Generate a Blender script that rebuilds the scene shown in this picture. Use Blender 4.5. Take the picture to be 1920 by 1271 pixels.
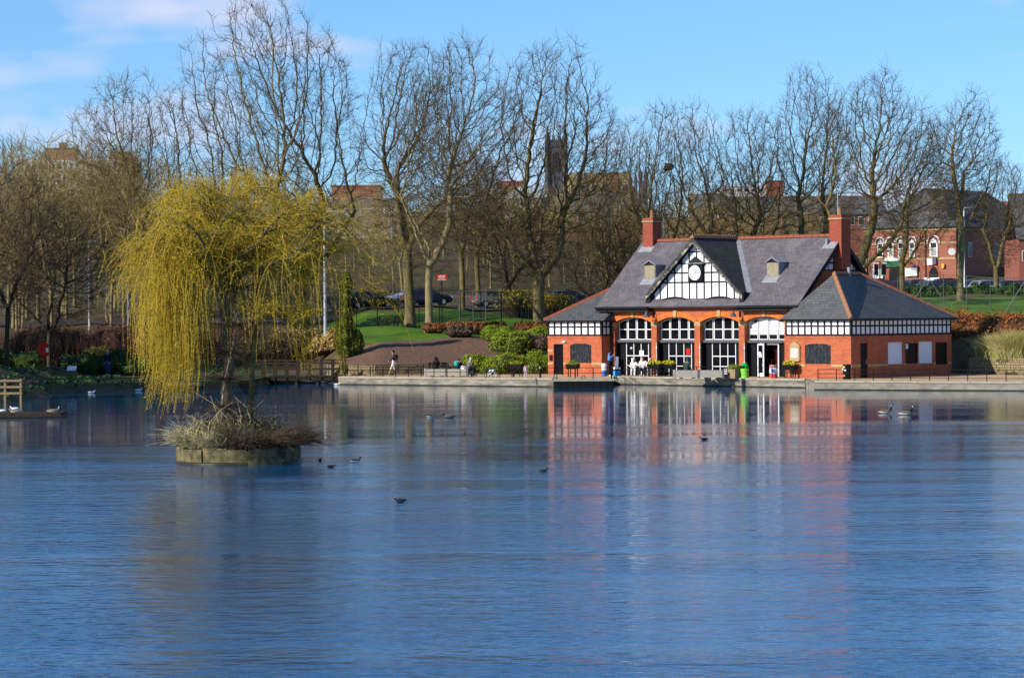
import bpy, math, random
import numpy as np
from mathutils import Vector, Matrix, Euler

R = math.radians
S = bpy.context.scene
for _o in list(bpy.data.objects):
    bpy.data.objects.remove(_o)

# ------------------------------------------------------------------ camera
CAM_H = 4.357
F_PX, W_PX, H_PX = 5200.0, 1920.0, 1271.0
PITCH, ROLL = (635.5 - 593.07) / 5200.0, -0.007
cam_d = bpy.data.cameras.new('camera')
cam = bpy.data.objects.new('camera', cam_d)
S.collection.objects.link(cam)
cam_d.sensor_width = 36.0
cam_d.lens = 36.0 * F_PX / W_PX
cam_d.clip_start, cam_d.clip_end = 0.5, 9000
CAM_R = Matrix.Rotation(math.pi / 2 - PITCH, 3, 'X') @ Matrix.Rotation(ROLL, 3, 'Z')
cam.matrix_world = Matrix.Translation((0, 0, CAM_H)) @ CAM_R.to_4x4()
S.camera = cam

# ------------------------------------------------------------------ light
SUN_EL = R(28)
SUN_TO = Vector((-0.86, -0.51, 0)).normalized()          # horizontal direction towards the sun
sun_d = bpy.data.lights.new('sun', 'SUN')
sun = bpy.data.objects.new('sun', sun_d)
S.collection.objects.link(sun)
sun_d.energy = 4.5
sun_d.angle = R(0.53)
sun_d.color = (1.0, 0.93, 0.82)
to_sun = Vector((SUN_TO.x * math.cos(SUN_EL), SUN_TO.y * math.cos(SUN_EL), math.sin(SUN_EL)))
sun.rotation_euler = to_sun.to_track_quat('Z', 'Y').to_euler()
sun.location = (-60, -40, 60)

world = bpy.data.worlds.new('World')
S.world = world
world.use_nodes = True
wn, wl = world.node_tree.nodes, world.node_tree.links
bg = wn['Background']
sky = wn.new('ShaderNodeTexSky')
sky.sky_type = 'NISHITA'
sky.sun_disc = False
sky.sun_elevation = SUN_EL
sky.sun_rotation = math.atan2(SUN_TO.x, SUN_TO.y) % (2 * math.pi)
sky.altitude = 100
sky.air_density = 1.0
sky.dust_density = 0.25
sky.ozone_density = 6.0
bg.inputs['Strength'].default_value = 0.128
# thin fair-weather clouds: soft noise over the whole dome
tc = wn.new('ShaderNodeTexCoord')
mp = wn.new('ShaderNodeMapping')
mp.inputs['Scale'].default_value = (1.0, 1.0, 2.6)
mp.inputs['Location'].default_value = (1.116, 3.137, 4.739)
cn = wn.new('ShaderNodeTexNoise')
cn.inputs['Scale'].default_value = 13.0
cn.inputs['Detail'].default_value = 3.5
cn.inputs['Roughness'].default_value = 0.5
cr = wn.new('ShaderNodeValToRGB')
cr.color_ramp.elements[0].position = 0.55
cr.color_ramp.elements[1].position = 0.73
cr.color_ramp.elements[1].color = (0.62, 0.62, 0.62, 1)
hs = wn.new('ShaderNodeHueSaturation')
hs.inputs['Saturation'].default_value = 1.10
hs.inputs['Value'].default_value = 1.0
cm = wn.new('ShaderNodeMix')
cm.data_type = 'RGBA'
cm.inputs['B'].default_value = (4.9, 4.6, 5.4, 1)
# look the sky up a little above the true direction: clear, dry spring air stays blue down to the roofs
lift = wn.new('ShaderNodeVectorMath'); lift.operation = 'ADD'; lift.inputs[1].default_value = (0, 0, 0.048)
nrm = wn.new('ShaderNodeVectorMath'); nrm.operation = 'NORMALIZE'
wl.new(tc.outputs['Generated'], lift.inputs[0]); wl.new(lift.outputs[0], nrm.inputs[0]); wl.new(nrm.outputs[0], sky.inputs['Vector'])
wl.new(tc.outputs['Generated'], mp.inputs['Vector'])
wl.new(mp.outputs['Vector'], cn.inputs['Vector'])
wl.new(cn.outputs['Fac'], cr.inputs['Fac'])
wl.new(cr.outputs['Color'], cm.inputs['Factor'])
wl.new(sky.outputs['Color'], hs.inputs['Color'])
wl.new(hs.outputs['Color'], cm.inputs['A'])
wl.new(cm.outputs['Result'], bg.inputs['Color'])

S.view_settings.view_transform = 'Standard'
S.view_settings.look = 'None'
S.view_settings.exposure = 0.49
S.view_settings.gamma = 1.0
S.view_settings.use_curve_mapping = False
S.cycles.max_bounces = 4
S.cycles.diffuse_bounces = 2
S.cycles.transparent_max_bounces = 8
S.cycles.use_adaptive_sampling = True
S.cycles.adaptive_threshold = 0.015


# ================================================================== helpers
def at(x, y, Y):
    """photo pixel + distance along the view -> world point"""
    d = CAM_R @ Vector(((x - 960) / F_PX, -(y - 635.5) / F_PX, -1))
    return Vector((0, 0, CAM_H)) + d * (Y / d.y)


def on_z(x, y, z):
    d = CAM_R @ Vector(((x - 960) / F_PX, -(y - 635.5) / F_PX, -1))
    return Vector((0, 0, CAM_H)) + d * ((z - CAM_H) / d.z)


def tag(o, label=None, cat=None, group=None, kind=None):
    if label: o['label'] = label
    if cat: o['category'] = cat
    if group: o['group'] = group
    if kind: o['kind'] = kind
    return o


def empty(name, loc=(0, 0, 0), rz=0.0):
    o = bpy.data.objects.new(name, None)
    S.collection.objects.link(o)
    o.location = loc
    o.rotation_euler = (0, 0, rz)
    return o


def link(name, me, parent=None, loc=None, rot=None):
    o = bpy.data.objects.new(name, me)
    S.collection.objects.link(o)
    o.parent = parent
    if loc is not None: o.location = loc
    if rot is not None: o.rotation_euler = rot
    return o


def copy_tree(o, parent=None):
    c = o.copy()
    S.collection.objects.link(c)
    c.parent = parent
    for ch in list(o.children):
        copy_tree(ch, c)
    return c


def fast_mesh(name, V, Fq, mats, smooth=False, midx=None, uv=None):
    """V (n,3); Fq (m,k) all faces the same size"""
    me = bpy.data.meshes.new(name)
    V = np.asarray(V, np.float32); Fq = np.asarray(Fq, np.int32)
    m, k = Fq.shape
    me.vertices.add(len(V)); me.vertices.foreach_set('co', V.ravel())
    me.loops.add(m * k); me.loops.foreach_set('vertex_index', Fq.ravel())
    me.polygons.add(m)
    me.polygons.foreach_set('loop_start', np.arange(m, dtype=np.int32) * k)
    me.polygons.foreach_set('loop_total', np.full(m, k, np.int32))
    if smooth: me.polygons.foreach_set('use_smooth', np.ones(m, bool))
    if midx is not None: me.polygons.foreach_set('material_index', np.asarray(midx, np.int32))
    for mt in (mats if isinstance(mats, (list, tuple)) else [mats]):
        me.materials.append(mt)
    me.update(calc_edges=True)
    return me


class MB:
    """collects shapes; build() links them as one mesh object with metre UVs"""
    def __init__(s):
        s.v, s.f, s.m, s.cur = [], [], [], 0

    def add(s, vs, fs):
        b = len(s.v)
        s.v += [tuple(p) for p in vs]
        s.f += [tuple(b + i for i in f) for f in fs]
        s.m += [s.cur] * len(fs)
        return s

    def box(s, x0, y0, z0, x1, y1, z1):
        if x1 < x0: x0, x1 = x1, x0
        if y1 < y0: y0, y1 = y1, y0
        if z1 < z0: z0, z1 = z1, z0
        return s.add([(x0, y0, z0), (x1, y0, z0), (x1, y1, z0), (x0, y1, z0), (x0, y0, z1), (x1, y0, z1), (x1, y1, z1), (x0, y1, z1)],
                     [(0, 3, 2, 1), (4, 5, 6, 7), (0, 1, 5, 4), (1, 2, 6, 5), (2, 3, 7, 6), (3, 0, 4, 7)])

    def rbox(s, c, size, rot=(0, 0, 0)):
        m = Euler(rot).to_matrix()
        a, b, d = size[0] / 2, size[1] / 2, size[2] / 2
        vs = [Vector(c) + m @ Vector(p) for p in ((-a, -b, -d), (a, -b, -d), (a, b, -d), (-a, b, -d), (-a, -b, d), (a, -b, d), (a, b, d), (-a, b, d))]
        return s.add(vs, [(0, 3, 2, 1), (4, 5, 6, 7), (0, 1, 5, 4), (1, 2, 6, 5), (2, 3, 7, 6), (3, 0, 4, 7)])

    def bar(s, p, q, w, h=None):
        """square bar between two points"""
        p, q = Vector(p), Vector(q)
        d = (q - p)
        L = d.length
        if L < 1e-6: return s
        z = d / L
        x = z.cross(Vector((0, 0, 1)))
        if x.length < 1e-3: x = Vector((1, 0, 0))
        x.normalize(); y = z.cross(x)
        h = h or w
        vs = []
        for c in (p, q):
            for a, b in ((-1, -1), (1, -1), (1, 1), (-1, 1)):
                vs.append(c + x * a * w / 2 + y * b * h / 2)
        return s.add(vs, [(0, 3, 2, 1), (4, 5, 6, 7), (0, 1, 5, 4), (1, 2, 6, 5), (2, 3, 7, 6), (3, 0, 4, 7)])

    def tube(s, pts, r, n=8, caps=True):
        pts = [Vector(p) for p in pts]
        rs = r if isinstance(r, (list, tuple)) else [r] * len(pts)
        vs, fs = [], []
        ref = Vector((0.31, 0.93, 0.2)).normalized()
        for i, p in enumerate(pts):
            t = (pts[min(i + 1, len(pts) - 1)] - pts[max(i - 1, 0)]).normalized()
            x = ref - t * ref.dot(t)
            x.normalize(); y = t.cross(x)
            for k in range(n):
                a = 2 * math.pi * k / n
                vs.append(p + (x * math.cos(a) + y * math.sin(a)) * rs[i])
        for i in range(len(pts) - 1):
            for k in range(n):
                fs.append((i * n + k, i * n + (k + 1) % n, (i + 1) * n + (k + 1) % n, (i + 1) * n + k))
        if caps:
            fs.append(tuple(range(n - 1, -1, -1)))
            fs.append(tuple((len(pts) - 1) * n + k for k in range(n)))
        return s.add(vs, fs)

    def lathe(s, prof, n=14, c=(0, 0, 0), caps=True):
        vs, fs = [], []
        for r, z in prof:
            for k in range(n):
                a = 2 * math.pi * k / n
                vs.append((c[0] + r * math.cos(a), c[1] + r * math.sin(a), c[2] + z))
        for i in range(len(prof) - 1):
            for k in range(n):
                fs.append((i * n + k, i * n + (k + 1) % n, (i + 1) * n + (k + 1) % n, (i + 1) * n + k))
        if caps:
            fs.append(tuple(range(n - 1, -1, -1)))
            fs.append(tuple((len(prof) - 1) * n + k for k in range(n)))
        return s.add(vs, fs)

    def slab(s, poly, thick):
        """planar polygon given a thickness against its normal"""
        poly = [Vector(p) for p in poly]
        n = Vector((0, 0, 0))
        for i in range(len(poly)):
            a, b = poly[i], poly[(i + 1) % len(poly)]
            n += Vector(((a.y - b.y) * (a.z + b.z), (a.z - b.z) * (a.x + b.x), (a.x - b.x) * (a.y + b.y)))
        n.normalize()
        k = len(poly)
        vs = poly + [p - n * thick for p in poly]
        fs = [tuple(range(k)), tuple(range(2 * k - 1, k - 1, -1))]
        for i in range(k):
            j = (i + 1) % k
            fs.append((j, i, k + i, k + j))
        return s.add(vs, fs)

    def ball(s, c, r, n=10, m=6, sc=(1, 1, 1)):
        prof = []
        vs, fs = [], []
        for i in range(m + 1):
            th = math.pi * i / m
            for k in range(n):
                a = 2 * math.pi * k / n
                vs.append((c[0] + sc[0] * r * math.sin(th) * math.cos(a), c[1] + sc[1] * r * math.sin(th) * math.sin(a), c[2] - sc[2] * r * math.cos(th)))
        for i in range(m):
            for k in range(n):
                fs.append((i * n + k, i * n + (k + 1) % n, (i + 1) * n + (k + 1) % n, (i + 1) * n + k))
        return s.add(vs, fs)

    def mesh(s, name, mats, smooth=False):
        me = bpy.data.meshes.new(name)
        me.from_pydata([tuple(p) for p in s.v], [], s.f)
        for mt in (mats if isinstance(mats, (list, tuple)) else [mats]):
            me.materials.append(mt)
        for p, i in zip(me.polygons, s.m):
            p.material_index = i
            p.use_smooth = smooth
        uvl = me.uv_layers.new(name='UVMap').data
        for p in me.polygons:
            n = p.normal
            if abs(n.z) > 0.97:
                ax, ay = Vector((1, 0, 0)), Vector((0, 1, 0))
            else:
                ax = Vector((0, 0, 1)).cross(n).normalized(); ay = n.cross(ax)
            for li in p.loop_indices:
                co = me.vertices[me.loops[li].vertex_index].co
                uvl[li].uv = (co.dot(ax), co.dot(ay))
        return me

    def build(s, name, mats, parent=None, smooth=False, loc=None, rot=None):
        return link(name, s.mesh(name, mats, smooth), parent, loc, rot)


# ------------------------------------------------------------------ materials
ALB = 0.80       # photographed in strong sun: keep the dry surfaces' reflectance modest


def alb(c):
    return tuple(k * ALB for k in c) if max(c) < 0.6 else tuple(c)


def mat(name, col, col2=None, rough=0.8, scale=4.0, bump=0.0, spec=0.12, metal=0.0, detail=5, stretch=(1, 1, 1), lo=0.35, hi=0.65, bscale=None):
    col = alb(col); col2 = alb(col2) if col2 else None
    m = bpy.data.materials.new(name)
    m.use_nodes = True
    nt = m.node_tree; b = nt.nodes['Principled BSDF']
    b.inputs['Roughness'].default_value = rough
    b.inputs['Specular IOR Level'].default_value = spec
    b.inputs['Metallic'].default_value = metal
    if col2 is None and not bump:
        b.inputs['Base Color'].default_value = (*col, 1)
        return m
    t = nt.nodes.new('ShaderNodeTexCoord'); mpn = nt.nodes.new('ShaderNodeMapping')
    mpn.inputs['Scale'].default_value = stretch
    nz = nt.nodes.new('ShaderNodeTexNoise')
    nz.inputs['Scale'].default_value = scale; nz.inputs['Detail'].default_value = detail
    nz.inputs['Roughness'].default_value = 0.62
    nt.links.new(t.outputs['Object'], mpn.inputs['Vector']); nt.links.new(mpn.outputs['Vector'], nz.inputs['Vector'])
    rp = nt.nodes.new('ShaderNodeValToRGB')
    rp.color_ramp.elements[0].position, rp.color_ramp.elements[1].position = lo, hi
    rp.color_ramp.elements[0].color = (*col, 1); rp.color_ramp.elements[1].color = (*(col2 or col), 1)
    nt.links.new(nz.outputs['Fac'], rp.inputs['Fac']); nt.links.new(rp.outputs['Color'], b.inputs['Base Color'])
    if bump:
        bp = nt.nodes.new('ShaderNodeBump'); bp.inputs['Strength'].default_value = 0.6; bp.inputs['Distance'].default_value = bump
        nt.links.new(nz.outputs['Fac'], bp.inputs['Height']); nt.links.new(bp.outputs['Normal'], b.inputs['Normal'])
    return m


def brickmat(name, c1, c2, mortar, bw=0.225, bh=0.075, ms=0.008, rough=0.85, blot=None, bump=0.006, offs=0.5, blot_scale=0.8, blot_lo=0.5, blot_hi=0.75, freq=2):
    """running-bond courses (or slates) in metres on the UV map, with blotchy weathering"""
    c1, c2, mortar = [tuple(k * ALB for k in c) for c in (c1, c2, mortar)]
    blot = tuple(k * ALB for k in blot) if blot else None
    m = bpy.data.materials.new(name)
    m.use_nodes = True
    nt = m.node_tree; b = nt.nodes['Principled BSDF']
    b.inputs['Roughness'].default_value = rough
    b.inputs['Specular IOR Level'].default_value = 0.3
    t = nt.nodes.new('ShaderNodeTexCoord')
    br = nt.nodes.new('ShaderNodeTexBrick')
    br.offset = offs; br.offset_frequency = freq
    for k, v in (('Color1', (*c1, 1)), ('Color2', (*c2, 1)), ('Mortar', (*mortar, 1)), ('Scale', 1.0), ('Mortar Size', ms), ('Mortar Smooth', 0.2), ('Bias', 0.0), ('Brick Width', bw), ('Row Height', bh)):
        br.inputs[k].default_value = v
    nt.links.new(t.outputs['UV'], br.inputs['Vector'])
    out = br.outputs['Color']
    nz = nt.nodes.new('ShaderNodeTexNoise'); nz.inputs['Scale'].default_value = blot_scale; nz.inputs['Detail'].default_value = 6; nz.inputs['Roughness'].default_value = 0.65
    nt.links.new(t.outputs['Object'], nz.inputs['Vector'])
    if blot:
        rp = nt.nodes.new('ShaderNodeValToRGB')
        rp.color_ramp.elements[0].position, rp.color_ramp.elements[1].position = blot_lo, blot_hi
        rp.color_ramp.elements[0].color = (0, 0, 0, 1); rp.color_ramp.elements[1].color = (0.75, 0.75, 0.75, 1)
        nt.links.new(nz.outputs['Fac'], rp.inputs['Fac'])
        mx = nt.nodes.new('ShaderNodeMix'); mx.data_type = 'RGBA'
        nt.links.new(rp.outputs['Color'], mx.inputs['Factor']); nt.links.new(out, mx.inputs['A'])
        mx.inputs['B'].default_value = (*blot, 1)
        out = mx.outputs['Result']
    nt.links.new(out, b.inputs['Base Color'])
    if bump:
        bp = nt.nodes.new('ShaderNodeBump'); bp.inputs['Strength'].default_value = 0.7; bp.inputs['Distance'].default_value = bump
        inv = nt.nodes.new('ShaderNodeMath'); inv.operation = 'SUBTRACT'; inv.inputs[0].default_value = 1.0
        nt.links.new(br.outputs['Fac'], inv.inputs[1]); nt.links.new(inv.outputs[0], bp.inputs['Height'])
        nt.links.new(bp.outputs['Normal'], b.inputs['Normal'])
    return m


M = {}
M['brick'] = brickmat('orange_brick', (0.66, 0.15, 0.045), (0.44, 0.075, 0.028), (0.46, 0.20, 0.11), blot=(0.36, 0.075, 0.045), blot_scale=1.1, ms=.011, blot_lo=.47, blot_hi=.72)
M['arch_brick'] = mat('rubbed_brick', (0.62, 0.17, 0.035), (0.55, 0.13, 0.03), scale=3)
M['chimney_brick'] = brickmat('chimney_brick', (0.42, 0.085, 0.04), (0.33, 0.06, 0.032), (0.24, 0.10, 0.07), blot=(0.2, 0.06, 0.05), blot_scale=1.0)
M['stone'] = mat('sandstone', (0.55, 0.40, 0.19), (0.42, 0.30, 0.14), scale=3, bump=0.004)
M['slate'] = brickmat('purple_slate', (0.172, 0.148, 0.160), (0.112, 0.102, 0.114), (0.05, 0.046, 0.052), bw=0.30, bh=0.2, ms=0.010, rough=0.62, blot=(0.24, 0.21, 0.23), bump=0.012, blot_scale=0.7)
M['slate_grey'] = brickmat('grey_slate', (0.120, 0.122, 0.125), (0.078, 0.080, 0.084), (0.035, 0.035, 0.038), bw=0.30, bh=0.2, ms=0.012, rough=0.65, blot=(0.15, 0.145, 0.125), bump=0.014, blot_scale=1.1)
M['slate_moss'] = brickmat('mossy_slate', (0.062, 0.062, 0.058), (0.04, 0.041, 0.042), (0.02, 0.02, 0.021), bw=0.30, bh=0.2, ms=0.012, rough=0.75, blot=(0.12, 0.105, 0.035), bump=0.014, blot_scale=1.0)
M['terracotta'] = mat('terracotta', (0.42, 0.115, 0.055), (0.27, 0.085, 0.05), scale=2.5, bump=0.004)
M['terra_dark'] = mat('dark_terracotta', (0.30, 0.14, 0.075), (0.42, 0.20, 0.11), scale=4, bump=0.004)
M['lead'] = mat('lead_flashing', (0.36, 0.37, 0.39), (0.25, 0.26, 0.28), scale=3, rough=0.55)
M['timber'] = mat('black_timber', (0.014, 0.015, 0.020), (0.03, 0.03, 0.034), scale=6, rough=0.6)
M['timber_worn'] = mat('weathered_bargeboard', (0.05, 0.05, 0.05), (0.42, 0.40, 0.36), scale=5, rough=0.75, lo=0.44, hi=0.62, stretch=(1, 1, 1))
M['white'] = mat('white_render', (0.80, 0.79, 0.80), (0.66, 0.65, 0.65), scale=2.5, rough=0.8, lo=0.45, hi=0.8)
M['white_paint'] = mat('white_paint', (0.80, 0.80, 0.80), rough=0.45)
M['black_paint'] = mat('black_paint', (0.010, 0.011, 0.013), rough=0.42)
M['iron'] = mat('black_iron', (0.012, 0.012, 0.014), rough=0.5)
M['grey_steel'] = mat('grey_steel', (0.12, 0.125, 0.13), rough=0.5, metal=0.3)
M['galv'] = mat('galvanised_steel', (0.38, 0.40, 0.42), rough=0.5, metal=0.4)
M['shutter'] = mat('worn_black_shutter', (0.018, 0.022, 0.028), (0.16, 0.18, 0.20), scale=7, rough=0.6, lo=0.52, hi=0.85, stretch=(3, 3, 0.6))
M['glass'] = mat('dark_glass', (0.006, 0.007, 0.009), rough=0.06, spec=0.5)
M['paper'] = mat('white_paper', (0.78, 0.78, 0.76), rough=0.8)
M['red'] = mat('red_plastic', (0.62, 0.02, 0.015), rough=0.4)
M['maroon'] = mat('maroon_door', (0.055, 0.008, 0.010), rough=0.4)
M['door_white'] = mat('white_door', (0.72, 0.73, 0.76), rough=0.45)
M['concrete'] = mat('weathered_concrete', (0.36, 0.33, 0.26), (0.20, 0.185, 0.15), scale=1.4, bump=0.01, stretch=(1, 1, 2.0), detail=8)
M['concrete_old'] = mat('old_quay_stone', (0.40, 0.36, 0.28), (0.13, 0.125, 0.105), scale=1.7, bump=0.015, stretch=(0.7, 0.7, 2.5), detail=8)
M['coping'] = mat('coping_stone', (0.50, 0.44, 0.33), (0.38, 0.33, 0.24), scale=2.0, bump=0.004)
M['wet'] = mat('wet_algae_stone', (0.030, 0.028, 0.020), (0.05, 0.048, 0.03), scale=4, rough=0.4)
M['paving'] = mat('tan_paving', (0.60, 0.40, 0.23), (0.50, 0.33, 0.19), scale=1.2, bump=0.003)
M['rubble'] = brickmat('rubble_stone', (0.36, 0.29, 0.15), (0.27, 0.21, 0.11), (0.10, 0.08, 0.05), bw=0.42, bh=0.16, ms=0.016, blot=(0.18, 0.15, 0.09), bump=0.02, blot_scale=1.5)
M['wood_grey'] = mat('silvered_timber', (0.42, 0.39, 0.33), (0.30, 0.28, 0.24), scale=5, stretch=(0.5, 0.5, 4), bump=0.004)
M['wood_dark'] = mat('dark_timber', (0.035, 0.026, 0.018), (0.06, 0.045, 0.03), scale=5, bump=0.003)
M['wood_tan'] = mat('tan_timber', (0.40, 0.29, 0.15), (0.30, 0.21, 0.11), scale=5, bump=0.003)
M['grass'] = mat('lawn_grass', (0.050, 0.125, 0.006), (0.120, 0.215, 0.014), scale=0.8, detail=10, bump=0.05, lo=.3, hi=.7)
M['mulch'] = mat('bark_mulch', (0.105, 0.050, 0.030), (0.40, 0.26, 0.18), scale=11, detail=9, bump=0.05, lo=0.42, hi=0.74)
M['soil'] = mat('leaf_litter', (0.070, 0.052, 0.024), (0.13, 0.105, 0.045), scale=1.6, detail=8, bump=0.05)
M['asphalt'] = mat('asphalt', (0.055, 0.055, 0.058), (0.085, 0.083, 0.08), scale=2, bump=0.003)
M['bark'] = mat('olive_bark', (0.085, 0.064, 0.030), (0.225, 0.180, 0.075), scale=2.2, detail=7, bump=0.03, stretch=(2, 2, 0.8))
M['bark_dark'] = mat('dark_bark', (0.045, 0.036, 0.024), (0.10, 0.082, 0.05), scale=2.2, detail=7, bump=0.03, stretch=(2, 2, 0.8))
M['bark_pale'] = mat('pale_bark', (0.20, 0.155, 0.07), (0.34, 0.28, 0.14), scale=2.0, detail=7, bump=0.02, stretch=(2, 2, 0.7))
M['twig'] = mat('brown_twigs', (0.080, 0.058, 0.032), (0.135, 0.100, 0.050), scale=0.6)
M['twig_dark'] = mat('dark_twigs', (0.050, 0.038, 0.026), (0.085, 0.066, 0.042), scale=0.6)
M['twig_wood'] = mat('woodland_twigs', (0.28, 0.205, 0.080), (0.42, 0.325, 0.135), scale=0.4)
M['birch'] = mat('birch_bark', (0.62, 0.57, 0.48), (0.16, 0.12, 0.09), scale=4, stretch=(1, 1, 3), lo=0.5, hi=0.72)
M['willow_bark'] = mat('willow_bark', (0.10, 0.075, 0.045), (0.24, 0.19, 0.12), scale=5, detail=7, bump=0.02, stretch=(2, 2, 0.6))
M['willow'] = mat('willow_shoots', (0.43, 0.285, 0.022), (0.52, 0.37, 0.038), scale=1.2, rough=0.6)
M['willow_leaf'] = mat('willow_catkins', (0.47, 0.34, 0.020), (0.58, 0.44, 0.042), scale=1.5, rough=0.6)
M['juniper'] = mat('yellow_green_juniper', (0.14, 0.20, 0.010), (0.27, 0.34, 0.022), scale=1.5, rough=0.7)
M['laurel'] = mat('laurel_leaves', (0.022, 0.060, 0.014), (0.05, 0.11, 0.022), scale=1.0, rough=0.45)
M['ivy'] = mat('ivy_leaves', (0.085, 0.095, 0.012), (0.20, 0.20, 0.025), scale=1.2, rough=0.6)
M['beech'] = mat('brown_beech_leaves', (0.24, 0.085, 0.030), (0.34, 0.14, 0.05), scale=1.5, rough=0.8)
M['russet'] = mat('russet_hedge', (0.25, 0.080, 0.022), (0.38, 0.135, 0.040), scale=0.8, rough=0.8)
M['forsythia'] = mat('forsythia_bloom', (0.50, 0.34, 0.015), (0.62, 0.48, 0.03), scale=1.0, rough=0.7)
M['dogwood'] = mat('red_dogwood_stems', (0.10, 0.045, 0.036), (0.17, 0.085, 0.065), scale=0.8, rough=0.8)
M['straw'] = mat('dry_grass', (0.50, 0.41, 0.20), (0.62, 0.54, 0.30), scale=1.4, rough=0.8)
M['straw_green'] = mat('green_gold_grass', (0.26, 0.28, 0.045), (0.56, 0.50, 0.15), scale=1.2, rough=0.8)
M['reed'] = mat('dry_reeds', (0.46, 0.29, 0.085), (0.58, 0.40, 0.15), scale=0.8, rough=0.8)
M['weed'] = mat('grey_green_weeds', (0.10, 0.11, 0.045), (0.20, 0.19, 0.085), scale=1.2, rough=0.8)
M['bramble'] = mat('dead_brown_bramble', (0.075, 0.052, 0.036), (0.16, 0.12, 0.085), scale=1.5, rough=0.85)
M['flower'] = mat('yellow_flowers', (0.70, 0.50, 0.02), (0.80, 0.66, 0.05), scale=6, rough=0.7)


# water ------------------------------------------------------------
def water_material():
    m = bpy.data.materials.new('lake_water')
    m.use_nodes = True
    nt = m.node_tree; b = nt.nodes['Principled BSDF']
    b.inputs['Base Color'].default_value = (0.003, 0.056, 0.145, 1)
    b.inputs['Roughness'].default_value = 0.035
    b.inputs['IOR'].default_value = 1.333
    t = nt.nodes.new('ShaderNodeTexCoord')

    def noise(scale, stretch, detail=2.0, rough=0.5, rz=0.0):
        mpn = nt.nodes.new('ShaderNodeMapping'); mpn.inputs['Scale'].default_value = stretch
        mpn.inputs['Rotation'].default_value = (0, 0, rz)
        n = nt.nodes.new('ShaderNodeTexNoise'); n.inputs['Scale'].default_value = scale
        n.inputs['Detail'].default_value = detail; n.inputs['Roughness'].default_value = rough
        nt.links.new(t.outputs['Object'], mpn.inputs['Vector']); nt.links.new(mpn.outputs['Vector'], n.inputs['Vector'])
        return n.outputs['Fac']

    def math_(op, a, bb):
        n = nt.nodes.new('ShaderNodeMath'); n.operation = op
        for i, q in enumerate((a, bb)):
            if isinstance(q, (int, float)): n.inputs[i].default_value = q
            else: nt.links.new(q, n.inputs[i])
        return n.outputs[0]

    sep = nt.nodes.new('ShaderNodeSeparateXYZ'); nt.links.new(t.outputs['Object'], sep.inputs[0])
    # wind reaches the open middle of the lake; the lee of the far quay stays calmer
    patch = noise(0.045, (0.55, 1.5, 1), 3.0, 0.55, 0.25)
    ymod = math_('ADD', sep.outputs['Y'], math_('MULTIPLY', math_('SUBTRACT', patch, 0.5), 95.0))
    mr = nt.nodes.new('ShaderNodeMapRange'); mr.interpolation_type = 'SMOOTHSTEP'
    mr.inputs['From Min'].default_value = 55; mr.inputs['From Max'].default_value = 118
    mr.inputs['To Min'].default_value = 1.0; mr.inputs['To Max'].default_value = 0.14
    nt.links.new(ymod, mr.inputs['Value'])
    streak = noise(0.11, (0.35, 2.2, 1), 2.0, 0.5, -0.06)
    smr = nt.nodes.new('ShaderNodeMapRange'); smr.inputs['From Min'].default_value = 0.35; smr.inputs['From Max'].default_value = 0.68
    smr.inputs['To Min'].default_value = 0.5; smr.inputs['To Max'].default_value = 1.35
    nt.links.new(streak, smr.inputs['Value'])
    amp = math_('MULTIPLY', mr.outputs['Result'], smr.outputs['Result'])
    w1 = noise(4.8, (0.75, 1.3, 1), 3.0, 0.55, 0.12)
    w2 = noise(1.3, (0.6, 1.2, 1), 2.0, 0.5, -0.2)
    w3 = noise(2.1, (0.85, 1.15, 1), 2.0, 0.5, 0.35)
    h = math_('ADD', math_('ADD', math_('MULTIPLY', w1, 0.015), math_('MULTIPLY', w3, 0.034)), math_('MULTIPLY', w2, 0.024))
    h = math_('MULTIPLY', h, amp)
    bp = nt.nodes.new('ShaderNodeBump'); bp.inputs['Strength'].default_value = 1.0; bp.inputs['Distance'].default_value = 1.0
    nt.links.new(h, bp.inputs['Height'])
    # a lean towards the near shore added to rough-water normals: ripples reflect higher sky
    cmb = nt.nodes.new('ShaderNodeCombineXYZ'); nt.links.new(math_('MULTIPLY', math_('MAXIMUM', math_('SUBTRACT', amp, 0.17), 0.0), -0.032), cmb.inputs['Y'])
    va = nt.nodes.new('ShaderNodeVectorMath'); va.operation = 'ADD'
    vn = nt.nodes.new('ShaderNodeVectorMath'); vn.operation = 'NORMALIZE'
    nt.links.new(bp.outputs['Normal'], va.inputs[0]); nt.links.new(cmb.outputs[0], va.inputs[1]); nt.links.new(va.outputs[0], vn.inputs[0])
    nt.links.new(vn.outputs[0], b.inputs['Normal'])
    return m


M['water'] = water_material()

# ================================================================== terrain
PB_X = [-80, -26, -14, -12.5, -9, 1.8, 3, 9, 13, 28.0, 28.9, 31.6, 60, 120]
PB_Y = [192, 190, 190, 186, 182.5, 186.5, 190, 196, 193, 177.5, 174.9, 171.6, 150, 120]
SH_X = [-80, -28, -27, -20, -16.6, -16, -11.7, -11.2, 2.5, 2.51, 6.1, 6.11, 7.5, 16.8, 17.4, 17.41, 28.5, 60, 120]
SH_Y = [166, 166, 167, 169.5, 172, 184, 185, 180.1, 170.5, 167.7, 167.5, 175.9, 174.5, 164.6, 164.2, 159.6, 154.4, 141, 116]
T_MID = ([0, .6, 9.5, 25, 30, 46, 56, 60, 64, 130, 220, 320, 620, 3000], [.4, 1.05, 2.8, 3.45, 3.65, 4.9, 5.05, 5.3, 5.7, 10.5, 16.5, 23, 35, 55])
T_RGT = ([0, .6, 5, 10, 65, 80, 115, 170, 240, 330, 630, 3000], [.4, 1.35, 3.1, 4.0, 5.5, 5.8, 6.0, 8.0, 12, 19, 33, 55])
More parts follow.
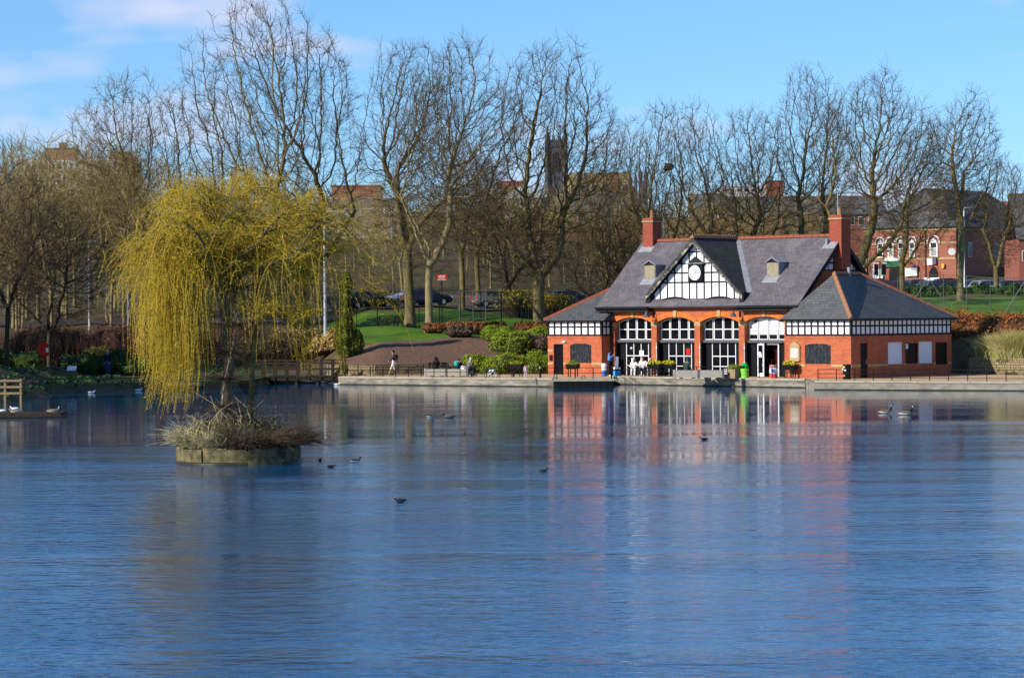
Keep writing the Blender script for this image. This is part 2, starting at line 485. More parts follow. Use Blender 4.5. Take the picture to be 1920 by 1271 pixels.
T_LFT = ([-12, 0, 4, 20, 50, 62, 130, 220, 320, 620, 3000], [.42, .55, .9, 2.6, 4.6, 5.6, 10.5, 16.5, 23, 35, 55])


def sstep(a):
    a = np.clip(a, 0, 1)
    return a * a * (3 - 2 * a)


def terrain(X, Y):
    X = np.asarray(X, float); Y = np.asarray(Y, float)
    t = Y - np.interp(X, PB_X, PB_Y)
    w = sstep((X - 14) / 12.0)
    wl_ = sstep((-11.5 - X) / 3.0)
    zm = np.interp(t, *T_MID); zr = np.interp(t, *T_RGT); zl = np.interp(t, *T_LFT)
    z = (zm * (1 - w) + zr * w) * (1 - wl_) + zl * wl_
    z = z + np.clip((t - 1) / 12, 0, 1) * 0.18 * (np.sin(X * 0.31 + 1.3) * np.cos(Y * 0.23) + 0.6 * np.sin(X * 0.83 + Y * 0.41))
    dry = Y - np.interp(X, SH_X, SH_Y)
    bank = np.where(X < -11.6, np.clip(dry * 0.45 + 0.05, -1.5, 50), np.where(dry > 0.5, 50, -1.5))
    z = np.minimum(z, bank)
    near = np.clip((-26.6 - 0.6 * np.sin(Y * 0.5) - X) * 0.55, -1.5, 2.3) * np.where(Y > 100, 1, 0) - np.where(Y > 100, 0, 1.5)
    hump = near - np.clip((Y - 158) / 8.0, 0, 1) * 1.2
    return np.maximum(z, np.where(Y < 190, hump, -1.5))


def tz(x, y):
    return float(terrain(x, y))


def grid_axis(lo, hi, step, far_lo, far_hi, g=1.22):
    a = list(np.arange(lo, hi + 1e-6, step))
    s = step
    while a[-1] < far_hi:
        s *= g; a.append(a[-1] + s)
    s = step
    while a[0] > far_lo:
        s *= g; a.insert(0, a[0] - s)
    return np.array(a)


gx = grid_axis(-46, 62, 0.9, -3500, 3500)
gy = grid_axis(112, 262, 0.7, 100, 5000)
GX, GY = np.meshgrid(gx, gy)
GZ = terrain(GX, GY)
nx, ny = len(gx), len(gy)
idx = np.arange(nx * ny).reshape(ny, nx)
quads = np.stack([idx[:-1, :-1], idx[:-1, 1:], idx[1:, 1:], idx[1:, :-1]], -1).reshape(-1, 4)
ground = link('ground', fast_mesh('ground', np.stack([GX, GY, GZ], -1).reshape(-1, 3), quads, M['soil'], True))
tag(ground, 'brown leaf-littered park ground rising towards the town', kind='structure')

wv = [(-400, -60, 0), (400, -60, 0), (400, 215, 0), (-400, 215, 0)]
water = link('water', fast_mesh('water', wv, [(0, 1, 2, 3)], M['water']))
tag(water, 'rippled blue lake water', kind='structure')


def sheet(name, xs, lo, hi, n, dz, m, label, flat=None):
    """strip of ground cover between two curves Y=lo(x), Y=hi(x), laid dz above the terrain"""
    V = []
    for x in xs:
        a, b = lo(x), hi(x)
        for k in range(n + 1):
            y = a + (b - a) * k / n
            V.append((x, y, flat if flat is not None else tz(x, y) + dz))
    Fq = [(i * (n + 1) + k, (i + 1) * (n + 1) + k, (i + 1) * (n + 1) + k + 1, i * (n + 1) + k + 1) for i in range(len(xs) - 1) for k in range(n)]
    return tag(link(name, fast_mesh(name, V, Fq, m, True)), label, kind='structure')


pbf = lambda x: float(np.interp(x, PB_X, PB_Y))
shf = lambda x: float(np.interp(x, SH_X, SH_Y))
QZ = 0.51
xs_q = sorted(set(list(np.arange(-11.2, 62, 0.6)) + [2.5, 2.515, 6.095, 6.12, 17.39, 17.42]))
sheet('pavement', xs_q, lambda x: shf(x) + 0.12, lambda x: pbf(x) + 0.25, 4, 0, M['paving'], 'tan paved lakeside walk in front of the boathouse', flat=QZ)
mul_hi = lambda x: pbf(x) + 10.2 - 0.10 * (x + 5) ** 2 * (0.55 if x > -5 else 1.0)
sheet('mulch_bed', np.arange(-12.2, 2.6, 0.35), lambda x: pbf(x) + 0.45, lambda x: max(mul_hi(x), pbf(x) + 0.6), 26, 0.05, M['mulch'], 'brown bark-mulched flower bed sloping above the path')
sheet('lawn', np.arange(-15, 15.1, 0.6), lambda x: pbf(x) + 8.2, lambda x: pbf(x) + 45 - 0.02 * (x + 2) ** 2, 60, 0.025, M['grass'], 'bright green mown lawn behind the flower bed')
sheet('lawn', np.arange(23, 75, 0.7), lambda x: pbf(x) + 8.0, lambda x: pbf(x) + 74, 70, 0.03, M['grass'], 'green grass slope between the russet bank and the pub')
sheet('road', np.arange(-60, 32, 1.0), lambda x: pbf(x) * 0 + 232.5 + 0.12 * x, lambda x: 239.5 + 0.12 * x, 6, 0.14, M['asphalt'], 'grey park road with parked cars under the wood')
sheet('path', np.arange(-34, -11.3, 0.6), lambda x: 184.5 + 0.1 * x * 0, lambda x: 189.0, 6, 0.03, M['asphalt'], 'dark shaded lakeside path on the left bank')
sheet('lawn', np.arange(-26, -15.9, 0.5), lambda x: max(shf(x) + 1.2, 170.5), lambda x: 184.4, 14, 0.025, mat('shaded_grass', (0.035, 0.055, 0.010), (0.075, 0.085, 0.022), scale=1.5, bump=.04), 'shaded strip of grass along the left water edge')  # darker grass tone: the shade on this strip is put into its colour
sheet('road', np.arange(24, 110, 2.0), lambda x: 262 + 0.0 * x, lambda x: 300.0, 8, 0.12, M['asphalt'], 'road in front of the red brick pub')

# quay walls ---------------------------------------------------------
def quay(name, pts, m, label, cope=True, step=1.5, zt=QZ, cap_m=None):
    root = empty(name, (pts[0][0], pts[0][1], 0))
    tag(root, label, 'quay wall', kind='thing')
    P = [Vector((p[0] - pts[0][0], p[1] - pts[0][1], 0)) for p in pts]
    mb, wb = MB(), MB()
    for a, b in zip(P[:-1], P[1:]):
        d = (b - a).normalized(); n = Vector((-d.y, d.x, 0))
        if n.y < 0: n = -n
        def blk(mb_, o0, o1, z0, z1, e=0.0):
            q = [a - d * e + n * o0, b + d * e + n * o0, b + d * e + n * o1, a - d * e + n * o1]
            vs = [(p.x, p.y, z0) for p in q] + [(p.x, p.y, z1) for p in q]
            mb_.add(vs, [(0, 3, 2, 1), (4, 5, 6, 7), (0, 1, 5, 4), (1, 2, 6, 5), (2, 3, 7, 6), (3, 0, 4, 7)])
        blk(mb, 0, 0.7, 0.06, zt - 0.085)
        blk(wb, 0.03, 0.7, -1.0, 0.06)
        if cope:
            L = (b - a).length; k = max(1, round(L / step))
            for i in range(k):
                c = MB()
                a_, b_ = a + d * (L * i / k + 0.012), a + d * (L * (i + 1) / k - 0.012)
                q = [a_ - n * 0.05, b_ - n * 0.05, b_ + n * 0.55, a_ + n * 0.55]
                dz = random.uniform(-0.006, 0.008)
                c.add([(p.x, p.y, zt - 0.085) for p in q] + [(p.x, p.y, zt + 0.025 + dz) for p in q], [(0, 3, 2, 1), (4, 5, 6, 7), (0, 1, 5, 4), (1, 2, 6, 5), (2, 3, 7, 6), (3, 0, 4, 7)])
                c.build('coping_stone', cap_m or M['coping'], root)
    mb.build('wall_face', m, root)
    wb.build('waterline_course', M['wet'], root)
    return root


random.seed(3)
quay('quay_wall', [(-11.3, 180.15), (2.5, 170.5)], M['concrete_old'], 'stained stone quay wall beside the mulch bed path')
quay('quay_wall', [(6.15, 175.85), (16.8, 164.75), (17.35, 164.2)], M['concrete_old'], 'old grey quay wall below the boathouse arches')
quay('quay_wall', [(17.4, 159.6), (28.5, 154.4), (60, 141)], M['concrete'], 'smooth pale concrete quay wall right of the boathouse', step=3.0)
ret = MB(); ret.box(17.38, 159.7, -0.9, 17.95, 164.6, QZ - 0.02)
tag(ret.build('quay_return', M['concrete_old']), 'dark step in the quay line at the concrete section', 'quay wall')
lst = empty('landing_stage', (2.5, 167.6, 0))
tag(lst, 'black timber-faced landing stage jutting from the quay by the left wing', 'landing stage')
MB().box(0.02, 0.05, -0.9, 3.62, 8.4, QZ - 0.1).build('piling', M['black_paint'], lst)
for i in range(9):
    MB().box(0.02 + i * 0.4, -0.03, -0.4, 0.39 + i * 0.4, 0.045, QZ - 0.12).build('board', M['black_paint'], lst)
MB().box(-0.02, -0.06, QZ - 0.1, 3.66, 0.6, QZ + 0.03).build('coping', M['coping'], lst)
MB().tube([(1.8 + 0.12 * math.cos(a), -0.02, QZ + 0.13 + 0.12 * math.sin(a)) for a in np.linspace(0, 6.28, 13)], 0.02, 6, False).build('mooring_ring', M['iron'], lst)


# rubble retaining walls: every course built of stones
def stone_wall(name, pts, h, label, m=None, course=0.2, zbase=None, thick=0.35, stone_len=0.55):
    root = empty(name, (pts[0][0], pts[0][1], 0)); tag(root, label, 'wall', kind='thing')
    m = m or M['rubble']
    rnd = random.Random(len(label))
    core, stones = MB(), []
    for a, b in zip(pts[:-1], pts[1:]):
        a3, b3 = Vector((a[0] - pts[0][0], a[1] - pts[0][1], 0)), Vector((b[0] - pts[0][0], b[1] - pts[0][1], 0))
        d = b3 - a3; L = d.length; d.normalize(); n = Vector((-d.y, d.x, 0))
        if n.y < 0: n = -n
        z0 = zbase if zbase is not None else None
        zA = zbase if zbase is not None else tz(*a) - 0.1
        zB = zbase if zbase is not None else tz(*b) - 0.1
        q = [a3 + n * 0.05, b3 + n * 0.05, b3 + n * thick, a3 + n * thick]
        core.add([(q[0].x, q[0].y, zA), (q[1].x, q[1].y, zB), (q[2].x, q[2].y, zB), (q[3].x, q[3].y, zA), (q[0].x, q[0].y, zA + h - .03), (q[1].x, q[1].y, zB + h - .03), (q[2].x, q[2].y, zB + h - .03), (q[3].x, q[3].y, zA + h - .03)],
                 [(0, 3, 2, 1), (4, 5, 6, 7), (0, 1, 5, 4), (1, 2, 6, 5), (2, 3, 7, 6), (3, 0, 4, 7)])
        nc = max(1, round(h / course))
        for c in range(nc):
            s = -rnd.random() * 0.3
            while s < L:
                l = stone_len * rnd.uniform(0.6, 1.5)
                e0, e1 = max(0, s + 0.012), min(L, s + l - 0.012)
                s += l
                if e1 - e0 < 0.06: continue
                zz = zA + (zB - zA) * (e0 + e1) / 2 / L
                pr = rnd.uniform(-0.035, 0.03)
                p0, p1 = a3 + d * e0, a3 + d * e1
                q = [p0 + n * pr, p1 + n * (pr + rnd.uniform(-.015, .015)), p1 + n * (thick + 0.03), p0 + n * (thick + 0.03)]
                za, zb = zz + c * h / nc + 0.01, zz + (c + 1) * h / nc - 0.008
                st = MB(); st.add([(p.x, p.y, za) for p in q] + [(p.x, p.y, zb) for p in q], [(0, 3, 2, 1), (4, 5, 6, 7), (0, 1, 5, 4), (1, 2, 6, 5), (2, 3, 7, 6), (3, 0, 4, 7)])
                stones.append(st)
    core.build('core', M['wood_dark'], root)
    stones = stones[:300] if len(stones) <= 300 else stones
    for st in stones[:300]:
        st.build('stone', m, root)
    if len(stones) > 300:
        rest = MB()
        for st in stones[300:]: rest.add(st.v, st.f)
        tag(rest.build('stones', m, root), kind='stuff')
    return root


stone_wall('stone_wall', [(-12.4, 185.6), (-9, 182.3), (-3.5, 184.2)], 0.72, 'low buff stone wall below the mulch bed', zbase=0.5)
stone_wall('stone_wall', [(28.75, 174.7), (31.6, 171.4), (40, 165)], 1.05, 'buff stone retaining wall under the tall golden grass', zbase=0.5)
stone_wall('stone_wall', [(-32, 241), (-10, 243.3), (12, 245.6), (24, 247)], 1.35, 'long grey stone boundary wall behind the parked cars', mat('grey_rubble', (0.22, 0.20, 0.16), (0.13, 0.12, 0.095), scale=2), course=0.34, stone_len=0.8)

# ================================================================== boathouse
BA = 0.7471
BC = (20.21, 165.35)
house = empty('boathouse', (BC[0], BC[1], 0), -BA)
tag(house, 'orange brick lakeside boathouse with half-timbered clock gable and slate roofs', 'boathouse')
ZB, ZS, ZT, ZG = 0.45, 1.337, 3.04, 4.036
U0, UM = -4.886, -12.51        # right wing's left edge, centre of the clock gable


def bw(u, v, z=0.0):
    c, s = math.cos(BA), math.sin(BA)
    return Vector((BC[0] + u * c + v * s, BC[1] - u * s + v * c, z))


def holed(mb, axis, p0, p1, a0, a1, z0, z1, holes):
    """wall slab with rectangular openings; axis 'u' runs along u with thickness in v (p0..p1), or the other way round"""
    As = sorted({a0, a1, *[h[0] for h in holes], *[h[1] for h in holes]})
    Zs = sorted({z0, z1, *[h[2] for h in holes], *[h[3] for h in holes]})
    for i in range(len(As) - 1):
        for k in range(len(Zs) - 1):
            ca, cz = (As[i] + As[i + 1]) / 2, (Zs[k] + Zs[k + 1]) / 2
            if any(h[0] < ca < h[1] and h[2] < cz < h[3] for h in holes): continue
            if axis == 'u': mb.box(As[i], p0, Zs[k], As[i + 1], p1, Zs[k + 1])
            else: mb.box(p0, As[i], Zs[k], p1, As[i + 1], Zs[k + 1])


# ---- wings: brick lower walls
def wing(u0, u1, v1, front_holes, side_holes):
    w = MB()
    holed(w, 'u', 0, 0.3, u0, u1, ZB, ZT, front_holes)
    holed(w, 'v', u1 - 0.3, u1 - 0.002, 0.3, v1, ZB, ZT, side_holes)
    w.box(u0, 0.3, ZB, u0 + 0.3, v1, ZT)
    w.box(u0 + 0.3, v1 - 0.3, ZB, u1 - 0.3, v1 - 0.002, ZT)
    w.build('wall', M['brick'], house)
    c = MB()                                             # projecting brick courses below the timber band
    c.box(u0 - 0.03, -0.04, ZT - 0.13, u1 + 0.03, 0.01, ZT - 0.002)
    c.box(u1 - 0.01, -0.04, ZT - 0.13, u1 + 0.03, v1, ZT - 0.002)
    c.box(u0 - 0.03, 0.0, ZT - 0.13, u0 + 0.01, v1, ZT - 0.002)
    c.build('string_course', M['brick'], house)
    k = MB(); k.box(u0 + 0.06, 0.06, ZT, u1 - 0.06, v1 - 0.05, ZG + 0.12)
    k.build('timber_band', M['timber'], house)


R_SH = (-3.40, -1.486, 1.36, 2.57)
wing(U0, 0.0, 10.63, [R_SH], [(0.945, 1.712, ZB, 2.6), (3.80, 5.37, 1.28, 2.63), (5.63, 7.0, 1.30, 2.55), (7.06, 8.6, 1.28, 2.63), (8.88, 10.2, 1.18, 2.55)])
L_SH = (-22.39, -20.56, 1.31, 2.55)
wing(-24.34, -19.68, 8.0, [L_SH, (-23.84, -23.0, ZB, 2.52)], [])


def panels(axis, p, a0, a1, n, rows, out):
    """white render panels between black posts; out = outward sign in the p axis"""
    st = (a1 - a0) / n
    for (z0, z1) in rows:
        me = None
        for i in range(n):
            w, h = st * 0.70, (z1 - z0)
            if me is None:
                b = MB()
                if axis == 'u': b.box(-w / 2, -0.03, -h / 2, w / 2, 0.03, h / 2)
                else: b.box(-0.03, -w / 2, -h / 2, 0.03, w / 2, h / 2)
                me = b.mesh('panel', M['white'])
            ca = a0 + st * (i + 0.5)
            link('panel', me, house, (ca, p, (z0 + z1) / 2) if axis == 'u' else (p, ca, (z0 + z1) / 2))
    t = None
    for i in range(n + 1):                               # posts stand proud of the panels
        if t is None:
            b = MB(); h = (ZG + 0.1 - ZT)
            if axis == 'u': b.box(-st * .12, -0.05, -h / 2, st * .12, 0.03, h / 2)
            else: b.box(-0.03 if out < 0 else -0.03, -st * .12, -h / 2, 0.05, st * .12, h / 2)
            t = b.mesh('post', M['timber'])
        ca = min(max(a0 + st * i, a0 + st * .12), a1 - st * .12)
        link('post', t, house, (ca, p, ZT + (ZG + 0.1 - ZT) / 2) if axis == 'u' else (p, ca, ZT + (ZG + 0.1 - ZT) / 2))
    for z0, z1 in ((ZT, ZT + 0.1), (rows[0][1] + 0.01, rows[1][0] - 0.01)):
        b = MB()
        if axis == 'u': b.box(a0, p - 0.045, z0 + .002, a1, p + 0.02, z1)
        else: b.box(p - 0.02, a0, z0 + .002, p + 0.045, a1, z1)
        b.build('rail', M['timber'], house)


ROWS = ((3.16, 3.58), (3.69, 4.04))
panels('u', 0.045, U0, 0.0, 10, ROWS, -1)
panels('v', -0.045, 0.06, 10.6, 22, ROWS, 1)
panels('u', 0.045, -24.34, -19.68, 8, ROWS, -1)
panels('v', -19.725, 0.06, 0.9, 2, ROWS, 1)


# ---- shutters, doors, boards of the wings
def shutter(u0, u1, z0, z1, n=7):
    r = MB(); r.box(u0 - .02, 0.10, z0, u1 + .02, 0.14, z1); f = r.build('shutter', M['shutter'], house)
    w = (u1 - u0) / n
    for i in range(n):
        MB().box(u0 + i * w + .008, 0.06, z0 + .01, u0 + (i + 1) * w - .008, 0.10, z1 - 0.01 - 0.05 * ((i - (n - 1) / 2) / (n / 2)) ** 2).build('board', M['shutter'], f)
    arc = [(u0 + (u1 - u0) * k / 10, z1 + 0.03 - 0.13 * ((k - 5) / 5) ** 2) for k in range(11)]
    a = MB()
    for (p, z), (q, y) in zip(arc[:-1], arc[1:]):
        a.add([(p, -0.003, z), (q, -0.003, y), (q, -0.003, z1 + .05), (p, -0.003, z1 + .05), (p, .1, z), (q, .1, y), (q, .1, z1 + .05), (p, .1, z1 + .05)], [(0, 1, 2, 3), (4, 7, 6, 5), (0, 4, 5, 1)])
    a.build('arched_head', M['brick'], f)


shutter(*R_SH)
shutter(*L_SH)


def band(axis, p, spans, out):
    b = MB()
    for a0, a1 in spans:
        if axis == 'u': b.box(a0, p - 0.025, ZS - 0.15, a1, p + 0.1, ZS)
        else: b.box(p - 0.1, a0, ZS - 0.15, p + 0.025, a1, ZS)
    b.build('sill_band', M['stone'], house)


band('u', 0.0, [(U0, R_SH[0] - .02), (R_SH[1] + .02, -0.002)], -1)
band('v', 0.0, [(0.0, 0.93), (1.73, 3.79), (5.38, 5.62), (7.005, 7.055), (8.61, 8.87), (10.22, 10.6)], 1)
band('u', 0.0, [(-24.34, -23.86), (-22.98, L_SH[0] - .02), (L_SH[1] + .02, -19.68)], -1)
st = MB(); st.box(-24.34, -0.022, 2.02, -23.86, 0.1, 2.18); st.build('door_band', M['stone'], house)
for v0, v1, z0, z1, mm, nm in ((0.945, 1.712, ZB, 2.6, 'black_paint', 'door'), (3.80, 5.37, 1.28, 2.63, 'door_white', 'white_shutter'), (5.63, 7.0, 1.30, 2.55, 'black_paint', 'shutter'), (7.06, 8.6, 1.28, 2.63, 'door_white', 'white_shutter'), (8.88, 10.2, 1.18, 2.55, 'black_paint', 'shutter')):
    b = MB(); b.box(-0.14, v0, z0, -0.09, v1, z1)
    o = b.build(nm, M[mm], house)
    if nm == 'door':
        MB().box(-0.09, v1 - 0.12, 1.35, -0.05, v1 - 0.07, 1.6).build('handle', M['galv'], o)
    else:
        f = MB()
        f.box(-0.09, v0, z0, -0.07, v0 + .06, z1).box(-0.09, v1 - .06, z0, -0.07, v1, z1).box(-0.09, v0 + .06, z1 - .06, -0.07, v1 - .06, z1)
        f.build('frame', M[mm], o)
nb = MB(); nb.box(-0.005, 5.75, 2.2, 0.012, 6.0, 2.5)
tag(nb.build('notice', M['paper'], house, loc=(-0.06, 0, 0)), 'small white paper notice on the black shutter')
# left wing barred door
d = MB(); d.box(-23.84, 0.16, ZB, -23.0, 0.2, 2.52); do = d.build('door', M['black_paint'], house)
for i in range(8):
    MB().tube([(-23.79 + i * .105, 0.1, ZB + .1), (-23.79 + i * .105, 0.1, 2.48)], 0.013, 5).build('bar', M['iron'], do)
MB().box(-23.8, 0.09, 1.42, -23.04, 0.11, 1.46).build('lock_rail', M['iron'], do)
MB().box(-23.9, -0.2, 0.40, -22.94, 0.16, 0.535).build('step', M['coping'], do)
MB().box(-24.16, -0.06, 1.45, -23.93, -0.003, 1.8).build('letter_box', M['black_paint'], house)
MB().box(-23.0, -0.14, 2.62, -22.72, -0.003, 2.72).build('security_lamp', M['door_white'], house)
# framed notice board with a little pediment
nbd = MB(); nbd.box(-4.50, -0.10, 1.60, -3.76, -0.003, 2.42); nbo = nbd.build('notice_board', M['stone'], house)
MB().box(-4.40, -0.115, 1.72, -3.86, -0.101, 2.30).build('board_face', mat('notice_sheet', (0.62, 0.61, 0.55), (0.5, 0.49, 0.44), scale=6), nbo)
MB().slab([(-4.56, -0.12, 2.42), (-3.70, -0.12, 2.42), (-4.13, -0.12, 2.74)], 0.11).build('pediment', M['stone'], nbo)
MB().box(-4.5, -0.13, 1.52, -3.76, -0.003, 1.60).build('ledge', M['stone'], nbo)

# ---- arcade -----------------------------------------------------------
AV, AV1 = 0.92, 1.42
KEYS = [-17.82 + 3.54 * k for k in range(4)]
HWID = 1.545
ZSP, ZCR = 3.90, 4.25
arc_r = (HWID ** 2 + (ZCR - ZSP) ** 2) / (2 * (ZCR - ZSP))
arc_c = ZCR - arc_r


def arc_z(du, extra=0.0):
    return arc_c + math.sqrt((arc_r + extra) ** 2 - du * du)


def gable_arc(u):
    """top edge of the brick under the clock gable: two shallow bows"""
    du = abs(abs(u - UM) - 1.77)
    return 5.47 - 0.145 * du ** 2 * 1.0


aw = MB()
NSEG = 14
wall_l, wall_r = -20.0, -4.6
for kc in KEYS:
    central = abs(kc - UM) < 2
    fv = AV
    for i in range(NSEG):
        a0, a1 = -HWID + 2 * HWID * i / NSEG, -HWID + 2 * HWID * (i + 1) / NSEG
        u_0, u_1 = kc + a0, kc + a1
        t0, t1 = (gable_arc(u_0), gable_arc(u_1)) if central else (5.0, 5.0)
        z0, z1 = arc_z(a0), arc_z(a1)
        aw.add([(u_0, fv, z0), (u_1, fv, z1), (u_1, fv, t1), (u_0, fv, t0), (u_0, AV1, z0), (u_1, AV1, z1), (u_1, AV1, t1), (u_0, AV1, t0)],
               [(0, 1, 2, 3), (4, 7, 6, 5), (0, 4, 5, 1), (3, 2, 6, 7)])
edges = [wall_l] + [e for kc in KEYS for e in (kc - HWID, kc + HWID)] + [wall_r]
for a, b in zip(edges[0::2], edges[1::2]):
    top = gable_arc((a + b) / 2) - 0.02 if abs((a + b) / 2 - UM) < 2.5 else 5.0
    aw.box(a, AV, ZB, b, AV1, top)
aw.build('arcade_wall', M['brick'], house)
for kc in KEYS:
    b = MB()
    for i in range(16):
        a0, a1 = -HWID - .28 + 2 * (HWID + .28) * i / 16, -HWID - .28 + 2 * (HWID + .28) * (i + 1) / 16
        i0, i1 = max(-HWID, min(HWID, a0)), max(-HWID, min(HWID, a1))
        za, zb = arc_z(i0), arc_z(i1); ya, yb = arc_z(a0, .33), arc_z(a1, .33)
        b.add([(kc + i0, AV - .025, za), (kc + i1, AV - .025, zb), (kc + a1, AV - .025, yb), (kc + a0, AV - .025, ya), (kc + i0, AV + .01, za), (kc + i1, AV + .01, zb), (kc + a1, AV + .01, yb), (kc + a0, AV + .01, ya)],
              [(0, 1, 2, 3), (3, 2, 6, 7), (0, 4, 5, 1)])
    b.build('arch_band', M['arch_brick'], house)
    MB().slab([(kc - .10, AV - .08, ZCR - .02), (kc + .10, AV - .08, ZCR - .02), (kc + .14, AV - .08, 4.66), (kc - .14, AV - .08, 4.66)], 0.085).build('keystone', M['stone'], house)
pil = [(edges[i], edges[i + 1]) for i in range(0, len(edges), 2)]
for a, b in pil:
    aa, bb = max(a, wall_l + .0), min(b, wall_r)
    if aa < -19.6: aa = -19.66 + .02
    MB().box(aa - .006, AV - .02, 3.66, bb + .02, AV1 + .02, 3.93).build('capital', M['stone'], house)
    MB().box(aa - .006, AV - .03, 2.73, bb + .03, AV1 + .03, 2.79).build('impost_string', M['arch_brick'], house)
# interior shell so that no daylight shows through the glazing
inn = MB()
inn.box(-19.9, 5.6, ZB, -4.7, 5.7, 4.6); inn.box(-19.95, 1.43, ZB, -19.9, 5.6, 4.6); inn.box(-4.7, 1.43, ZB, -4.66, 5.6, 4.6)
inn.box(-19.95, 1.43, 4.6, -4.66, 5.7, 4.66); inn.box(-19.95, 1.0, ZB - .2, -4.66, 5.7, ZB + .08)
inn.build('interior', mat('dark_interior', (0.05, 0.04, 0.035), rough=0.9), house)
GV = AV1 - 0.06        # plane of the glazing
for k, kc in enumerate(KEYS):
    fr = MB()
    lo, hi = kc - HWID, kc + HWID
    cols = [lo + .02, lo + .02 + (2 * HWID - .04) / 4, kc, hi - .02 - (2 * HWID - .04) / 4, hi - .02]
    for ci, c in enumerate(cols):
        zt_ = arc_z(max(-HWID, min(HWID, c - kc))) - 0.02
        for s_ in ((-1, 1) if 0 < ci < 4 else ((1,) if ci == 0 else (-1,))):
            fr.box(c + s_ * .03, GV - .04, 2.80, c + s_ * .075, GV + .02, zt_)
    for i in range(4):
        fr.box(cols[i] + .075, GV - .04, 3.43, cols[i + 1] - .075, GV + .015, 3.485)
        fr.box(cols[i] + .075, GV - .04, 2.80, cols[i + 1] - .075, GV + .015, 2.845)
        n = 4
        for j in range(n):
            a0 = cols[i] + .02 + (cols[i + 1] - cols[i] - .04) * j / n; a1 = cols[i] + .02 + (cols[i + 1] - cols[i] - .04) * (j + 1) / n
            z0, z1 = arc_z(max(-HWID, min(HWID, a0 - kc))) - .02, arc_z(max(-HWID, min(HWID, a1 - kc))) - .02
            fr.add([(a0, GV - .04, z0 - .045), (a1, GV - .04, z1 - .045), (a1, GV - .04, z1), (a0, GV - .04, z0), (a0, GV + .015, z0 - .045), (a1, GV + .015, z1 - .045), (a1, GV + .015, z1), (a0, GV + .015, z0)], [(0, 1, 2, 3), (0, 4, 5, 1), (3, 2, 6, 7)])
    wf = fr.build('window_frame', M['white_paint'], house)
    for i in range(4):
        if k == 3:
            MB().box(cols[i] + .1, GV - .005, 2.86, cols[i + 1] - .1, GV + .005, 3.12).build('pane', M['glass'], wf)
            lat = MB(); lat.box(cols[i] + .1, GV - .005, 3.12, cols[i + 1] - .1, GV + .012, min(arc_z(cols[i] - kc), arc_z(cols[i + 1] - kc)) - .06 if 0 < i < 3 else arc_z(HWID * .98) - .02)
            lo_ = lat.build('lattice_board', M['white_paint'], wf)
            hol = MB(); wdt = cols[i + 1] - cols[i] - .24
            for rr in range(5):
                zc = 3.2 + rr * .15
                for cc in range(4):
                    u_ = cols[i] + .14 + wdt * (cc + .5 * (rr % 2) + .25) / 4.2
                    if zc + .06 > min(arc_z(max(-HWID, min(HWID, u_ - kc))) - .12, 4.1): continue
                    hol.slab([(u_ - .035, GV - .008, zc), (u_, GV - .008, zc - .06), (u_ + .035, GV - .008, zc), (u_, GV - .008, zc + .06)], 0.004)
            hol.build('cut_out', M['black_paint'], lo_)
        else:
            MB().box(cols[i] + .075, GV - .005, 2.845, cols[i + 1] - .075, GV + .005, 3.43).build('pane', M['glass'], wf)
            zz = min(arc_z(max(-HWID, cols[i] - kc)), arc_z(min(HWID, cols[i + 1] - kc)))
            zt0, zt1 = arc_z(max(-HWID, min(HWID, cols[i] + .1 - kc))) - .09, arc_z(max(-HWID, min(HWID, cols[i + 1] - .1 - kc))) - .09
            MB().slab([(cols[i] + .075, GV - .005, 3.485), (cols[i + 1] - .075, GV - .005, 3.485), (cols[i + 1] - .075, GV - .005, zt1 + .045), (cols[i] + .075, GV - .005, zt0 + .045)], 0.01).build('pane', M['glass'], wf)
    MB().box(lo + .005, GV - .22, 2.62, hi - .005, GV + .03, 2.78).build('transom_beam', M['grey_steel'], house)
    # lower glazing / doors between folding black leaves
    lf = MB(); lf.box(lo + .005, AV + .1, ZB + .05, lo + .06, GV, 2.6); lf.box(lo + .06, GV - .02, ZB + .05, lo + .62, GV + .02, 2.6); lf.build('folding_leaf', M['black_paint'], house)
    rf = MB(); rf.box(hi - .55, GV - .02, ZB + .05, hi - .005, GV + .02, 2.6); rf.build('folding_leaf', M['black_paint'], house)
    dx0, dx1 = lo + .66, hi - .58
    if k < 3:
        dw = (dx1 - dx0) / 3
        fd = MB()
        for i in range(4):
            fd.box(dx0 + i * dw - .022, GV - .035, ZB + .05, dx0 + i * dw + .022, GV + .02, 2.6)
        for z in (1.08, 1.72):
            for i in range(3):
                fd.box(dx0 + i * dw + .03, GV - .03, z + .02, dx0 + (i + 1) * dw - .03, GV + .018, z + .07)
        df = fd.build('door_frame', M['white_paint'], house)
        zs_ = (ZB + .15, 1.08, 1.17, 1.72, 1.81, 2.54)
        for i in range(3):
            for j in range(3):
                MB().box(dx0 + i * dw + .03, GV - .004, zs_[2 * j] - .03, dx0 + (i + 1) * dw - .03, GV + .004, zs_[2 * j + 1] + .02).build('pane', M['glass'], df)
        if k == 0:
            for (a, z, w, h) in ((.42, 1.3, .2, .32), (1.1, 1.75, .36, .36), (1.2, 1.25, .12, .4)):
                tag(MB().box(dx0 + a, GV - .05, z, dx0 + a + w, GV - .042, z + h).build('poster', M['paper'], df), 'white paper notice taped inside the glass door')
            MB().ball((dx0 + .45, GV - .06, 2.25), .08, 8, 5).build('round_sticker', M['paper'], df)
        if k == 1:
            tag(MB().box(dx1 - .42, GV - .05, 1.85, dx1 - .12, GV - .042, 2.25).build('poster', M['red'], df), 'red notice behind the door glass')
    else:
        pv = empty('open_door', (lo + .70, GV - .03, 0), -0.35)
        pv.parent = house
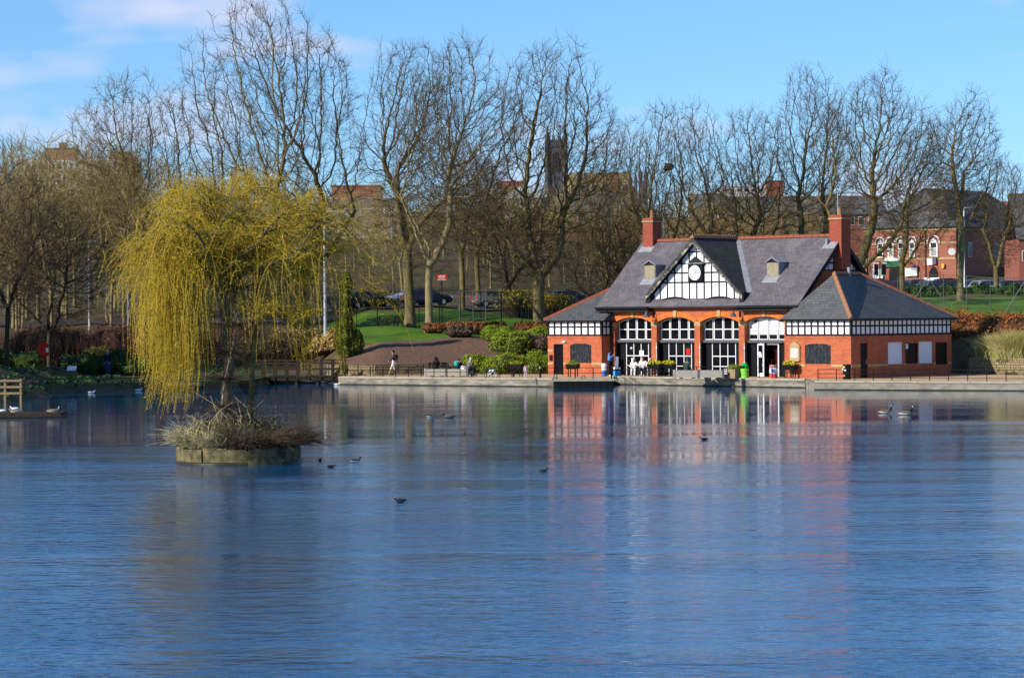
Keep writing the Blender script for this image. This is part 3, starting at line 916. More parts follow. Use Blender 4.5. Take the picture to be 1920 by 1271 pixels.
        for (a, b_, c, e) in ((0, ZB + .06, .10, 2.58), (.62, ZB + .06, .74, 2.58), (.10, 2.46, .62, 2.58), (.10, ZB + .06, .62, ZB + .3)):
            MB().box(a, -.02, b_, c, .03, e).build('stile', M['door_white'], pv)
        MB().box(.10, 0, ZB + .3, .62, .01, 2.46).build('pane', M['glass'], pv)
        MB().box(.12, -.03, 1.9, .42, -.022, 2.05).build('notice', M['paper'], pv)
        MB().box(.2, -.032, 1.72, .5, -.024, 1.95).build('notice', M['paper'], pv)
        MB().box(.56, -.05, 1.2, .62, -.02, 1.3).build('handle', M['galv'], pv)
        md = MB(); md.box(kc - .1, GV + .55, ZB + .06, kc + .62, GV + .6, 2.5); mo = md.build('inner_door', M['maroon'], house)
        for zz in (1.55, 1.05): MB().ball((kc + .3, GV + .53, zz + .2), .03, 6, 4).build('knob', M['galv'], mo)
        fd = MB(); fd.box(kc + .72, GV - .03, ZB + .06, kc + .8, GV + .02, 2.6); fd.box(kc - .12, GV - .03, 2.5, kc + .72, GV + .02, 2.6); fd.build('door_frame', M['door_white'], house)
        MB().box(kc + .8, GV + .0, ZB + .06, hi - .55, GV + .01, 2.6).build('pane', M['glass'], house)
    if k:
        t_ = MB(); t_.tube([(lo + .03, AV - .06, ZB + .05), (lo + .03, AV - .06, 2.6)], .022, 6); to = t_.build('shutter_pole', M['door_white'], house)
        for z in (1.4, 2.3): MB().ball((lo + .03, AV - .06, z), .055, 8, 5).build('knob', M['white_paint'], to)

# ---- main roof --------------------------------------------------------
EV, EZ, RV, RZ = 0.40, 4.93, 5.07, 9.229
VL, VR = -20.45, -4.22
slope = (RZ - EZ) / (RV - EV)


def roof_v(z):
    return EV + (z - EZ) / slope


r = MB(); r.slab([(VL, EV, EZ), (VR, EV, EZ), (VR, RV, RZ), (VL, RV, RZ)], 0.14)
r.slab([(VR, 2 * RV - EV, EZ), (VL, 2 * RV - EV, EZ), (VL, RV, RZ), (VR, RV, RZ)], 0.14)
mr_ = r.build('roof', M['slate'], house)
GH = 3.88
GZf = RZ - .919 * GH
gr = MB()
gr.slab([(UM, .48, RZ + .01), (UM, RV, RZ + .01), (UM - GH, roof_v(GZf) + .02, GZf + .01), (UM - GH, .48, GZf + .01)], 0.13)
gl = gr.build('gable_roof', M['slate_moss'], house)
gr = MB(); gr.slab([(UM, RV, RZ + .01), (UM, .48, RZ + .01), (UM + GH, .48, GZf + .01), (UM + GH, roof_v(GZf) + .02, GZf + .01)], 0.13)
gr.build('gable_roof', M['slate_moss'], house)
for s_ in (-1, 1):                                       # lead valleys
    p, q = Vector((UM + s_ * .05, RV - .02, RZ + .03)), Vector((UM + s_ * (GH + .12), roof_v(GZf) - .05, GZf + .06))
    mbv = MB(); mbv.bar(p, q, 0.34, 0.04); mbv.build('valley_lead', M['lead'], house)
# gutters and eaves
for a, b in ((VL, UM - GH + .3), (UM + GH - .3, VR)):
    g = MB(); g.tube([(a, EV - .06, EZ - .10), (b, EV - .06, EZ - .10)], .085, 8); g.build('gutter', M['black_paint'], house)
    g = MB(); g.box(a + .02, EV + .02, EZ - .33, b - .02, AV + .03, EZ - .16); g.build('soffit', M['timber'], house)


def ridge(p, q, m, n, w=.16, crest=False, name='ridge_tile'):
    p, q = Vector(p), Vector(q)
    d = q - p; L = d.length; d.normalize()
    x = d.cross(Vector((0, 0, 1))).normalized(); z = x.cross(d)
    l = L / n
    b = MB()
    pr = [(-w, -.10), (-w * .6, .015), (-.03, .075), (.03, .075), (w * .6, .015), (w, -.10)]
    vs = [x * a + z * c for a, c in pr] + [d * (l * .96) + x * a + z * c for a, c in pr]
    b.add(vs, [(i, i + 1, i + 7, i + 6) for i in range(5)] + [tuple(range(5, -1, -1)), tuple(range(6, 12))])
    if crest:
        for k in range(2):
            c = d * (l * (.25 + .5 * k)) + z * .07
            vv = [c + d * a_ + x * b_ + z * e for a_ in (-.05, .05) for b_ in (-.02, .02) for e in (0, .10)]
            b.add(vv, [(0, 1, 3, 2), (4, 6, 7, 5), (0, 4, 5, 1), (2, 3, 7, 6), (1, 5, 7, 3)])
    me = b.mesh(name, m)
    for i in range(n):
        link(name, me, house, p + d * (l * i))


ridge((VL + .9, RV, RZ + .05), (UM - .15, RV, RZ + .05), M['terracotta'], 15)
ridge((UM + .15, RV, RZ + .05), (VR - .85, RV, RZ + .05), M['terracotta'], 15)
ridge((UM, .46, RZ + .06), (UM, RV - .1, RZ + .06), M['terra_dark'], 10, crest=True)

# ---- clock gable: backing, timbers, panels ----------------------------
GVP = AV - 0.03
bk = MB(); bk.slab([(UM - 3.55, GVP + .05, 4.95), (UM + 3.55, GVP + .05, 4.95), (UM + 3.55, GVP + .05, GZf + .30), (UM, GVP + .05, RZ - .14), (UM - 3.55, GVP + .05, GZf + .30)], 0.05)
bk.build('gable_backing', M['timber'], house)


def clip(poly, f):
    out = []
    for i in range(len(poly)):
        a, b = poly[i], poly[(i + 1) % len(poly)]
        fa, fb = f(a), f(b)
        if fa >= 0: out.append(a)
        if fa * fb < 0:
            t = fa / (fa - fb); out.append((a[0] + (b[0] - a[0]) * t, a[1] + (b[1] - a[1]) * t))
    return out


ROWZ = [4.95, 6.42, 7.02, 7.60, 8.33, 9.0]
CW = 0.597
for ri in range(5):
    z0, z1 = ROWZ[ri] + (.045 if ri else 0), ROWZ[ri + 1] - .045
    for k in range(-6, 6):
        off = 0.0
        a0, a1 = UM + k * CW + .045, UM + (k + 1) * CW - .045
        poly = [(a0, z0), (a1, z0), (a1, z1), (a0, z1)]
        poly = clip(poly, lambda p: (RZ - .30 - .919 * abs(p[0] - UM)) - p[1] if True else 0)
        poly = clip(poly, lambda p: p[0] - (UM - 3.5)); poly = clip(poly, lambda p: (UM + 3.5) - p[0])
        if len(poly) < 3: continue
        area = abs(sum(poly[i][0] * poly[(i + 1) % len(poly)][1] - poly[(i + 1) % len(poly)][0] * poly[i][1] for i in range(len(poly)))) / 2
        if area < .015: continue
        if ri in (1, 2) and k in (-1, 0): continue          # behind the clock
        MB().slab([(p[0], GVP + .03, p[1]) for p in poly], 0.03).build('panel', M['white'], house)
for ri in range(1, 5):
    hw = (RZ - .25 - ROWZ[ri]) / .919
    MB().box(UM - min(hw, 3.5), GVP, ROWZ[ri] - .045, UM + min(hw, 3.5), GVP + .05, ROWZ[ri] + .045).build('rail', M['timber'], house)
for k in range(-6, 7):
    zt_ = min(RZ - .28 - .919 * abs(k * CW), 9.0)
    if k == 0: zt_ = 9.0
    u_ = UM + max(-3.5, min(3.5, k * CW))
    MB().box(u_ - .045, GVP - .004, 4.95, u_ + .045, GVP + .048, zt_).build('post', M['timber'], house)
for s_ in (-1, 1):                                       # bargeboards, bowed sill beams
    b = MB()
    p, q = Vector((UM, .50, RZ - .14)), Vector((UM + s_ * (GH + .02), .50, GZf - .15))
    b.slab([p + Vector((0, 0, .12)), p - Vector((0, 0, .26)), q - Vector((0, 0, .20)), q + Vector((0, 0, .13))] if s_ > 0 else [p - Vector((0, 0, .26)), p + Vector((0, 0, .12)), q + Vector((0, 0, .13)), q - Vector((0, 0, .20))], 0.07)
    b.build('bargeboard', M['timber_worn'], house)
    so = MB(); so.slab([Vector((UM, .55, RZ - .17)), Vector((UM + s_ * GH, .55, GZf - .17)), Vector((UM + s_ * GH, AV, GZf - .17)), Vector((UM, AV, RZ - .17))], 0.02); so.build('soffit', M['timber'], house)
    c_ = MB(); pts = [(UM + s_ * d_, AV - .05, gable_arc(UM + s_ * d_) + .0) for d_ in np.linspace(0, 3.54, 15)]
    c_.tube(pts, .065, 6); c_.build('bowed_beam', M['timber'], house)
br_ = MB(); br_.box(UM + 3.6, .6, 5.0, UM + 3.95, AV + .1, GZf + .1); br_.box(UM - 3.95, .6, 5.0, UM - 3.6, AV + .1, GZf + .1); br_.build('eaves_block', M['timber'], house)
# clock
ck = MB(); ck.box(UM - .56, GVP - .16, 6.46, UM + .56, GVP + .04, 7.56); cko = ck.build('clock', M['black_paint'], house)
MB().box(UM - .70, GVP - .22, 7.56, UM + .70, GVP + .04, 7.64).build('shelf', M['timber_worn'], cko)
MB().slab([(UM - .55, GVP - .2, 7.64), (UM + .55, GVP - .2, 7.64), (UM, GVP - .2, 8.02)], .22).build('pediment', M['timber'], cko)
fc = MB(); fc.lathe([(0.0, 0), (.47, 0), (.47, .03), (0.0, .031)], 32, caps=False)
fo = fc.build('clock_face', M['white_paint'], cko, loc=(UM, GVP - .165, 7.01), rot=(R(90), 0, 0))


def text_mesh(txt, size, m, name):
    cu = bpy.data.curves.new(name, 'FONT'); cu.body = txt; cu.size = size; cu.align_x = 'CENTER'; cu.align_y = 'CENTER'; cu.extrude = .003
    o = bpy.data.objects.new('tmp', cu); S.collection.objects.link(o)
    me = bpy.data.meshes.new_from_object(o.evaluated_get(bpy.context.evaluated_depsgraph_get()))
    bpy.data.objects.remove(o); bpy.data.curves.remove(cu)
    me.materials.clear(); me.materials.append(m); me.name = name
    return me


for i, nm in enumerate('XII I II III IV V VI VII VIII IX X XI'.split()):
    a = R(90 - 30 * i)
    o = link('numeral', text_mesh(nm, .17, M['black_paint'], 'numeral'), fo, (.36 * math.cos(a), .36 * math.sin(a), .036), (0, 0, a - math.pi / 2))
for ln, wd, deg in ((.2, .04, 90 - 30 * 1.25), (.33, .028, 90 - 6 * 15)):
    a = R(deg)
    MB().rbox((math.cos(a) * ln / 2, math.sin(a) * ln / 2, .045), (ln, wd, .01), (0, 0, a)).build('hand', M['black_paint'], fo)

# ---- gable end (right) half-timbering, walls of the main block
ge = MB()
ge.slab([(-4.64, .95, ZB), (-4.64, 2 * RV - .95, ZB), (-4.64, 2 * RV - .95, 5.3), (-4.64, RV, RZ - .15), (-4.64, .95, 5.3)], .1)
ge.build('gable_wall', M['brick'], house)
ge = MB(); ge.slab([(-4.60, 3.0, 7.05), (-4.60, 2 * RV - 3.0, 7.05), (-4.60, RV, RZ - .17)], .05); ge.build('gable_backing', M['timber'], house)
ge = MB(); ge.slab([(-20.02, 2 * RV - .95, ZB), (-20.02, .95, ZB), (-20.02, .95, 5.3), (-20.02, RV, RZ - .15), (-20.02, 2 * RV - .95, 5.3)], .1); ge.build('gable_wall', M['brick'], house)
bw_ = MB(); bw_.box(-19.9, 2 * RV - 1.05, ZB, -4.75, 2 * RV - .96, 5.2); bw_.build('rear_wall', M['brick'], house)
for ri, (z0, z1) in enumerate(((7.12, 7.46), (7.58, 7.98), (8.08, 8.5))):
    for k in range(-5, 5):
        v0, v1 = RV + k * .52 + .05, RV + (k + 1) * .52 - .05
        poly = clip([(v0, z0), (v1, z0), (v1, z1), (v0, z1)], lambda p: (RZ - .42 - slope * abs(p[0] - RV)) - p[1])
        if len(poly) < 3: continue
        MB().slab([(-4.585, p[0], p[1]) for p in poly], .02).build('panel', M['white'], house)
for s_ in (-1, 1):
    b = MB(); b.slab([(VR + .02, RV, RZ - .02), (VR + .02, RV + s_ * (RV - EV), EZ - .02), (VR + .02, RV + s_ * (RV - EV), EZ - .36), (VR + .02, RV, RZ - .40)][::-s_], .06); b.build('bargeboard', M['timber'], house)
    so = MB(); so.slab([(VR - .05, RV, RZ - .18), (VR - .05, RV + s_ * (RV - EV), EZ - .18), (-4.6, RV + s_ * (RV - EV), EZ - .18), (-4.6, RV, RZ - .18)], .02); so.build('soffit', M['timber'], house)
    b = MB(); b.slab([(VL - .02, RV, RZ - .02), (VL - .02, RV + s_ * (RV - EV), EZ - .02), (VL - .02, RV + s_ * (RV - EV), EZ - .36), (VL - .02, RV, RZ - .40)][::s_], .06); b.build('bargeboard', M['timber'], house)


def chimney(u0, u1, v0, v1, zb_, zt_, lbl):
    c = MB(); c.box(u0, v0, zb_, u1, v1, zt_ - .28)
    co = c.build('chimney', M['chimney_brick'], house)
    MB().box(u0 - .06, v0 - .06, zt_ - .28, u1 + .06, v1 + .06, zt_ - .2).build('cap_course', M['stone'], co)
    MB().box(u0 - .02, v0 - .02, zt_ - .2, u1 + .02, v1 + .02, zt_).build('cap', M['chimney_brick'], co)
    MB().lathe([(.17, 0), (.14, .1), (.13, .42), (.16, .46), (.16, .5), (.11, .5)], 12, ((u0 + u1) / 2, (v0 + v1) / 2, zt_)).build('chimney_pot', M['terra_dark'], co)
    return co


c1 = chimney(-20.02, -19.2, 4.62, 5.52, 8.5, 10.75, '')
c2 = chimney(-4.9, -4.0, 4.6, 5.55, 7.1, 10.5, '')
MB().box(-5.05, 4.35, 8.55, -4.9, 4.62, 8.98).build('lead_apron', M['lead'], c2)
fl = MB(); fl.slab([(-20.2, 4.25, roof_v(0) * 0 + EZ + (4.25 - EV) * slope + .03), (-19.05, 4.25, EZ + (4.25 - EV) * slope + .03), (-19.05, 4.66, EZ + (4.66 - EV) * slope + .03), (-20.2, 4.66, EZ + (4.66 - EV) * slope + .03)], .03); fl.build('flashing', M['lead'], house)
fl = MB(); fl.slab([(-5.2, 4.15, EZ + (4.15 - EV) * slope + .03), (-4.25, 4.15, EZ + (4.15 - EV) * slope + .03), (-4.25, 4.64, EZ + (4.64 - EV) * slope + .03), (-5.2, 4.64, EZ + (4.64 - EV) * slope + .03)], .03); fl.build('flashing', M['lead'], house)
MB().tube([(-4.55, 5.0, 10.5), (-4.55, 5.0, 11.9)], .03, 6).build('flue', M['galv'], c2)


def vent(u, v0, w=.92):
    z0 = EZ + (v0 - EV) * slope
    b = MB(); b.box(u - w / 2, v0, z0 - .2, u + w / 2, v0 + 1.5, z0 + .86)
    o = b.build('roof_vent', M['lead'], house)
    MB().box(u - w / 2 + .03, v0 - .03, z0 + .02, u + w / 2 - .03, v0 + .0, z0 + .84).build('louvre_board', mat('weathered_louvre', (0.40, 0.34, 0.22), (0.28, 0.24, 0.17), scale=6), o)
    e = w / 2 + .1; zt_ = z0 + .84
    for s_ in (-1, 1):
        MB().slab([(u, v0 - .12, zt_ + .34), (u, v0 + 1.6, zt_ + .34), (u + s_ * e, v0 + 1.6, zt_ + .05), (u + s_ * e, v0 - .12, zt_ + .05)][::-s_], .05).build('vent_roof', M['lead'], o)
    MB().slab([(u - w / 2, v0 - .01, zt_), (u + w / 2, v0 - .01, zt_), (u, v0 - .01, zt_ + .3)], .03).build('vent_gable', M['timber'], o)
    ap = v0 - .45
    MB().slab([(u - w / 2 - .1, ap, EZ + (ap - EV) * slope + .025), (u + w / 2 + .1, ap, EZ + (ap - EV) * slope + .025), (u + w / 2 + .1, v0 + .05, EZ + (v0 + .05 - EV) * slope + .025), (u - w / 2 - .1, v0 + .05, EZ + (v0 + .05 - EV) * slope + .025)], .02).build('lead_apron', M['lead'], o)


vent(-17.55, 2.35)
vent(-7.6, 2.35)

# ---- wing roofs
E_ = 0.20
ZE = ZG + 0.06


def hip(u0, u1, v0, v1, A1, A2, m, hips):
    zt_ = 6.84
    a1, a2 = (A1[0], A1[1], zt_), (A2[0], A2[1], zt_)
    c = [(u0, v0, ZE), (u1, v0, ZE), (u1, v1, ZE), (u0, v1, ZE)]
    rb = MB()
    rb.add([c[0], c[1], a1], [(0, 1, 2)]); rb.add([c[1], c[2], a2, a1], [(0, 1, 2, 3)])
    rb.add([c[2], c[3], a2], [(0, 1, 2)]); rb.add([c[3], c[0], a1, a2], [(0, 1, 2, 3)])
    rb.add([(p[0], p[1], ZE - .07) for p in c], [(3, 2, 1, 0)])
    for i in range(4):
        p, q = c[i], c[(i + 1) % 4]
        rb.add([p, q, (q[0], q[1], ZE - .07), (p[0], p[1], ZE - .07)], [(3, 2, 1, 0)])
    rb.build('wing_roof', m, house)
    for p, q, n in hips:
        pt = {'a1': a1, 'a2': a2, 0: c[0], 1: c[1], 2: c[2], 3: c[3]}
        ridge(Vector(pt[p]) + Vector((0, 0, .04)), Vector(pt[q]) + Vector((0, 0, .04)), M['terra_dark'] if u1 > -5 else M['terracotta'], n, .15, name='hip_tile')
    g = MB(); pts = [(c[i][0], c[i][1], ZE - .09) for i in (0, 1, 2, 3, 0)]
    for p, q in zip(pts[:-1], pts[1:]): g.tube([p, q], .06, 7)
    g.build('gutter', M['black_paint'], house)


hip(U0 - E_, E_, -E_, 11.08, (-2.63, 1.99), (-3.5, 5.8), M['slate_grey'], (('a1', 1, 10), ('a2', 2, 15), ('a1', 'a2', 8)))
hip(-24.34 - E_, -19.25, -E_, 8.4, (-21.1, 5.0), (-20.6, 5.4), M['slate_grey'], (('a1', 0, 15),))
MB().lathe([(.1, 0), (.1, .5), (.12, .5), (.12, .62)], 8, (-3.0, 4.0, 6.6)).build('vent_pipe', M['lead'], house)
# rainwater pipes and hoppers
for u_ in (-19.55, -5.05):
    p = MB(); p.tube([(u_, EV, EZ - .15), (u_, EV + .05, EZ - .4), (u_, AV - .07, EZ - .75), (u_, AV - .07, 4.0 if u_ > -10 else ZB)], .045, 7); p.build('downpipe', M['black_paint'], house)


# swan-neck lamps
def lamp(u):
    o = MB(); o.tube([(u, AV, 4.35), (u, AV - .12, 4.62), (u, AV - .4, 4.78), (u, AV - .68, 4.74), (u, AV - .74, 4.6)], .03, 7)
    o.box(u - .07, AV - .05, 4.2, u + .07, AV, 4.5)
    lo_ = o.build('wall_lamp', M['iron'], house)
    MB().lathe([(.05, .25), (.07, .16), (.11, .08), (.23, -.1), (.25, -.13)], 14, (u, AV - .74, 4.36), caps=False).build('lamp_shade', M['grey_steel'], lo_, True)


lamp(-15.95 - .1)
lamp(-8.97 - .1)

# ================================================================== trees
def prisms(P0, T0, R0, P1, T1, R1, n):
    """vectorised tapered prisms; neighbouring segments share ring orientation so they read as one limb"""
    def ring(P, T, Rr):
        ref = np.array([0.31, 0.93, 0.19]); ref /= np.linalg.norm(ref)
        X = ref - T * (T @ ref)[:, None]
        X /= np.linalg.norm(X, axis=1)[:, None] + 1e-9
        Yv = np.cross(T, X)
        a = np.arange(n) * 2 * np.pi / n
        return P[:, None, :] + Rr[:, None, None] * (np.cos(a)[None, :, None] * X[:, None, :] + np.sin(a)[None, :, None] * Yv[:, None, :])
    A, B = ring(P0, T0, R0), ring(P1, T1, R1)
    m = len(P0)
    V = np.concatenate([A, B], 1).reshape(-1, 3)
    base = (np.arange(m) * 2 * n)[:, None]
    k = np.arange(n); k2 = (k + 1) % n
    Fq = np.stack([base + k, base + k2, base + n + k2, base + n + k], -1).reshape(-1, 4)
    return V, Fq


class Segs:
    def __init__(s): s.a = []

    def poly(s, pts, rs):
        """pts list of 3-tuples, rs radii"""
        n = len(pts)
        T = []
        for i in range(n):
            p, q = pts[max(0, i - 1)], pts[min(n - 1, i + 1)]
            d = (q[0] - p[0], q[1] - p[1], q[2] - p[2]); l = math.sqrt(d[0] ** 2 + d[1] ** 2 + d[2] ** 2) + 1e-9
            T.append((d[0] / l, d[1] / l, d[2] / l))
        for i in range(n - 1):
            s.a.append((*pts[i], *T[i], rs[i], *pts[i + 1], *T[i + 1], rs[i + 1]))

    def arr(s): return np.array(s.a, float).reshape(-1, 14)


def seg_mesh(name, A, n, m, smooth=True):
    V, Fq = prisms(A[:, 0:3], A[:, 3:6], A[:, 6], A[:, 7:10], A[:, 10:13], A[:, 13], n)
    return fast_mesh(name, V, Fq, m, smooth)


def tilt(rnd, d, ang):
    D = Vector(d)
    x = D.orthogonal().normalized(); y = D.cross(x)
    a = rnd.uniform(0, 6.283)
    v = D * math.cos(ang) + (x * math.cos(a) + y * math.sin(a)) * math.sin(ang)
    return tuple(v.normalized())


def plant_tree(name, label, x_px, Y, me, group=None, rz=0.0, cat='tree', z=None, sc=1.0, X=None):
    X = X if X is not None else at(x_px, 600, Y).x
    root = empty(name, (X, Y, tz(X, Y) if z is None else z), rz)
    root.scale = (sc, sc, sc)
    tag(root, label, cat, group)
    link('trunk', me[0], root); link('crown', me[1], root)
    return root


def sc_tree(seed, H, Wd, stems, trunk=.2, r0=.35, n_att=1300, bark=None, twig=None, off=0.0, droop=0.0, thick=.045, tips=1.6, wig=.16, step=.5, rtip=.0105, depth=.8):
    """space-colonisation tree: limbs reach out to fill a rounded crown envelope, then fine twigs spray from the outer wood.
    off = sideways shift of the crown centre over the bole (m)"""
    rs = np.random.RandomState(seed)
    tl = H * trunk
    pos, par = [np.zeros(3)], [-1]
    n0 = max(3, int(tl / .6)); lean = rs.normal(0, .02, 2)
    for i in range(1, n0 + 1):
        z = tl * i / n0
        pos.append(np.array([lean[0] * z + .06 * math.sin(z * .9 + seed), lean[1] * z, z])); par.append(len(pos) - 2)
    top = len(pos) - 1
    for sx, sy, sh in stems:
        d = np.array([sx * 1.25, sy * 1.5 + rs.normal(0, .2), 1.0]); d /= np.linalg.norm(d)
        p, last = pos[top].copy(), top
        for k in range(int(H * .30 * (.55 + .6 * sh) / step)):
            d = d + rs.normal(0, .085, 3) + np.array([off * .003, 0, .02]); d /= np.linalg.norm(d)
            p = p + d * step; pos.append(p); par.append(last); last = len(pos) - 1
    zc = tl * .8 + (H - tl * .8) * .50; rz = H - zc; rx = Wd / 2
    D = rs.normal(size=(n_att * 3, 3)); D /= np.linalg.norm(D, axis=1)[:, None]
    rr = rs.uniform(0, 1, len(D)) ** .42
    A = D * rr[:, None] * np.array([rx, rx * depth, rz]); lowr = np.where(A[:, 2] < 0, 1 + .22 * A[:, 2] / rz, 1.0)
    A[:, :2] *= lowr[:, None]
    lump = 1 + .10 * np.sin(D[:, 0] * 4 + seed) * np.sin(D[:, 2] * 5 + seed * 2) + .08 * np.sin(D[:, 1] * 7 + D[:, 0] * 6)
    A *= lump[:, None]
    A[:, 0] += off * np.clip((A[:, 2] + zc) / zc, 0, 1.2); A[:, 2] += zc
    A = A[A[:, 2] > tl * .75][:n_att]
    alive = np.ones(len(A), bool)
    P = np.array(pos)
    dd = np.linalg.norm(A[:, None, :] - P[None], axis=2); ni = dd.argmin(1); nd = dd.min(1)
    kill, infl = step * 1.25, max(2.6, H * .16)
    kids = {}
    for it in range(150):
        idx_a = np.where(alive & (nd < infl))[0]
        if len(idx_a) == 0: break
        acc = np.zeros((len(pos), 3))
        v = A[idx_a] - P[ni[idx_a]]; v /= np.linalg.norm(v, axis=1)[:, None] + 1e-9
        np.add.at(acc, ni[idx_a], v)
        src = np.unique(ni[idx_a])
        g = acc[src]; g /= np.linalg.norm(g, axis=1)[:, None] + 1e-9
        g = g + rs.normal(0, wig, g.shape) + np.array([0, 0, .02 - droop]); g /= np.linalg.norm(g, axis=1)[:, None]
        keep = np.array([kids.get(int(s_), 0) < 4 for s_ in src])
        src, g = src[keep], g[keep]
        if len(src) == 0: break
        new = P[src] + g * step
        b0 = len(pos)
        for s_, p in zip(src, new):
            pos.append(p); par.append(int(s_)); kids[int(s_)] = kids.get(int(s_), 0) + 1
        P = np.array(pos)
        d2 = ((A[:, None, :] - new[None]) ** 2).sum(2); a_ = d2.argmin(1); m_ = np.sqrt(d2[np.arange(len(A)), a_])
        up = m_ < nd; nd = np.where(up, m_, nd); ni = np.where(up, b0 + a_, ni)
        left = nd > kill
        A, nd, ni = A[left], nd[left], ni[left]; alive = np.ones(len(A), bool)
        if len(A) == 0 or len(pos) > 9500: break
    n = len(pos); par = np.array(par)
    kidsum = np.zeros((n, 3)); kc = np.zeros(n)
    for _ in range(4):                                    # relax the kinks out of the limbs
        kidsum[:] = 0; kc[:] = 0
        np.add.at(kidsum, par[1:], P[1:]); np.add.at(kc, par[1:], 1)
        mid = (P[np.maximum(par, 0)] + kidsum / np.maximum(kc, 1)[:, None]) / 2
        ok = (kc > 0) & (np.arange(n) > top)
        P = np.where(ok[:, None], P * .6 + mid * .4, P)
    load = np.zeros(n); cnt = np.bincount(par[par >= 0], minlength=n)
    load[cnt == 0] = rtip ** 2.25
    for i in range(n - 1, 0, -1):
        load[par[i]] += load[i]
    rad = load ** (1 / 2.25)
    rad *= 1.0
    k0 = r0 / max(rad[top], 1e-6)
    rad = rad * (1 + (k0 - 1) * np.clip(rad / rad[top], 0, 1) ** .52)
    # bole flare
    for i in range(top + 1): rad[i] = r0 * (1.0 + .45 * max(0, 1 - P[i][2] / (H * .05)) - .12 * i / max(1, top))
    # smooth the tangents
    T = np.zeros((n, 3)); T[0] = (0, 0, 1)
    first = {}
    for i in range(1, n):
        T[i] = P[i] - P[par[i]]
        if par[i] not in first or rad[i] > rad[first[par[i]]]: first[par[i]] = i
    T /= np.linalg.norm(T, axis=1)[:, None] + 1e-9
    Tn = T.copy()
    for p_, c_ in first.items(): Tn[p_] = T[p_] + T[c_]
    Tn /= np.linalg.norm(Tn, axis=1)[:, None] + 1e-9
    ii = np.arange(1, n); pp = par[1:]
    main = np.array([first.get(int(p_)) == i for i, p_ in zip(ii, pp)])
    r_par = np.where(main, rad[pp], np.minimum(rad[pp], rad[ii] * 1.25))
    t_par = np.where(main[:, None], Tn[pp], T[ii])
    S_ = np.concatenate([P[pp], t_par, r_par[:, None], P[ii], Tn[ii], rad[ii][:, None]], 1)
    S_[0, 2] = -.5
    # twigs
    thin = np.where(rad < rtip * 2.6)[0]
    tw = []
    m_ = int(len(thin) * tips)
    src = rs.choice(thin, m_)
    c = P[src]; out = c - np.array([off, 0, zc - rz * .35]); out /= np.linalg.norm(out, axis=1)[:, None] + 1e-9
    d = Tn[src] * .7 + out * .5 + rs.normal(0, .55, (m_, 3)) + np.array([0, 0, .15 - droop]); d /= np.linalg.norm(d, axis=1)[:, None]
    p = c; r_ = np.full(m_, rtip * .85)
    for k in range(2):
        ln = rs.uniform(.26, .62, m_)[:, None] * .95
        d2 = d + rs.normal(0, .22, (m_, 3)); d2 /= np.linalg.norm(d2, axis=1)[:, None]
        q_ = p + d2 * ln; r2 = r_ * .78
        tw.append(np.concatenate([p, d, r_[:, None], q_, d2, r2[:, None]], 1))
        p, d, r_ = q_, d2, r2
    S_ = np.concatenate([S_] + tw, 0)
    ztop = np.percentile(S_[:, 9], 99.7)
    f = H / ztop
    S_[:, [2, 9]] *= f
    big = np.maximum(S_[:, 6], S_[:, 13]) > thick
    return seg_mesh('trunk', S_[big], 8, bark or M['bark']), seg_mesh('crown', S_[~big], 3, twig or M['twig'])


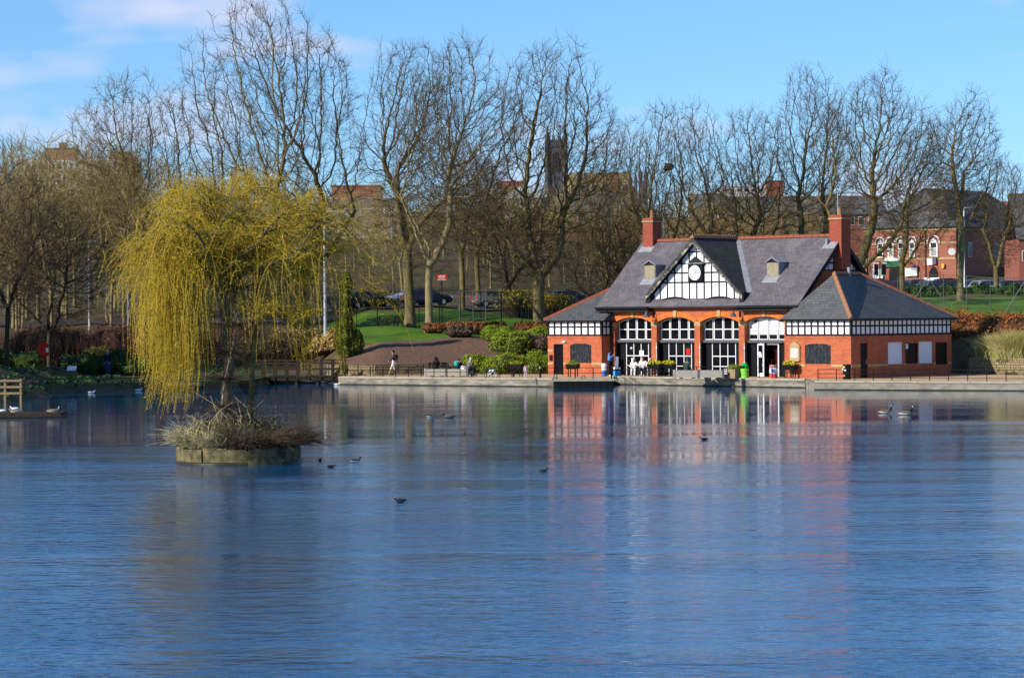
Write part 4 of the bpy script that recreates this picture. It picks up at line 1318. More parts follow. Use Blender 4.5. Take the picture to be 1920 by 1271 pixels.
# (x of the bole, distance, top y, crown left/right, seed, main limbs, trunk share, bole radius, bark, label)
BIG = [
    (565, 214, -8, 330, 700, 31, [(-1.05, 0, .8), (-.45, .3, .9), (-.1, -.2, 1), (.3, .2, .9), (.95, -.1, .7)], .15, .52, 'bark', 'tallest bare tree, many-limbed, rising straight behind the yellow willow'),
    (300, 224, 135, 125, 392, 12, [(-.7, 0, .7), (-.2, .3, .8), (.45, 0, .8)], .25, .36, 'bark', 'bare spreading tree left of the tallest tree, above the willow crown'),
    (768, 208, 78, 690, 868, 13, [(-.4, 0, .8), (-.05, .3, .9), (.35, -.1, .8)], .27, .42, 'bark', 'tall bare tree with thick straight bole beside the picnic table'),
    (803, 200, 72, 745, 965, 14, [(-.35, .1, .6), (.15, .2, 1), (.55, 0, .8)], .24, .30, 'bark_pale', 'tall bare pale-barked tree with flared root at the lawn edge'),
    (1012, 206, 76, 898, 1178, 15, [(-.6, 0, .9), (-.22, .3, .9), (.72, .1, 1.0)], .20, .50, 'bark', 'big forked bare tree just left of the boathouse, church tower between its limbs'),
    (1180, 224, 222, 1085, 1245, 16, [(-.65, 0, .8), (-.2, .2, .7), (.35, 0, .6)], .22, .30, 'bark', 'bare tree leaning left behind the left chimney'),
    (1282, 216, 190, 1188, 1365, 17, [(-.6, 0, .9), (-.1, .2, .8), (.35, -.2, .9)], .14, .42, 'bark', 'multi-stemmed bare tree with nest behind the clock gable'),
    (1398, 220, 202, 1332, 1482, 18, [(-.55, .1, .7), (.1, 0, .9), (.4, .2, .6)], .16, .32, 'bark', 'bare tree with low bent limb behind the boathouse roof centre'),
    (1520, 222, 122, 1458, 1600, 19, [(-.22, 0, .9), (.22, .1, 1)], .14, .34, 'bark', 'tall narrow twin-stemmed bare tree behind the right roof slope'),
    (1612, 212, 132, 1540, 1742, 20, [(-.45, 0, .9), (.12, .2, 1), (.5, -.1, .7)], .16, .45, 'bark', 'large bare tree with swept twigs behind the right chimney'),
    (1693, 222, 232, 1665, 1800, 21, [(.25, 0, 1), (.6, .1, .6)], .22, .24, 'bark', 'slim leaning bare tree in front of the pub windows'),
    (1802, 226, 170, 1738, 1872, 22, [(-.15, .1, .8), (.1, 0, 1), (.5, 0, .5)], .34, .30, 'bark_pale', 'bare tree with yellow-green bole in front of the pub side wall'),
    (1122, 222, 385, 1050, 1205, 23, [(-.8, 0, .7), (.3, .2, .8), (.8, 0, .7)], .16, .22, 'bark_dark', 'small gnarled dark bare tree left of the boathouse roof'),
    (952, 226, 350, 900, 1050, 24, [(.5, 0, .9), (-.3, .2, .6)], .25, .2, 'bark_dark', 'crooked bare tree leaning beside the yellow forsythia'),
    (866, 232, 255, 815, 935, 25, [(-.2, 0, .8), (.2, .1, .8)], .35, .26, 'bark', 'straight bare tree on the lawn behind the goal frame'),
    (896, 236, 300, 850, 945, 26, [(-.2, .2, .7), (.25, 0, .8)], .4, .24, 'bark', 'straight bare tree right of the goal frame by the road'),
    (1868, 262, 292, 1835, 1935, 27, [(-.3, 0, .8), (.4, 0, .8)], .2, .28, 'bark', 'distant bare tree by the right edge beyond the pub roof'),
    (92, 190.5, 372, 15, 205, 28, [(-.6, 0, .8), (.0, .2, .9), (.6, -.1, .8)], .24, .17, 'bark_dark', 'dark low-branched bare tree by the bench on the left bank'),
    (14, 186, 300, -60, 110, 29, [(-.3, 0, .8), (.3, .2, .9)], .3, .17, 'bark_dark', 'dark bare tree at the left picture edge'),
]
for (bx, Y, ty, xl, xr, seed, stems, trunk, r0, bk_, lab) in BIG:
    X = at(bx, 600, Y).x
    H = at(bx, ty, Y).z - tz(X, Y)
    Wd = (xr - xl) * Y / F_PX
    dark = bk_ == 'bark_dark'
    me = sc_tree(seed, H, Wd * (.98 if Wd > 10 else 1.16), stems, trunk, r0 * 1.0, int(2300 + 9.5 * H * Wd), M[bk_], M['twig_dark' if dark else 'twig'], off=at((xl + xr) / 2, 600, Y).x - X, wig=.2 if dark else .085, tips=2.25, step=.38 if Wd > 10 else .31, rtip=.0122)
    o = plant_tree('bare_tree', lab, bx, Y, me)
    if 'nest' in lab: NEST_TREE = o

# woodland trees: six shapes, copied
WOODM = []
for i in range(6):
    WOODM.append(sc_tree(60 + i, 10.0, 4.6 + .4 * (i % 3), [(-.25, .1, .7), (.2, -.15, .8)], .30, .10, 560, M['bark_pale'], M['twig_wood'], thick=.04, tips=3.2, rtip=.014, depth=1.0, wig=.09))
rw = random.Random(5)
spots = []
for k in range(84):
    x = rw.uniform(560, 1560); Y = rw.uniform(250, 350)
    spots.append((x, Y, rw.uniform(.8, 1.25) * (1.1 - .45 * (Y - 250) / 100)))
for i, (x, Y, sc) in enumerate(spots):
    o = plant_tree('woodland_tree', 'slender pale-stemmed bare tree in the wood behind the park road', x, Y, WOODM[i % 6], 'bare trees of the wood behind the road', rw.uniform(0, 6.28), sc=sc)
    o.rotation_euler = (rw.gauss(0, .05), rw.gauss(0, .06), rw.uniform(0, 6.28)); o.scale = (sc * rw.uniform(.9, 1.35), sc * rw.uniform(.9, 1.35), sc)
for i in range(44):
    x = rw.uniform(-20, 580); Y = rw.uniform(205, 262)
    plant_tree('woodland_tree', 'slender bare tree in the thicket on the left bank', x, Y, WOODM[i % 6], 'bare trees of the left bank thicket', rw.uniform(0, 6.28), sc=rw.uniform(1.0, 1.45) * (1.14 if x < 270 else 1.0))


# ------------------------------------------------------------------ leafy masses
def leaf_quads(rs, C, N, size, aspect=1.0, up=0.0):
    """one little randomly turned quad at every centre C (n,3) with preferred normals N"""
    n = len(C)
    T = rs.normal(size=(n, 3)); T -= N * (T * N).sum(1)[:, None]; T /= np.linalg.norm(T, axis=1)[:, None] + 1e-9
    B = np.cross(N, T)
    s = size * rs.uniform(.6, 1.3, n)[:, None]
    V = np.stack([C - T * s - B * s * aspect, C + T * s - B * s * aspect, C + T * s + B * s * aspect, C - T * s + B * s * aspect], 1).reshape(-1, 3)
    return V, np.arange(n * 4).reshape(-1, 4)


def bush_mesh(seed, lobes, n, size, m, core_m=None, flat=0.0):
    """leaf cloud over several uneven lobes: (x,y,z,rx,ry,rz)"""
    rs = np.random.RandomState(seed)
    vol = np.array([l[3] * l[4] + l[4] * l[5] + l[3] * l[5] for l in lobes]); vol = vol / vol.sum()
    Cs, Ns = [], []
    for l, w in zip(lobes, vol):
        k = int(n * w)
        D = rs.normal(size=(k, 3)); D /= np.linalg.norm(D, axis=1)[:, None]
        D[:, 2] = np.where(D[:, 2] < -.35, -D[:, 2], D[:, 2])
        rad = 1 - np.abs(rs.normal(0, .10, k)) + .16 * np.sin(D[:, 0] * 7 + seed) * np.sin(D[:, 1] * 6 + l[0] * 3) + .10 * np.sin(D[:, 2] * 9 + l[1])
        C = np.array(l[:3]) + D * rad[:, None] * np.array(l[3:6])
        N = D + rs.normal(0, .55, (k, 3)); N /= np.linalg.norm(N, axis=1)[:, None]
        Cs.append(C); Ns.append(N)
    C, N = np.concatenate(Cs), np.concatenate(Ns)
    ok = C[:, 2] > -.05
    V, Fq = leaf_quads(rs, C[ok], N[ok], size, .6)
    return fast_mesh('leaves', V, Fq, m)


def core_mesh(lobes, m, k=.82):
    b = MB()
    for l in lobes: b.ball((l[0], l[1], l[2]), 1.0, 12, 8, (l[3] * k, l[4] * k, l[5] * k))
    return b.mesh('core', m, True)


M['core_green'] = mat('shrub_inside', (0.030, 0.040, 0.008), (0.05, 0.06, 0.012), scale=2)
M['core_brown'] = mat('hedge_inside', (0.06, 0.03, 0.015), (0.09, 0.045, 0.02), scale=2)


def shrub(name, label, x, y, lobes, n, size, leaf, core, cat='shrub', group=None, seed=1, z=None, rz=0.0):
    root = empty(name, (x, y, (tz(x, y) if z is None else z)), rz)
    tag(root, label, cat, group)
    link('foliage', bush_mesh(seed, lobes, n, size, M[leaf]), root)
    link('dark_core', core_mesh(lobes, M[core]), root)  # solid lumps in a dark tone: shade behind the leaves put in as colour
    return root


def lobes_rand(seed, n, wx, wy, h, r):
    q = random.Random(seed)
    return [(q.uniform(-wx, wx), q.uniform(-wy, wy), q.uniform(.15, .55) * h, r * q.uniform(.7, 1.3), r * q.uniform(.7, 1.2), h * q.uniform(.38, .62)) for _ in range(n)]


# clipped golden junipers left of the boathouse
for i, (px, py, Y, w, h) in enumerate([(905, 693, 185.5, 1.3, 1.0), (945, 697, 185.0, 1.5, 1.35), (985, 700, 185.3, 1.4, 1.5), (1015, 700, 185.8, 1.1, 1.55), (955, 668, 190.5, 1.5, 1.5), (995, 662, 191.5, 1.4, 1.5), (1018, 655, 193, 1.2, 1.4), (935, 650, 194, 1.3, 1.1)]):
    X = at(px, py, Y).x
    shrub('juniper', ('golden green juniper mound, %s' % ['leftmost and lowest, beside the bench', 'second from the bench along the path', 'behind the trough planter on the path', 'against the left wing wall', 'upper row, left of the dead brown patch', 'upper row, beside the dead brown patch', 'upper row, touching the left wing corner', 'highest, at the mulch bed edge'][i]),
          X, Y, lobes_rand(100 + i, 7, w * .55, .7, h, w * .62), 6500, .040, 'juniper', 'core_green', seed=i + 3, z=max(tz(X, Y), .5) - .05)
X = at(1003, 650, 191).x
shrub('dead_shrub', 'dead brown patch among the golden junipers', X, 190.2, lobes_rand(140, 4, .6, .4, 1.0, .6), 1800, .05, 'bramble', 'core_brown', seed=9, z=tz(X, 190) + .5)
# brown beech hedges
for i, (xa, xb, yb, Y, h, lab) in enumerate([(722, 768, 627, 199, .75, 'short clipped brown beech hedge at the foot of the pale tree'), (838, 948, 624, 203, .95, 'long clipped brown beech hedge behind the mulch bed'), (968, 1026, 620, 203.5, .95, 'clipped brown beech hedge by the left wing roof'), (842, 884, 642, 194, .8, 'loose twiggy brown shrub on the mulch bed edge')]):
    Xa, Xb = at(xa, yb, Y).x, at(xb, yb, Y).x
    if i == 0: Xa, Xb = at(800, yb, Y).x, at(828, yb, Y).x
    n = max(3, int((Xb - Xa) / .55))
    lob = [((Xb - Xa) * ((k + .5) / n - .5), 0, h * .45, .5, .5, h * .52) for k in range(n)]
    shrub('hedge', lab, (Xa + Xb) / 2, Y, lob, 900 * n, .05, 'beech' if i < 3 else 'bramble', 'core_brown', 'hedge', seed=20 + i)
# russet bank behind the right wing and along it
lob = [(x_, y_, .2, 1.9, 1.5, 1.35 + .3 * math.sin(x_ * 1.7)) for x_ in np.arange(-3, 14, 1.6) for y_ in (0, 2.0)]
rb_ = shrub('russet_bank', 'russet brown clipped bank of heather behind the right wing', 31.2, 178.8, lob, 26000, .055, 'russet', 'core_brown', 'hedge', seed=40, z=2.75, rz=R(-38))
# forsythia, laurels, dogwood thickets
for i, (px, py, Y, w, h, leaf, lab) in enumerate([
        (205, 655, 196, 2.2, 1.3, 'ivy', 'yellow-green shrub behind the man on the left bank'),
        (215, 690, 191, 2.2, 1.6, 'laurel', 'dark green laurel behind the man in jeans'),
        (150, 690, 192, 1.8, 1.3, 'laurel', 'dark green laurel between the bench and the man'),
        (25, 660, 192, 2.4, 1.7, 'laurel', 'green laurel left of the lifebuoy post'),
        (262, 705, 187, 1.6, 1.2, 'laurel', 'dark laurel under the willow curtain on the bank'),
        (60, 640, 199, 2.6, 2.2, 'dogwood', 'reddish dogwood thicket behind the lifebuoy'),
        (130, 640, 199, 3.0, 2.3, 'dogwood', 'reddish dogwood thicket behind the park bench'),
        (240, 650, 200, 2.6, 2.2, 'dogwood', 'reddish dogwood thicket beside the yellow-green shrub'),
        (330, 660, 200, 3.4, 2.4, 'dogwood', 'reddish dogwood thicket behind the willow strands'),
        (440, 660, 203, 3.4, 2.2, 'bramble', 'brown bramble thicket behind the willow trunk'),
        (90, 610, 206, 4.0, 1.6, 'laurel', 'low evergreen shrubs under the left bank trees'),
        (560, 650, 199, 2.8, 2.0, 'reed', 'straw-coloured reeds behind the footbridge'),
        (500, 655, 197, 2.4, 1.8, 'reed', 'straw-coloured reeds at the left end of the footbridge'),
        (620, 670, 194, 1.8, 1.4, 'reed', 'straw-coloured reeds at the right end of the footbridge')]):
    X = at(px, py, Y).x
    shrub('shrub', lab, X, Y, lobes_rand(200 + i, 8, w * .6, .8, h, w * .5), 5200, .06, leaf, 'core_brown' if leaf in ('dogwood', 'bramble', 'reed', 'forsythia') else 'core_green', seed=60 + i)
# ivy-clad column tree and dark conifer beside it
X = at(650, 640, 188.5).x
shrub('ivy_column', 'tall narrow ivy-covered stump between footbridge and mulch bed', X, 188.5, [(0, 0, z_, .55 - .03 * k, .55, .8) for k, z_ in enumerate((.4, 1.3, 2.2, 3.1, 4.0, 4.9))] + [(.55, .2, .8, .6, .5, 1.1), (-.4, .1, 1.0, .5, .5, 1.2)], 9000, .06, 'ivy', 'core_green', 'shrub', seed=90)
# low evergreen hedge under the pub and in front of its cars
X0, X1 = at(1690, 560, 246).x, at(1935, 560, 246).x
lob = [(x_, 0, .2, 1.3, 1.0, .95 + .18 * math.sin(x_ * 2.1)) for x_ in np.arange(0, X1 - X0, 1.4)]
shrub('hedge', 'low green ivy hedge along the top of the grass slope by the pub cars', X0, 246, lob, 14000, .09, 'laurel', 'core_green', 'hedge', seed=95)


# ------------------------------------------------------------------ blades: grasses
def blades(seed, n, place, h, spread, m, width=.012, name='blades', segs=3):
    q = random.Random(seed); sg = Segs()
    for _ in range(n):
        x, y, z = place(q)
        hh = h * q.uniform(.55, 1.15); a = q.uniform(0, 6.283); s = spread * q.uniform(.2, 1.0)
        pts = [(x + math.cos(a) * s * (t ** 1.7) * hh, y + math.sin(a) * s * (t ** 1.7) * hh, z + hh * (t - .25 * s * t * t)) for t in [k / segs for k in range(segs + 1)]]
        sg.poly(pts, [width * (1 - .8 * k / segs) for k in range(segs + 1)])
    return seg_mesh(name, sg.arr(), 3, m)


for i, (px, py, Y, rad, hh, lab) in enumerate([(1866, 672, 174.6, .75, 1.45, 'tall clump of golden ornamental grass, left of two on the stone wall'), (1908, 668, 172.9, 1.1, 1.75, 'tall clump of golden ornamental grass at the right edge on the stone wall')]):
    X = at(px, py, Y).x
    g = empty('grass_clump', (X, Y, 1.45)); tag(g, lab, 'grass', 'golden grass clumps on the retaining wall')
    link('blades', blades(300 + i, 1900, lambda q: (q.gauss(0, rad * .5), q.gauss(0, .4), 0), hh, .75, M['straw_green'], .016), g)
    link('dry_blades', blades(310 + i, 900, lambda q: (q.gauss(0, rad * .55), q.gauss(0, .4), 0), hh * 1.05, 1.0, M['straw'], .014), g)

# fine dogwood / thicket stems give the left bank its twiggy haze
st_ = blades(401, 3200, lambda q: (lambda X, Y: (X, Y, tz(X, Y)))(q.uniform(-38, -15.5), q.uniform(194, 206)), 2.6, .35, M['dogwood'], .013)
tag(link('thicket', st_), 'haze of thin reddish stems along the left bank', kind='stuff')
st_ = blades(402, 2600, lambda q: (lambda X, Y: (X, Y, tz(X, Y)))(q.uniform(-30, 22), q.uniform(247, 300)), 2.7, .75, M['twig'], .016)
tag(link('undergrowth', st_), 'pale twiggy undergrowth filling the wood behind the road', kind='stuff')

# tall dense evergreens just outside the picture on the left: they keep the left bank in shade
for i, (X, Y, h) in enumerate([(-40, 146, 15), (-44, 155, 17), (-47, 164, 16), (-52, 171, 18), (-43, 171, 12), (-56, 180, 17), (-50, 187, 15), (-39.5, 160, 10), (-62, 190, 18), (-44, 181, 12)]):
    root = empty('evergreen_tree', (X, Y, tz(X, Y))); tag(root, 'dense dark evergreen on the left bank beyond the picture edge', 'tree', 'evergreens beyond the left edge')
    link('trunk', MB().lathe([(.3, -.3), (.22, h * .4), (.06, h * .9)], 9).mesh('trunk', M['bark_dark'], True), root)
    lob = [(random.Random(i * 9 + k).uniform(-1, 1), random.Random(i * 7 + k).uniform(-1, 1), h * (.22 + .13 * k), 3.4 - .42 * k, 3.4 - .42 * k, h * .13) for k in range(6)]
    link('crown', bush_mesh(800 + i, lob, 3000, .22, M['laurel']), root)
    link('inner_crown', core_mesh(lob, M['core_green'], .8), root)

rs_ = np.random.RandomState(12)
gx_, gy_ = rs_.uniform(-46, -16.5, 15000), rs_.uniform(126, 200, 15000)
gz_ = terrain(gx_, gy_); ok_ = (gz_ > .12) & ~((gy_ > 184) & (gy_ < 189.5)) & ~((gx_ > -26) & (gy_ > 170) & (gy_ < 184.4))
C_ = np.stack([gx_, gy_, gz_ + rs_.uniform(.02, .16, len(gx_))], 1)[ok_]
N_ = rs_.normal(0, .5, C_.shape) + np.array([0, -.3, 1]); N_ /= np.linalg.norm(N_, axis=1)[:, None]
V_, F_ = leaf_quads(rs_, C_, N_, .10, .7)
tag(link('ground_ivy', fast_mesh('ground_ivy', V_, F_, M['laurel'])), 'dark ivy and leaf cover on the left bank', kind='stuff')

for i, (px, Y, w, h, lab) in enumerate([(975, 222, 1.5, 2.3, 'yellow flowering forsythia left of the forked tree'), (1032, 226, 1.2, 2.0, 'yellow flowering forsythia behind the forked tree')]):
    X = at(px, 598, Y).x
    g = empty('forsythia', (X, Y, tz(X, Y))); tag(g, lab, 'shrub')
    link('stems', blades(900 + i, 420, lambda q: (q.gauss(0, w * .4), q.gauss(0, .5), 0), h, .7, M['bramble'], .016), g)
    rs_ = np.random.RandomState(40 + i); C_ = np.stack([rs_.normal(0, w * .75, 1300), rs_.normal(0, .7, 1300), rs_.uniform(.3, 1, 1300) ** .8 * h], 1)
    N_ = rs_.normal(size=C_.shape); N_ /= np.linalg.norm(N_, axis=1)[:, None]
    V_, F_ = leaf_quads(rs_, C_, N_, .05, .6); link('blossom', fast_mesh('blossom', V_, F_, M['forsythia']), g)

# ================================================================== willow island
IC = on_z(439, 872, 0.0)
IC = Vector((IC.x, IC.y + 1.6, 0))
IR = 234 / 2 / (F_PX / IC.y) * 1.0
isl = empty('island', (IC.x, IC.y, 0)); tag(isl, 'small round stone-walled island carrying the willow', 'island')
MB().lathe([(IR - .25, -.8), (IR - .16, .0), (IR - .18, .4), (IR - .3, .48), (.0, .66)], 40, caps=False).build('fill', M['wood_dark'], isl, True)
M['isl_stone'] = mat('mossy_ring_stone', (0.25, 0.21, 0.10), (0.055, 0.05, 0.028), scale=3.2, bump=0.05, detail=7)
rq = random.Random(8)
nb_ = 15
jj = [rq.uniform(-.3, .3) for _ in range(nb_)]; jj.append(jj[0])
for k in range(nb_):
    a0, a1 = 2 * math.pi * (k + .006 + jj[k]) / nb_, 2 * math.pi * (k + .994 + jj[k + 1]) / nb_
    dr = rq.uniform(-.05, .05); top = .48 + rq.uniform(-.03, .03)
    b = MB(); sub = 4; vs = []
    for j in range(sub + 1):
        a = a0 + (a1 - a0) * j / sub
        for rr, zz in ((IR + dr, -.5), (IR + dr, top - .03), (IR + dr - .03, top), (IR - .3, top)):
            vs.append((rr * math.cos(a), rr * math.sin(a), zz))
    fs = [(j * 4 + i, (j + 1) * 4 + i, (j + 1) * 4 + i + 1, j * 4 + i + 1) for j in range(sub) for i in range(3)] + [(0, 1, 2, 3), tuple(sub * 4 + i for i in (3, 2, 1, 0))]
    b.add(vs, fs); b.build('stone', M['isl_stone'], isl)


MB().lathe([(IR + .035, -.5), (IR + .04, .03), (IR + .02, .09), (IR - .05, .09)], 48, caps=False).build('waterline_band', M['wet'], isl, True)


def on_isl(q, r=IR * .92, zoff=0.38):
    a, d = q.uniform(0, 6.283), r * math.sqrt(q.random())
    return (d * math.cos(a), d * math.sin(a), zoff)


veg = empty('island_plants', (IC.x, IC.y, 0)); tag(veg, 'tangle of dead brambles, weeds and dry grass covering the island', 'undergrowth', kind='stuff')
KINDS_ = {'brambles': (Segs(), M['bramble']), 'dry_grass': (Segs(), M['straw']), 'weeds': (Segs(), M['weed']), 'dark_stems': (Segs(), M['twig_dark'])}


def clump(q, kind, cx, cy, n, h, spread, rad, lean=(0, 0), w=.010):
    sg = KINDS_[kind][0]
    for _ in range(n):
        x, y = cx + q.gauss(0, rad), cy + q.gauss(0, rad)
        if math.hypot(x, y) > IR * .97: continue
        a = q.uniform(0, 6.283); hh = h * q.uniform(.35, 1.15); s = spread * q.uniform(.1, 1.0)
        dx, dy = math.cos(a) * s + lean[0], math.sin(a) * s + lean[1]
        kx, ky = q.gauss(0, .26), q.gauss(0, .26)
        pts = [(x + hh * (dx * t ** 1.6 + kx * math.sin(t * 3.1)), y + hh * (dy * t ** 1.6 + ky * math.sin(t * 3.1)), .48 + hh * max(-.42 / hh, t - .42 * (dx * dx + dy * dy) * t * t)) for t in (0, .25, .5, .75, 1)]
        sg.poly(pts, [w * (1 - .16 * k) for k in range(5)])


qi = random.Random(41)
for _ in range(64):
    a, d = qi.uniform(0, 6.283), IR * .88 * math.sqrt(qi.random()); cx, cy = d * math.cos(a), d * math.sin(a)
    k = qi.choice(['brambles', 'brambles', 'brambles', 'weeds', 'dark_stems', 'dark_stems', 'dark_stems'])
    if cx < -IR * .35 and qi.random() < .25: k = 'dry_grass'
    out = (cx / IR * .5, cy / IR * .5) if d > IR * .5 else (0, 0)
    clump(qi, k, cx, cy, 75, qi.uniform(.45, 1.2) * (1.25 - .7 * d / IR), qi.uniform(.4, 1.3), qi.uniform(.12, .35), out)
for _ in range(26):                                       # trailing stems over the rim, mostly on the right
    a = qi.gauss(-.25, .75); clump(qi, 'brambles', IR * .86 * math.cos(a), IR * .86 * math.sin(a), 55, qi.uniform(.45, 1.0), .7, .12, (math.cos(a) * .95, math.sin(a) * .95))
for _ in range(12):
    a = qi.uniform(2.5, 4.4); clump(qi, 'dry_grass', IR * .84 * math.cos(a), IR * .84 * math.sin(a), 45, qi.uniform(.4, .9), .7, .1, (math.cos(a) * .8, math.sin(a) * .8))
clump(qi, 'dry_grass', -.4, -.3, 26, 1.7, .8, .3, (0, 0), .012)
for nm_, (sg_, m_) in KINDS_.items(): link(nm_, seg_mesh(nm_, sg_.arr(), 3, m_), veg)
rs_ = np.random.RandomState(3)
C_ = np.stack([rs_.normal(.15, .8, 7000), rs_.normal(-.2, .7, 7000), .5 + np.abs(rs_.normal(0, .46, 7000))], 1)
C_ = C_[np.hypot(C_[:, 0], C_[:, 1]) < IR * 1.0]
V_, F_ = leaf_quads(rs_, C_, rs_.normal(size=C_.shape) / 1.7, .03, .5)
link('small_leaves', fast_mesh('small_leaves', V_, F_, [M['weed'], M['bramble']], midx=rs_.randint(0, 2, len(F_))), veg)

# the willow itself --------------------------------------------------
wil = empty('willow_tree', (IC.x - .02, IC.y - .1, .40)); tag(wil, 'weeping willow with hanging yellow shoots growing on the island', 'tree')
PM = IC.y / F_PX                                   # metres per photo pixel at the willow


def wp(x, y, dy=0.0):
    """photo pixel in the willow's plane -> local coordinates"""
    p = at(x, y, IC.y)
    return (p.x - wil.location.x, dy, p.z - .40)


q = random.Random(77)
wb = Segs()


def limb(pts, r0, r1):
    n = len(pts); out, rs = [], []
    for i in range(n - 1):                               # Catmull-Rom through the sketch points
        p0, p1, p2, p3 = [np.array(pts[max(0, min(n - 1, i + k))]) for k in (-1, 0, 1, 2)]
        for t in (0, .33, .67):
            out.append(tuple(.5 * ((2 * p1) + (-p0 + p2) * t + (2 * p0 - 5 * p1 + 4 * p2 - p3) * t * t + (-p0 + 3 * p1 - 3 * p2 + p3) * t ** 3)))
    out.append(tuple(pts[-1]))
    out = [(p[0] + q.gauss(0, .012), p[1] + q.gauss(0, .012), p[2]) for p in out]
    rs = [r0 + (r1 - r0) * (i / (len(out) - 1)) for i in range(len(out))]
    wb.poly(out, rs)
    return out


trunk = limb([(0, 0, -.3), wp(424, 760), wp(428, 690), wp(420, 610), wp(424, 548)], .175, .14)
limb([wp(440, 532), wp(428, 548), wp(420, 562), wp(426, 590)], .22, .15)          # swollen pollard head
limbs = []
for pts, r0, r1 in [
        ([wp(424, 550), wp(395, 520, -.2), wp(365, 495, -.4), wp(320, 470, -.7), wp(275, 452, -.9)], .09, .03),
        ([wp(424, 548), wp(405, 500, .3), wp(370, 430, .7), wp(330, 390, 1.0), wp(290, 370, 1.3)], .08, .03),
        ([wp(424, 548), wp(418, 480, .1), wp(400, 410, -.3), wp(385, 360, -.6)], .085, .03),
        ([wp(428, 545), wp(440, 480, .3), wp(450, 410, .4), wp(470, 350, .6)], .08, .03),
        ([wp(430, 545), wp(455, 500, -.4), wp(500, 450, -.8), wp(540, 400, -1.1), wp(570, 375, -1.3)], .09, .03),
        ([wp(432, 548), wp(470, 510, .3), wp(530, 492, .6), wp(590, 480, .9), wp(640, 455, 1.1)], .08, .025),
        ([wp(432, 550), wp(462, 520, -.3), wp(520, 500, -.9), wp(585, 440, -1.3), wp(640, 400, -1.5)], .07, .025),
        ([wp(424, 545), wp(410, 505, -.8), wp(385, 460, -1.5), wp(350, 420, -2.0)], .07, .025),
        ([wp(430, 545), wp(450, 505, .9), wp(480, 460, 1.6), wp(520, 420, 2.1)], .07, .025),
        ([wp(424, 545), wp(400, 520, .9), wp(350, 480, 1.6), wp(300, 450, 2.0)], .06, .025),
        ([wp(433, 560), wp(470, 590, -.2), wp(520, 600, -.3), wp(560, 592, -.4)], .04, .015)]:
    limbs.append(limb(pts, r0, r1))
strands, leaves = Segs(), []


def strand(p, out, L, stiff):
    """a shoot that leaves the limb sideways, bends over and hangs"""
    n = max(4, int(L / .16)); d = Vector(out).normalized(); pts = [tuple(p)]; c = Vector(p)
    for i in range(n):
        t = i / n
        d = (d + Vector((q.gauss(0, .10), q.gauss(0, .10), -stiff * (.25 + t)))).normalized()
        c = c + d * (L / n)
        if c.z < .35 and (c.x ** 2 + c.y ** 2) < IR ** 2: break
        if c.z < -.35: break
        pts.append(tuple(c))
        for _ in range(2):
            leaves.append((c.x + q.gauss(0, .02), c.y + q.gauss(0, .02), c.z + q.gauss(0, .03)))
    if len(pts) > 2: strands.poly(pts, [.0070 - .0038 * i / len(pts) for i in range(len(pts))])


# secondary branches off the limbs, then shoots off those
sec = []
for lb in limbs:
    for i in range(3, len(lb)):
        for _ in range(3):
            a = q.uniform(0, 6.283); dirv = (math.cos(a) * .9, math.sin(a) * .9, q.uniform(.1, .9))
            L = q.uniform(.6, 1.5); c = Vector(lb[i]); d = Vector(dirv).normalized(); pts = [tuple(c)]
            for k in range(5):
                d = (d + Vector((q.gauss(0, .12), q.gauss(0, .12), -.10))).normalized(); c = c + d * L / 5; pts.append(tuple(c))
            wb.poly(pts, [.024 - .003 * k for k in range(6)])
            sec.append(pts)
xl_, xr_ = wp(205, 500)[0], wp(735, 500)[0]
for pts in sec:
    for k in range(1, 6):
        for _ in range(3):
            p = pts[k]; rx = p[0]
            side = (rx - xl_) / (xr_ - xl_)
            a = q.uniform(0, 6.283)
            if side < .36:
                strand(p, (math.cos(a) * .7, math.sin(a), q.uniform(-.1, .7)), q.uniform(.5, 1.2) * 1.35, .25)
            elif q.random() < .45:                        # ragged sideways and rising sprays
                strand(p, (math.cos(a) + .25, math.sin(a), q.uniform(-.1, 1.1)), q.uniform(.4, 1.05), .07)
            else:
                strand(p, (math.cos(a), math.sin(a), q.uniform(-.2, .6)), q.uniform(.35, 1.0) * q.choice((.7, .9, 1.5)), .19)
# the long curtain on the left, and the few long streamers on the right
for _ in range(520):
    x, y0 = q.gauss(308, 36), q.uniform(430, 560)
    x = min(max(x, 225), 375)
    low = 795 - abs(x - 318) * 1.35 - q.uniform(0, 120)
    p = wp(x, y0, q.gauss(-.3, .55)); L = max(.5, (low - y0) * PM)
    strand(p, (q.gauss(-.1, .25), q.gauss(0, .25), -.4), L, .5)
for _ in range(110):
    x, y0 = q.uniform(215, 300), q.uniform(410, 520)
    strand(wp(x, y0, q.gauss(0, .7)), (q.uniform(-.9, -.1), q.gauss(0, .3), .1), q.uniform(.7, 2.0), .32)
for _ in range(300):
    x, y0 = q.uniform(520, 725), q.uniform(390, 530)
    strand(wp(x, y0, q.gauss(0, .8)), (q.uniform(.0, .9), q.gauss(0, .3), .15), q.uniform(.5, 1.6), .19)
for _ in range(380):
    x = q.gauss(470, 85); y0 = q.uniform(400, 540)
    end = 590 + 55 * math.sin(x * .05) + q.gauss(0, 55)
    strand(wp(x, y0, q.gauss(0, .95)), (q.gauss(0, .3), q.gauss(0, .3), -.2), max(.4, (end - y0) * PM), .42)
for _ in range(420):                                      # upright young shoots roughen the dome
    x = q.gauss(440, 110); y0 = 400 - 40 * math.cos((x - 440) / 130) + q.uniform(-12, 40)
    strand(wp(x, y0, q.gauss(0, .8)), (q.gauss(0, .5), q.gauss(0, .5), 1), q.uniform(.35, .95), .10)
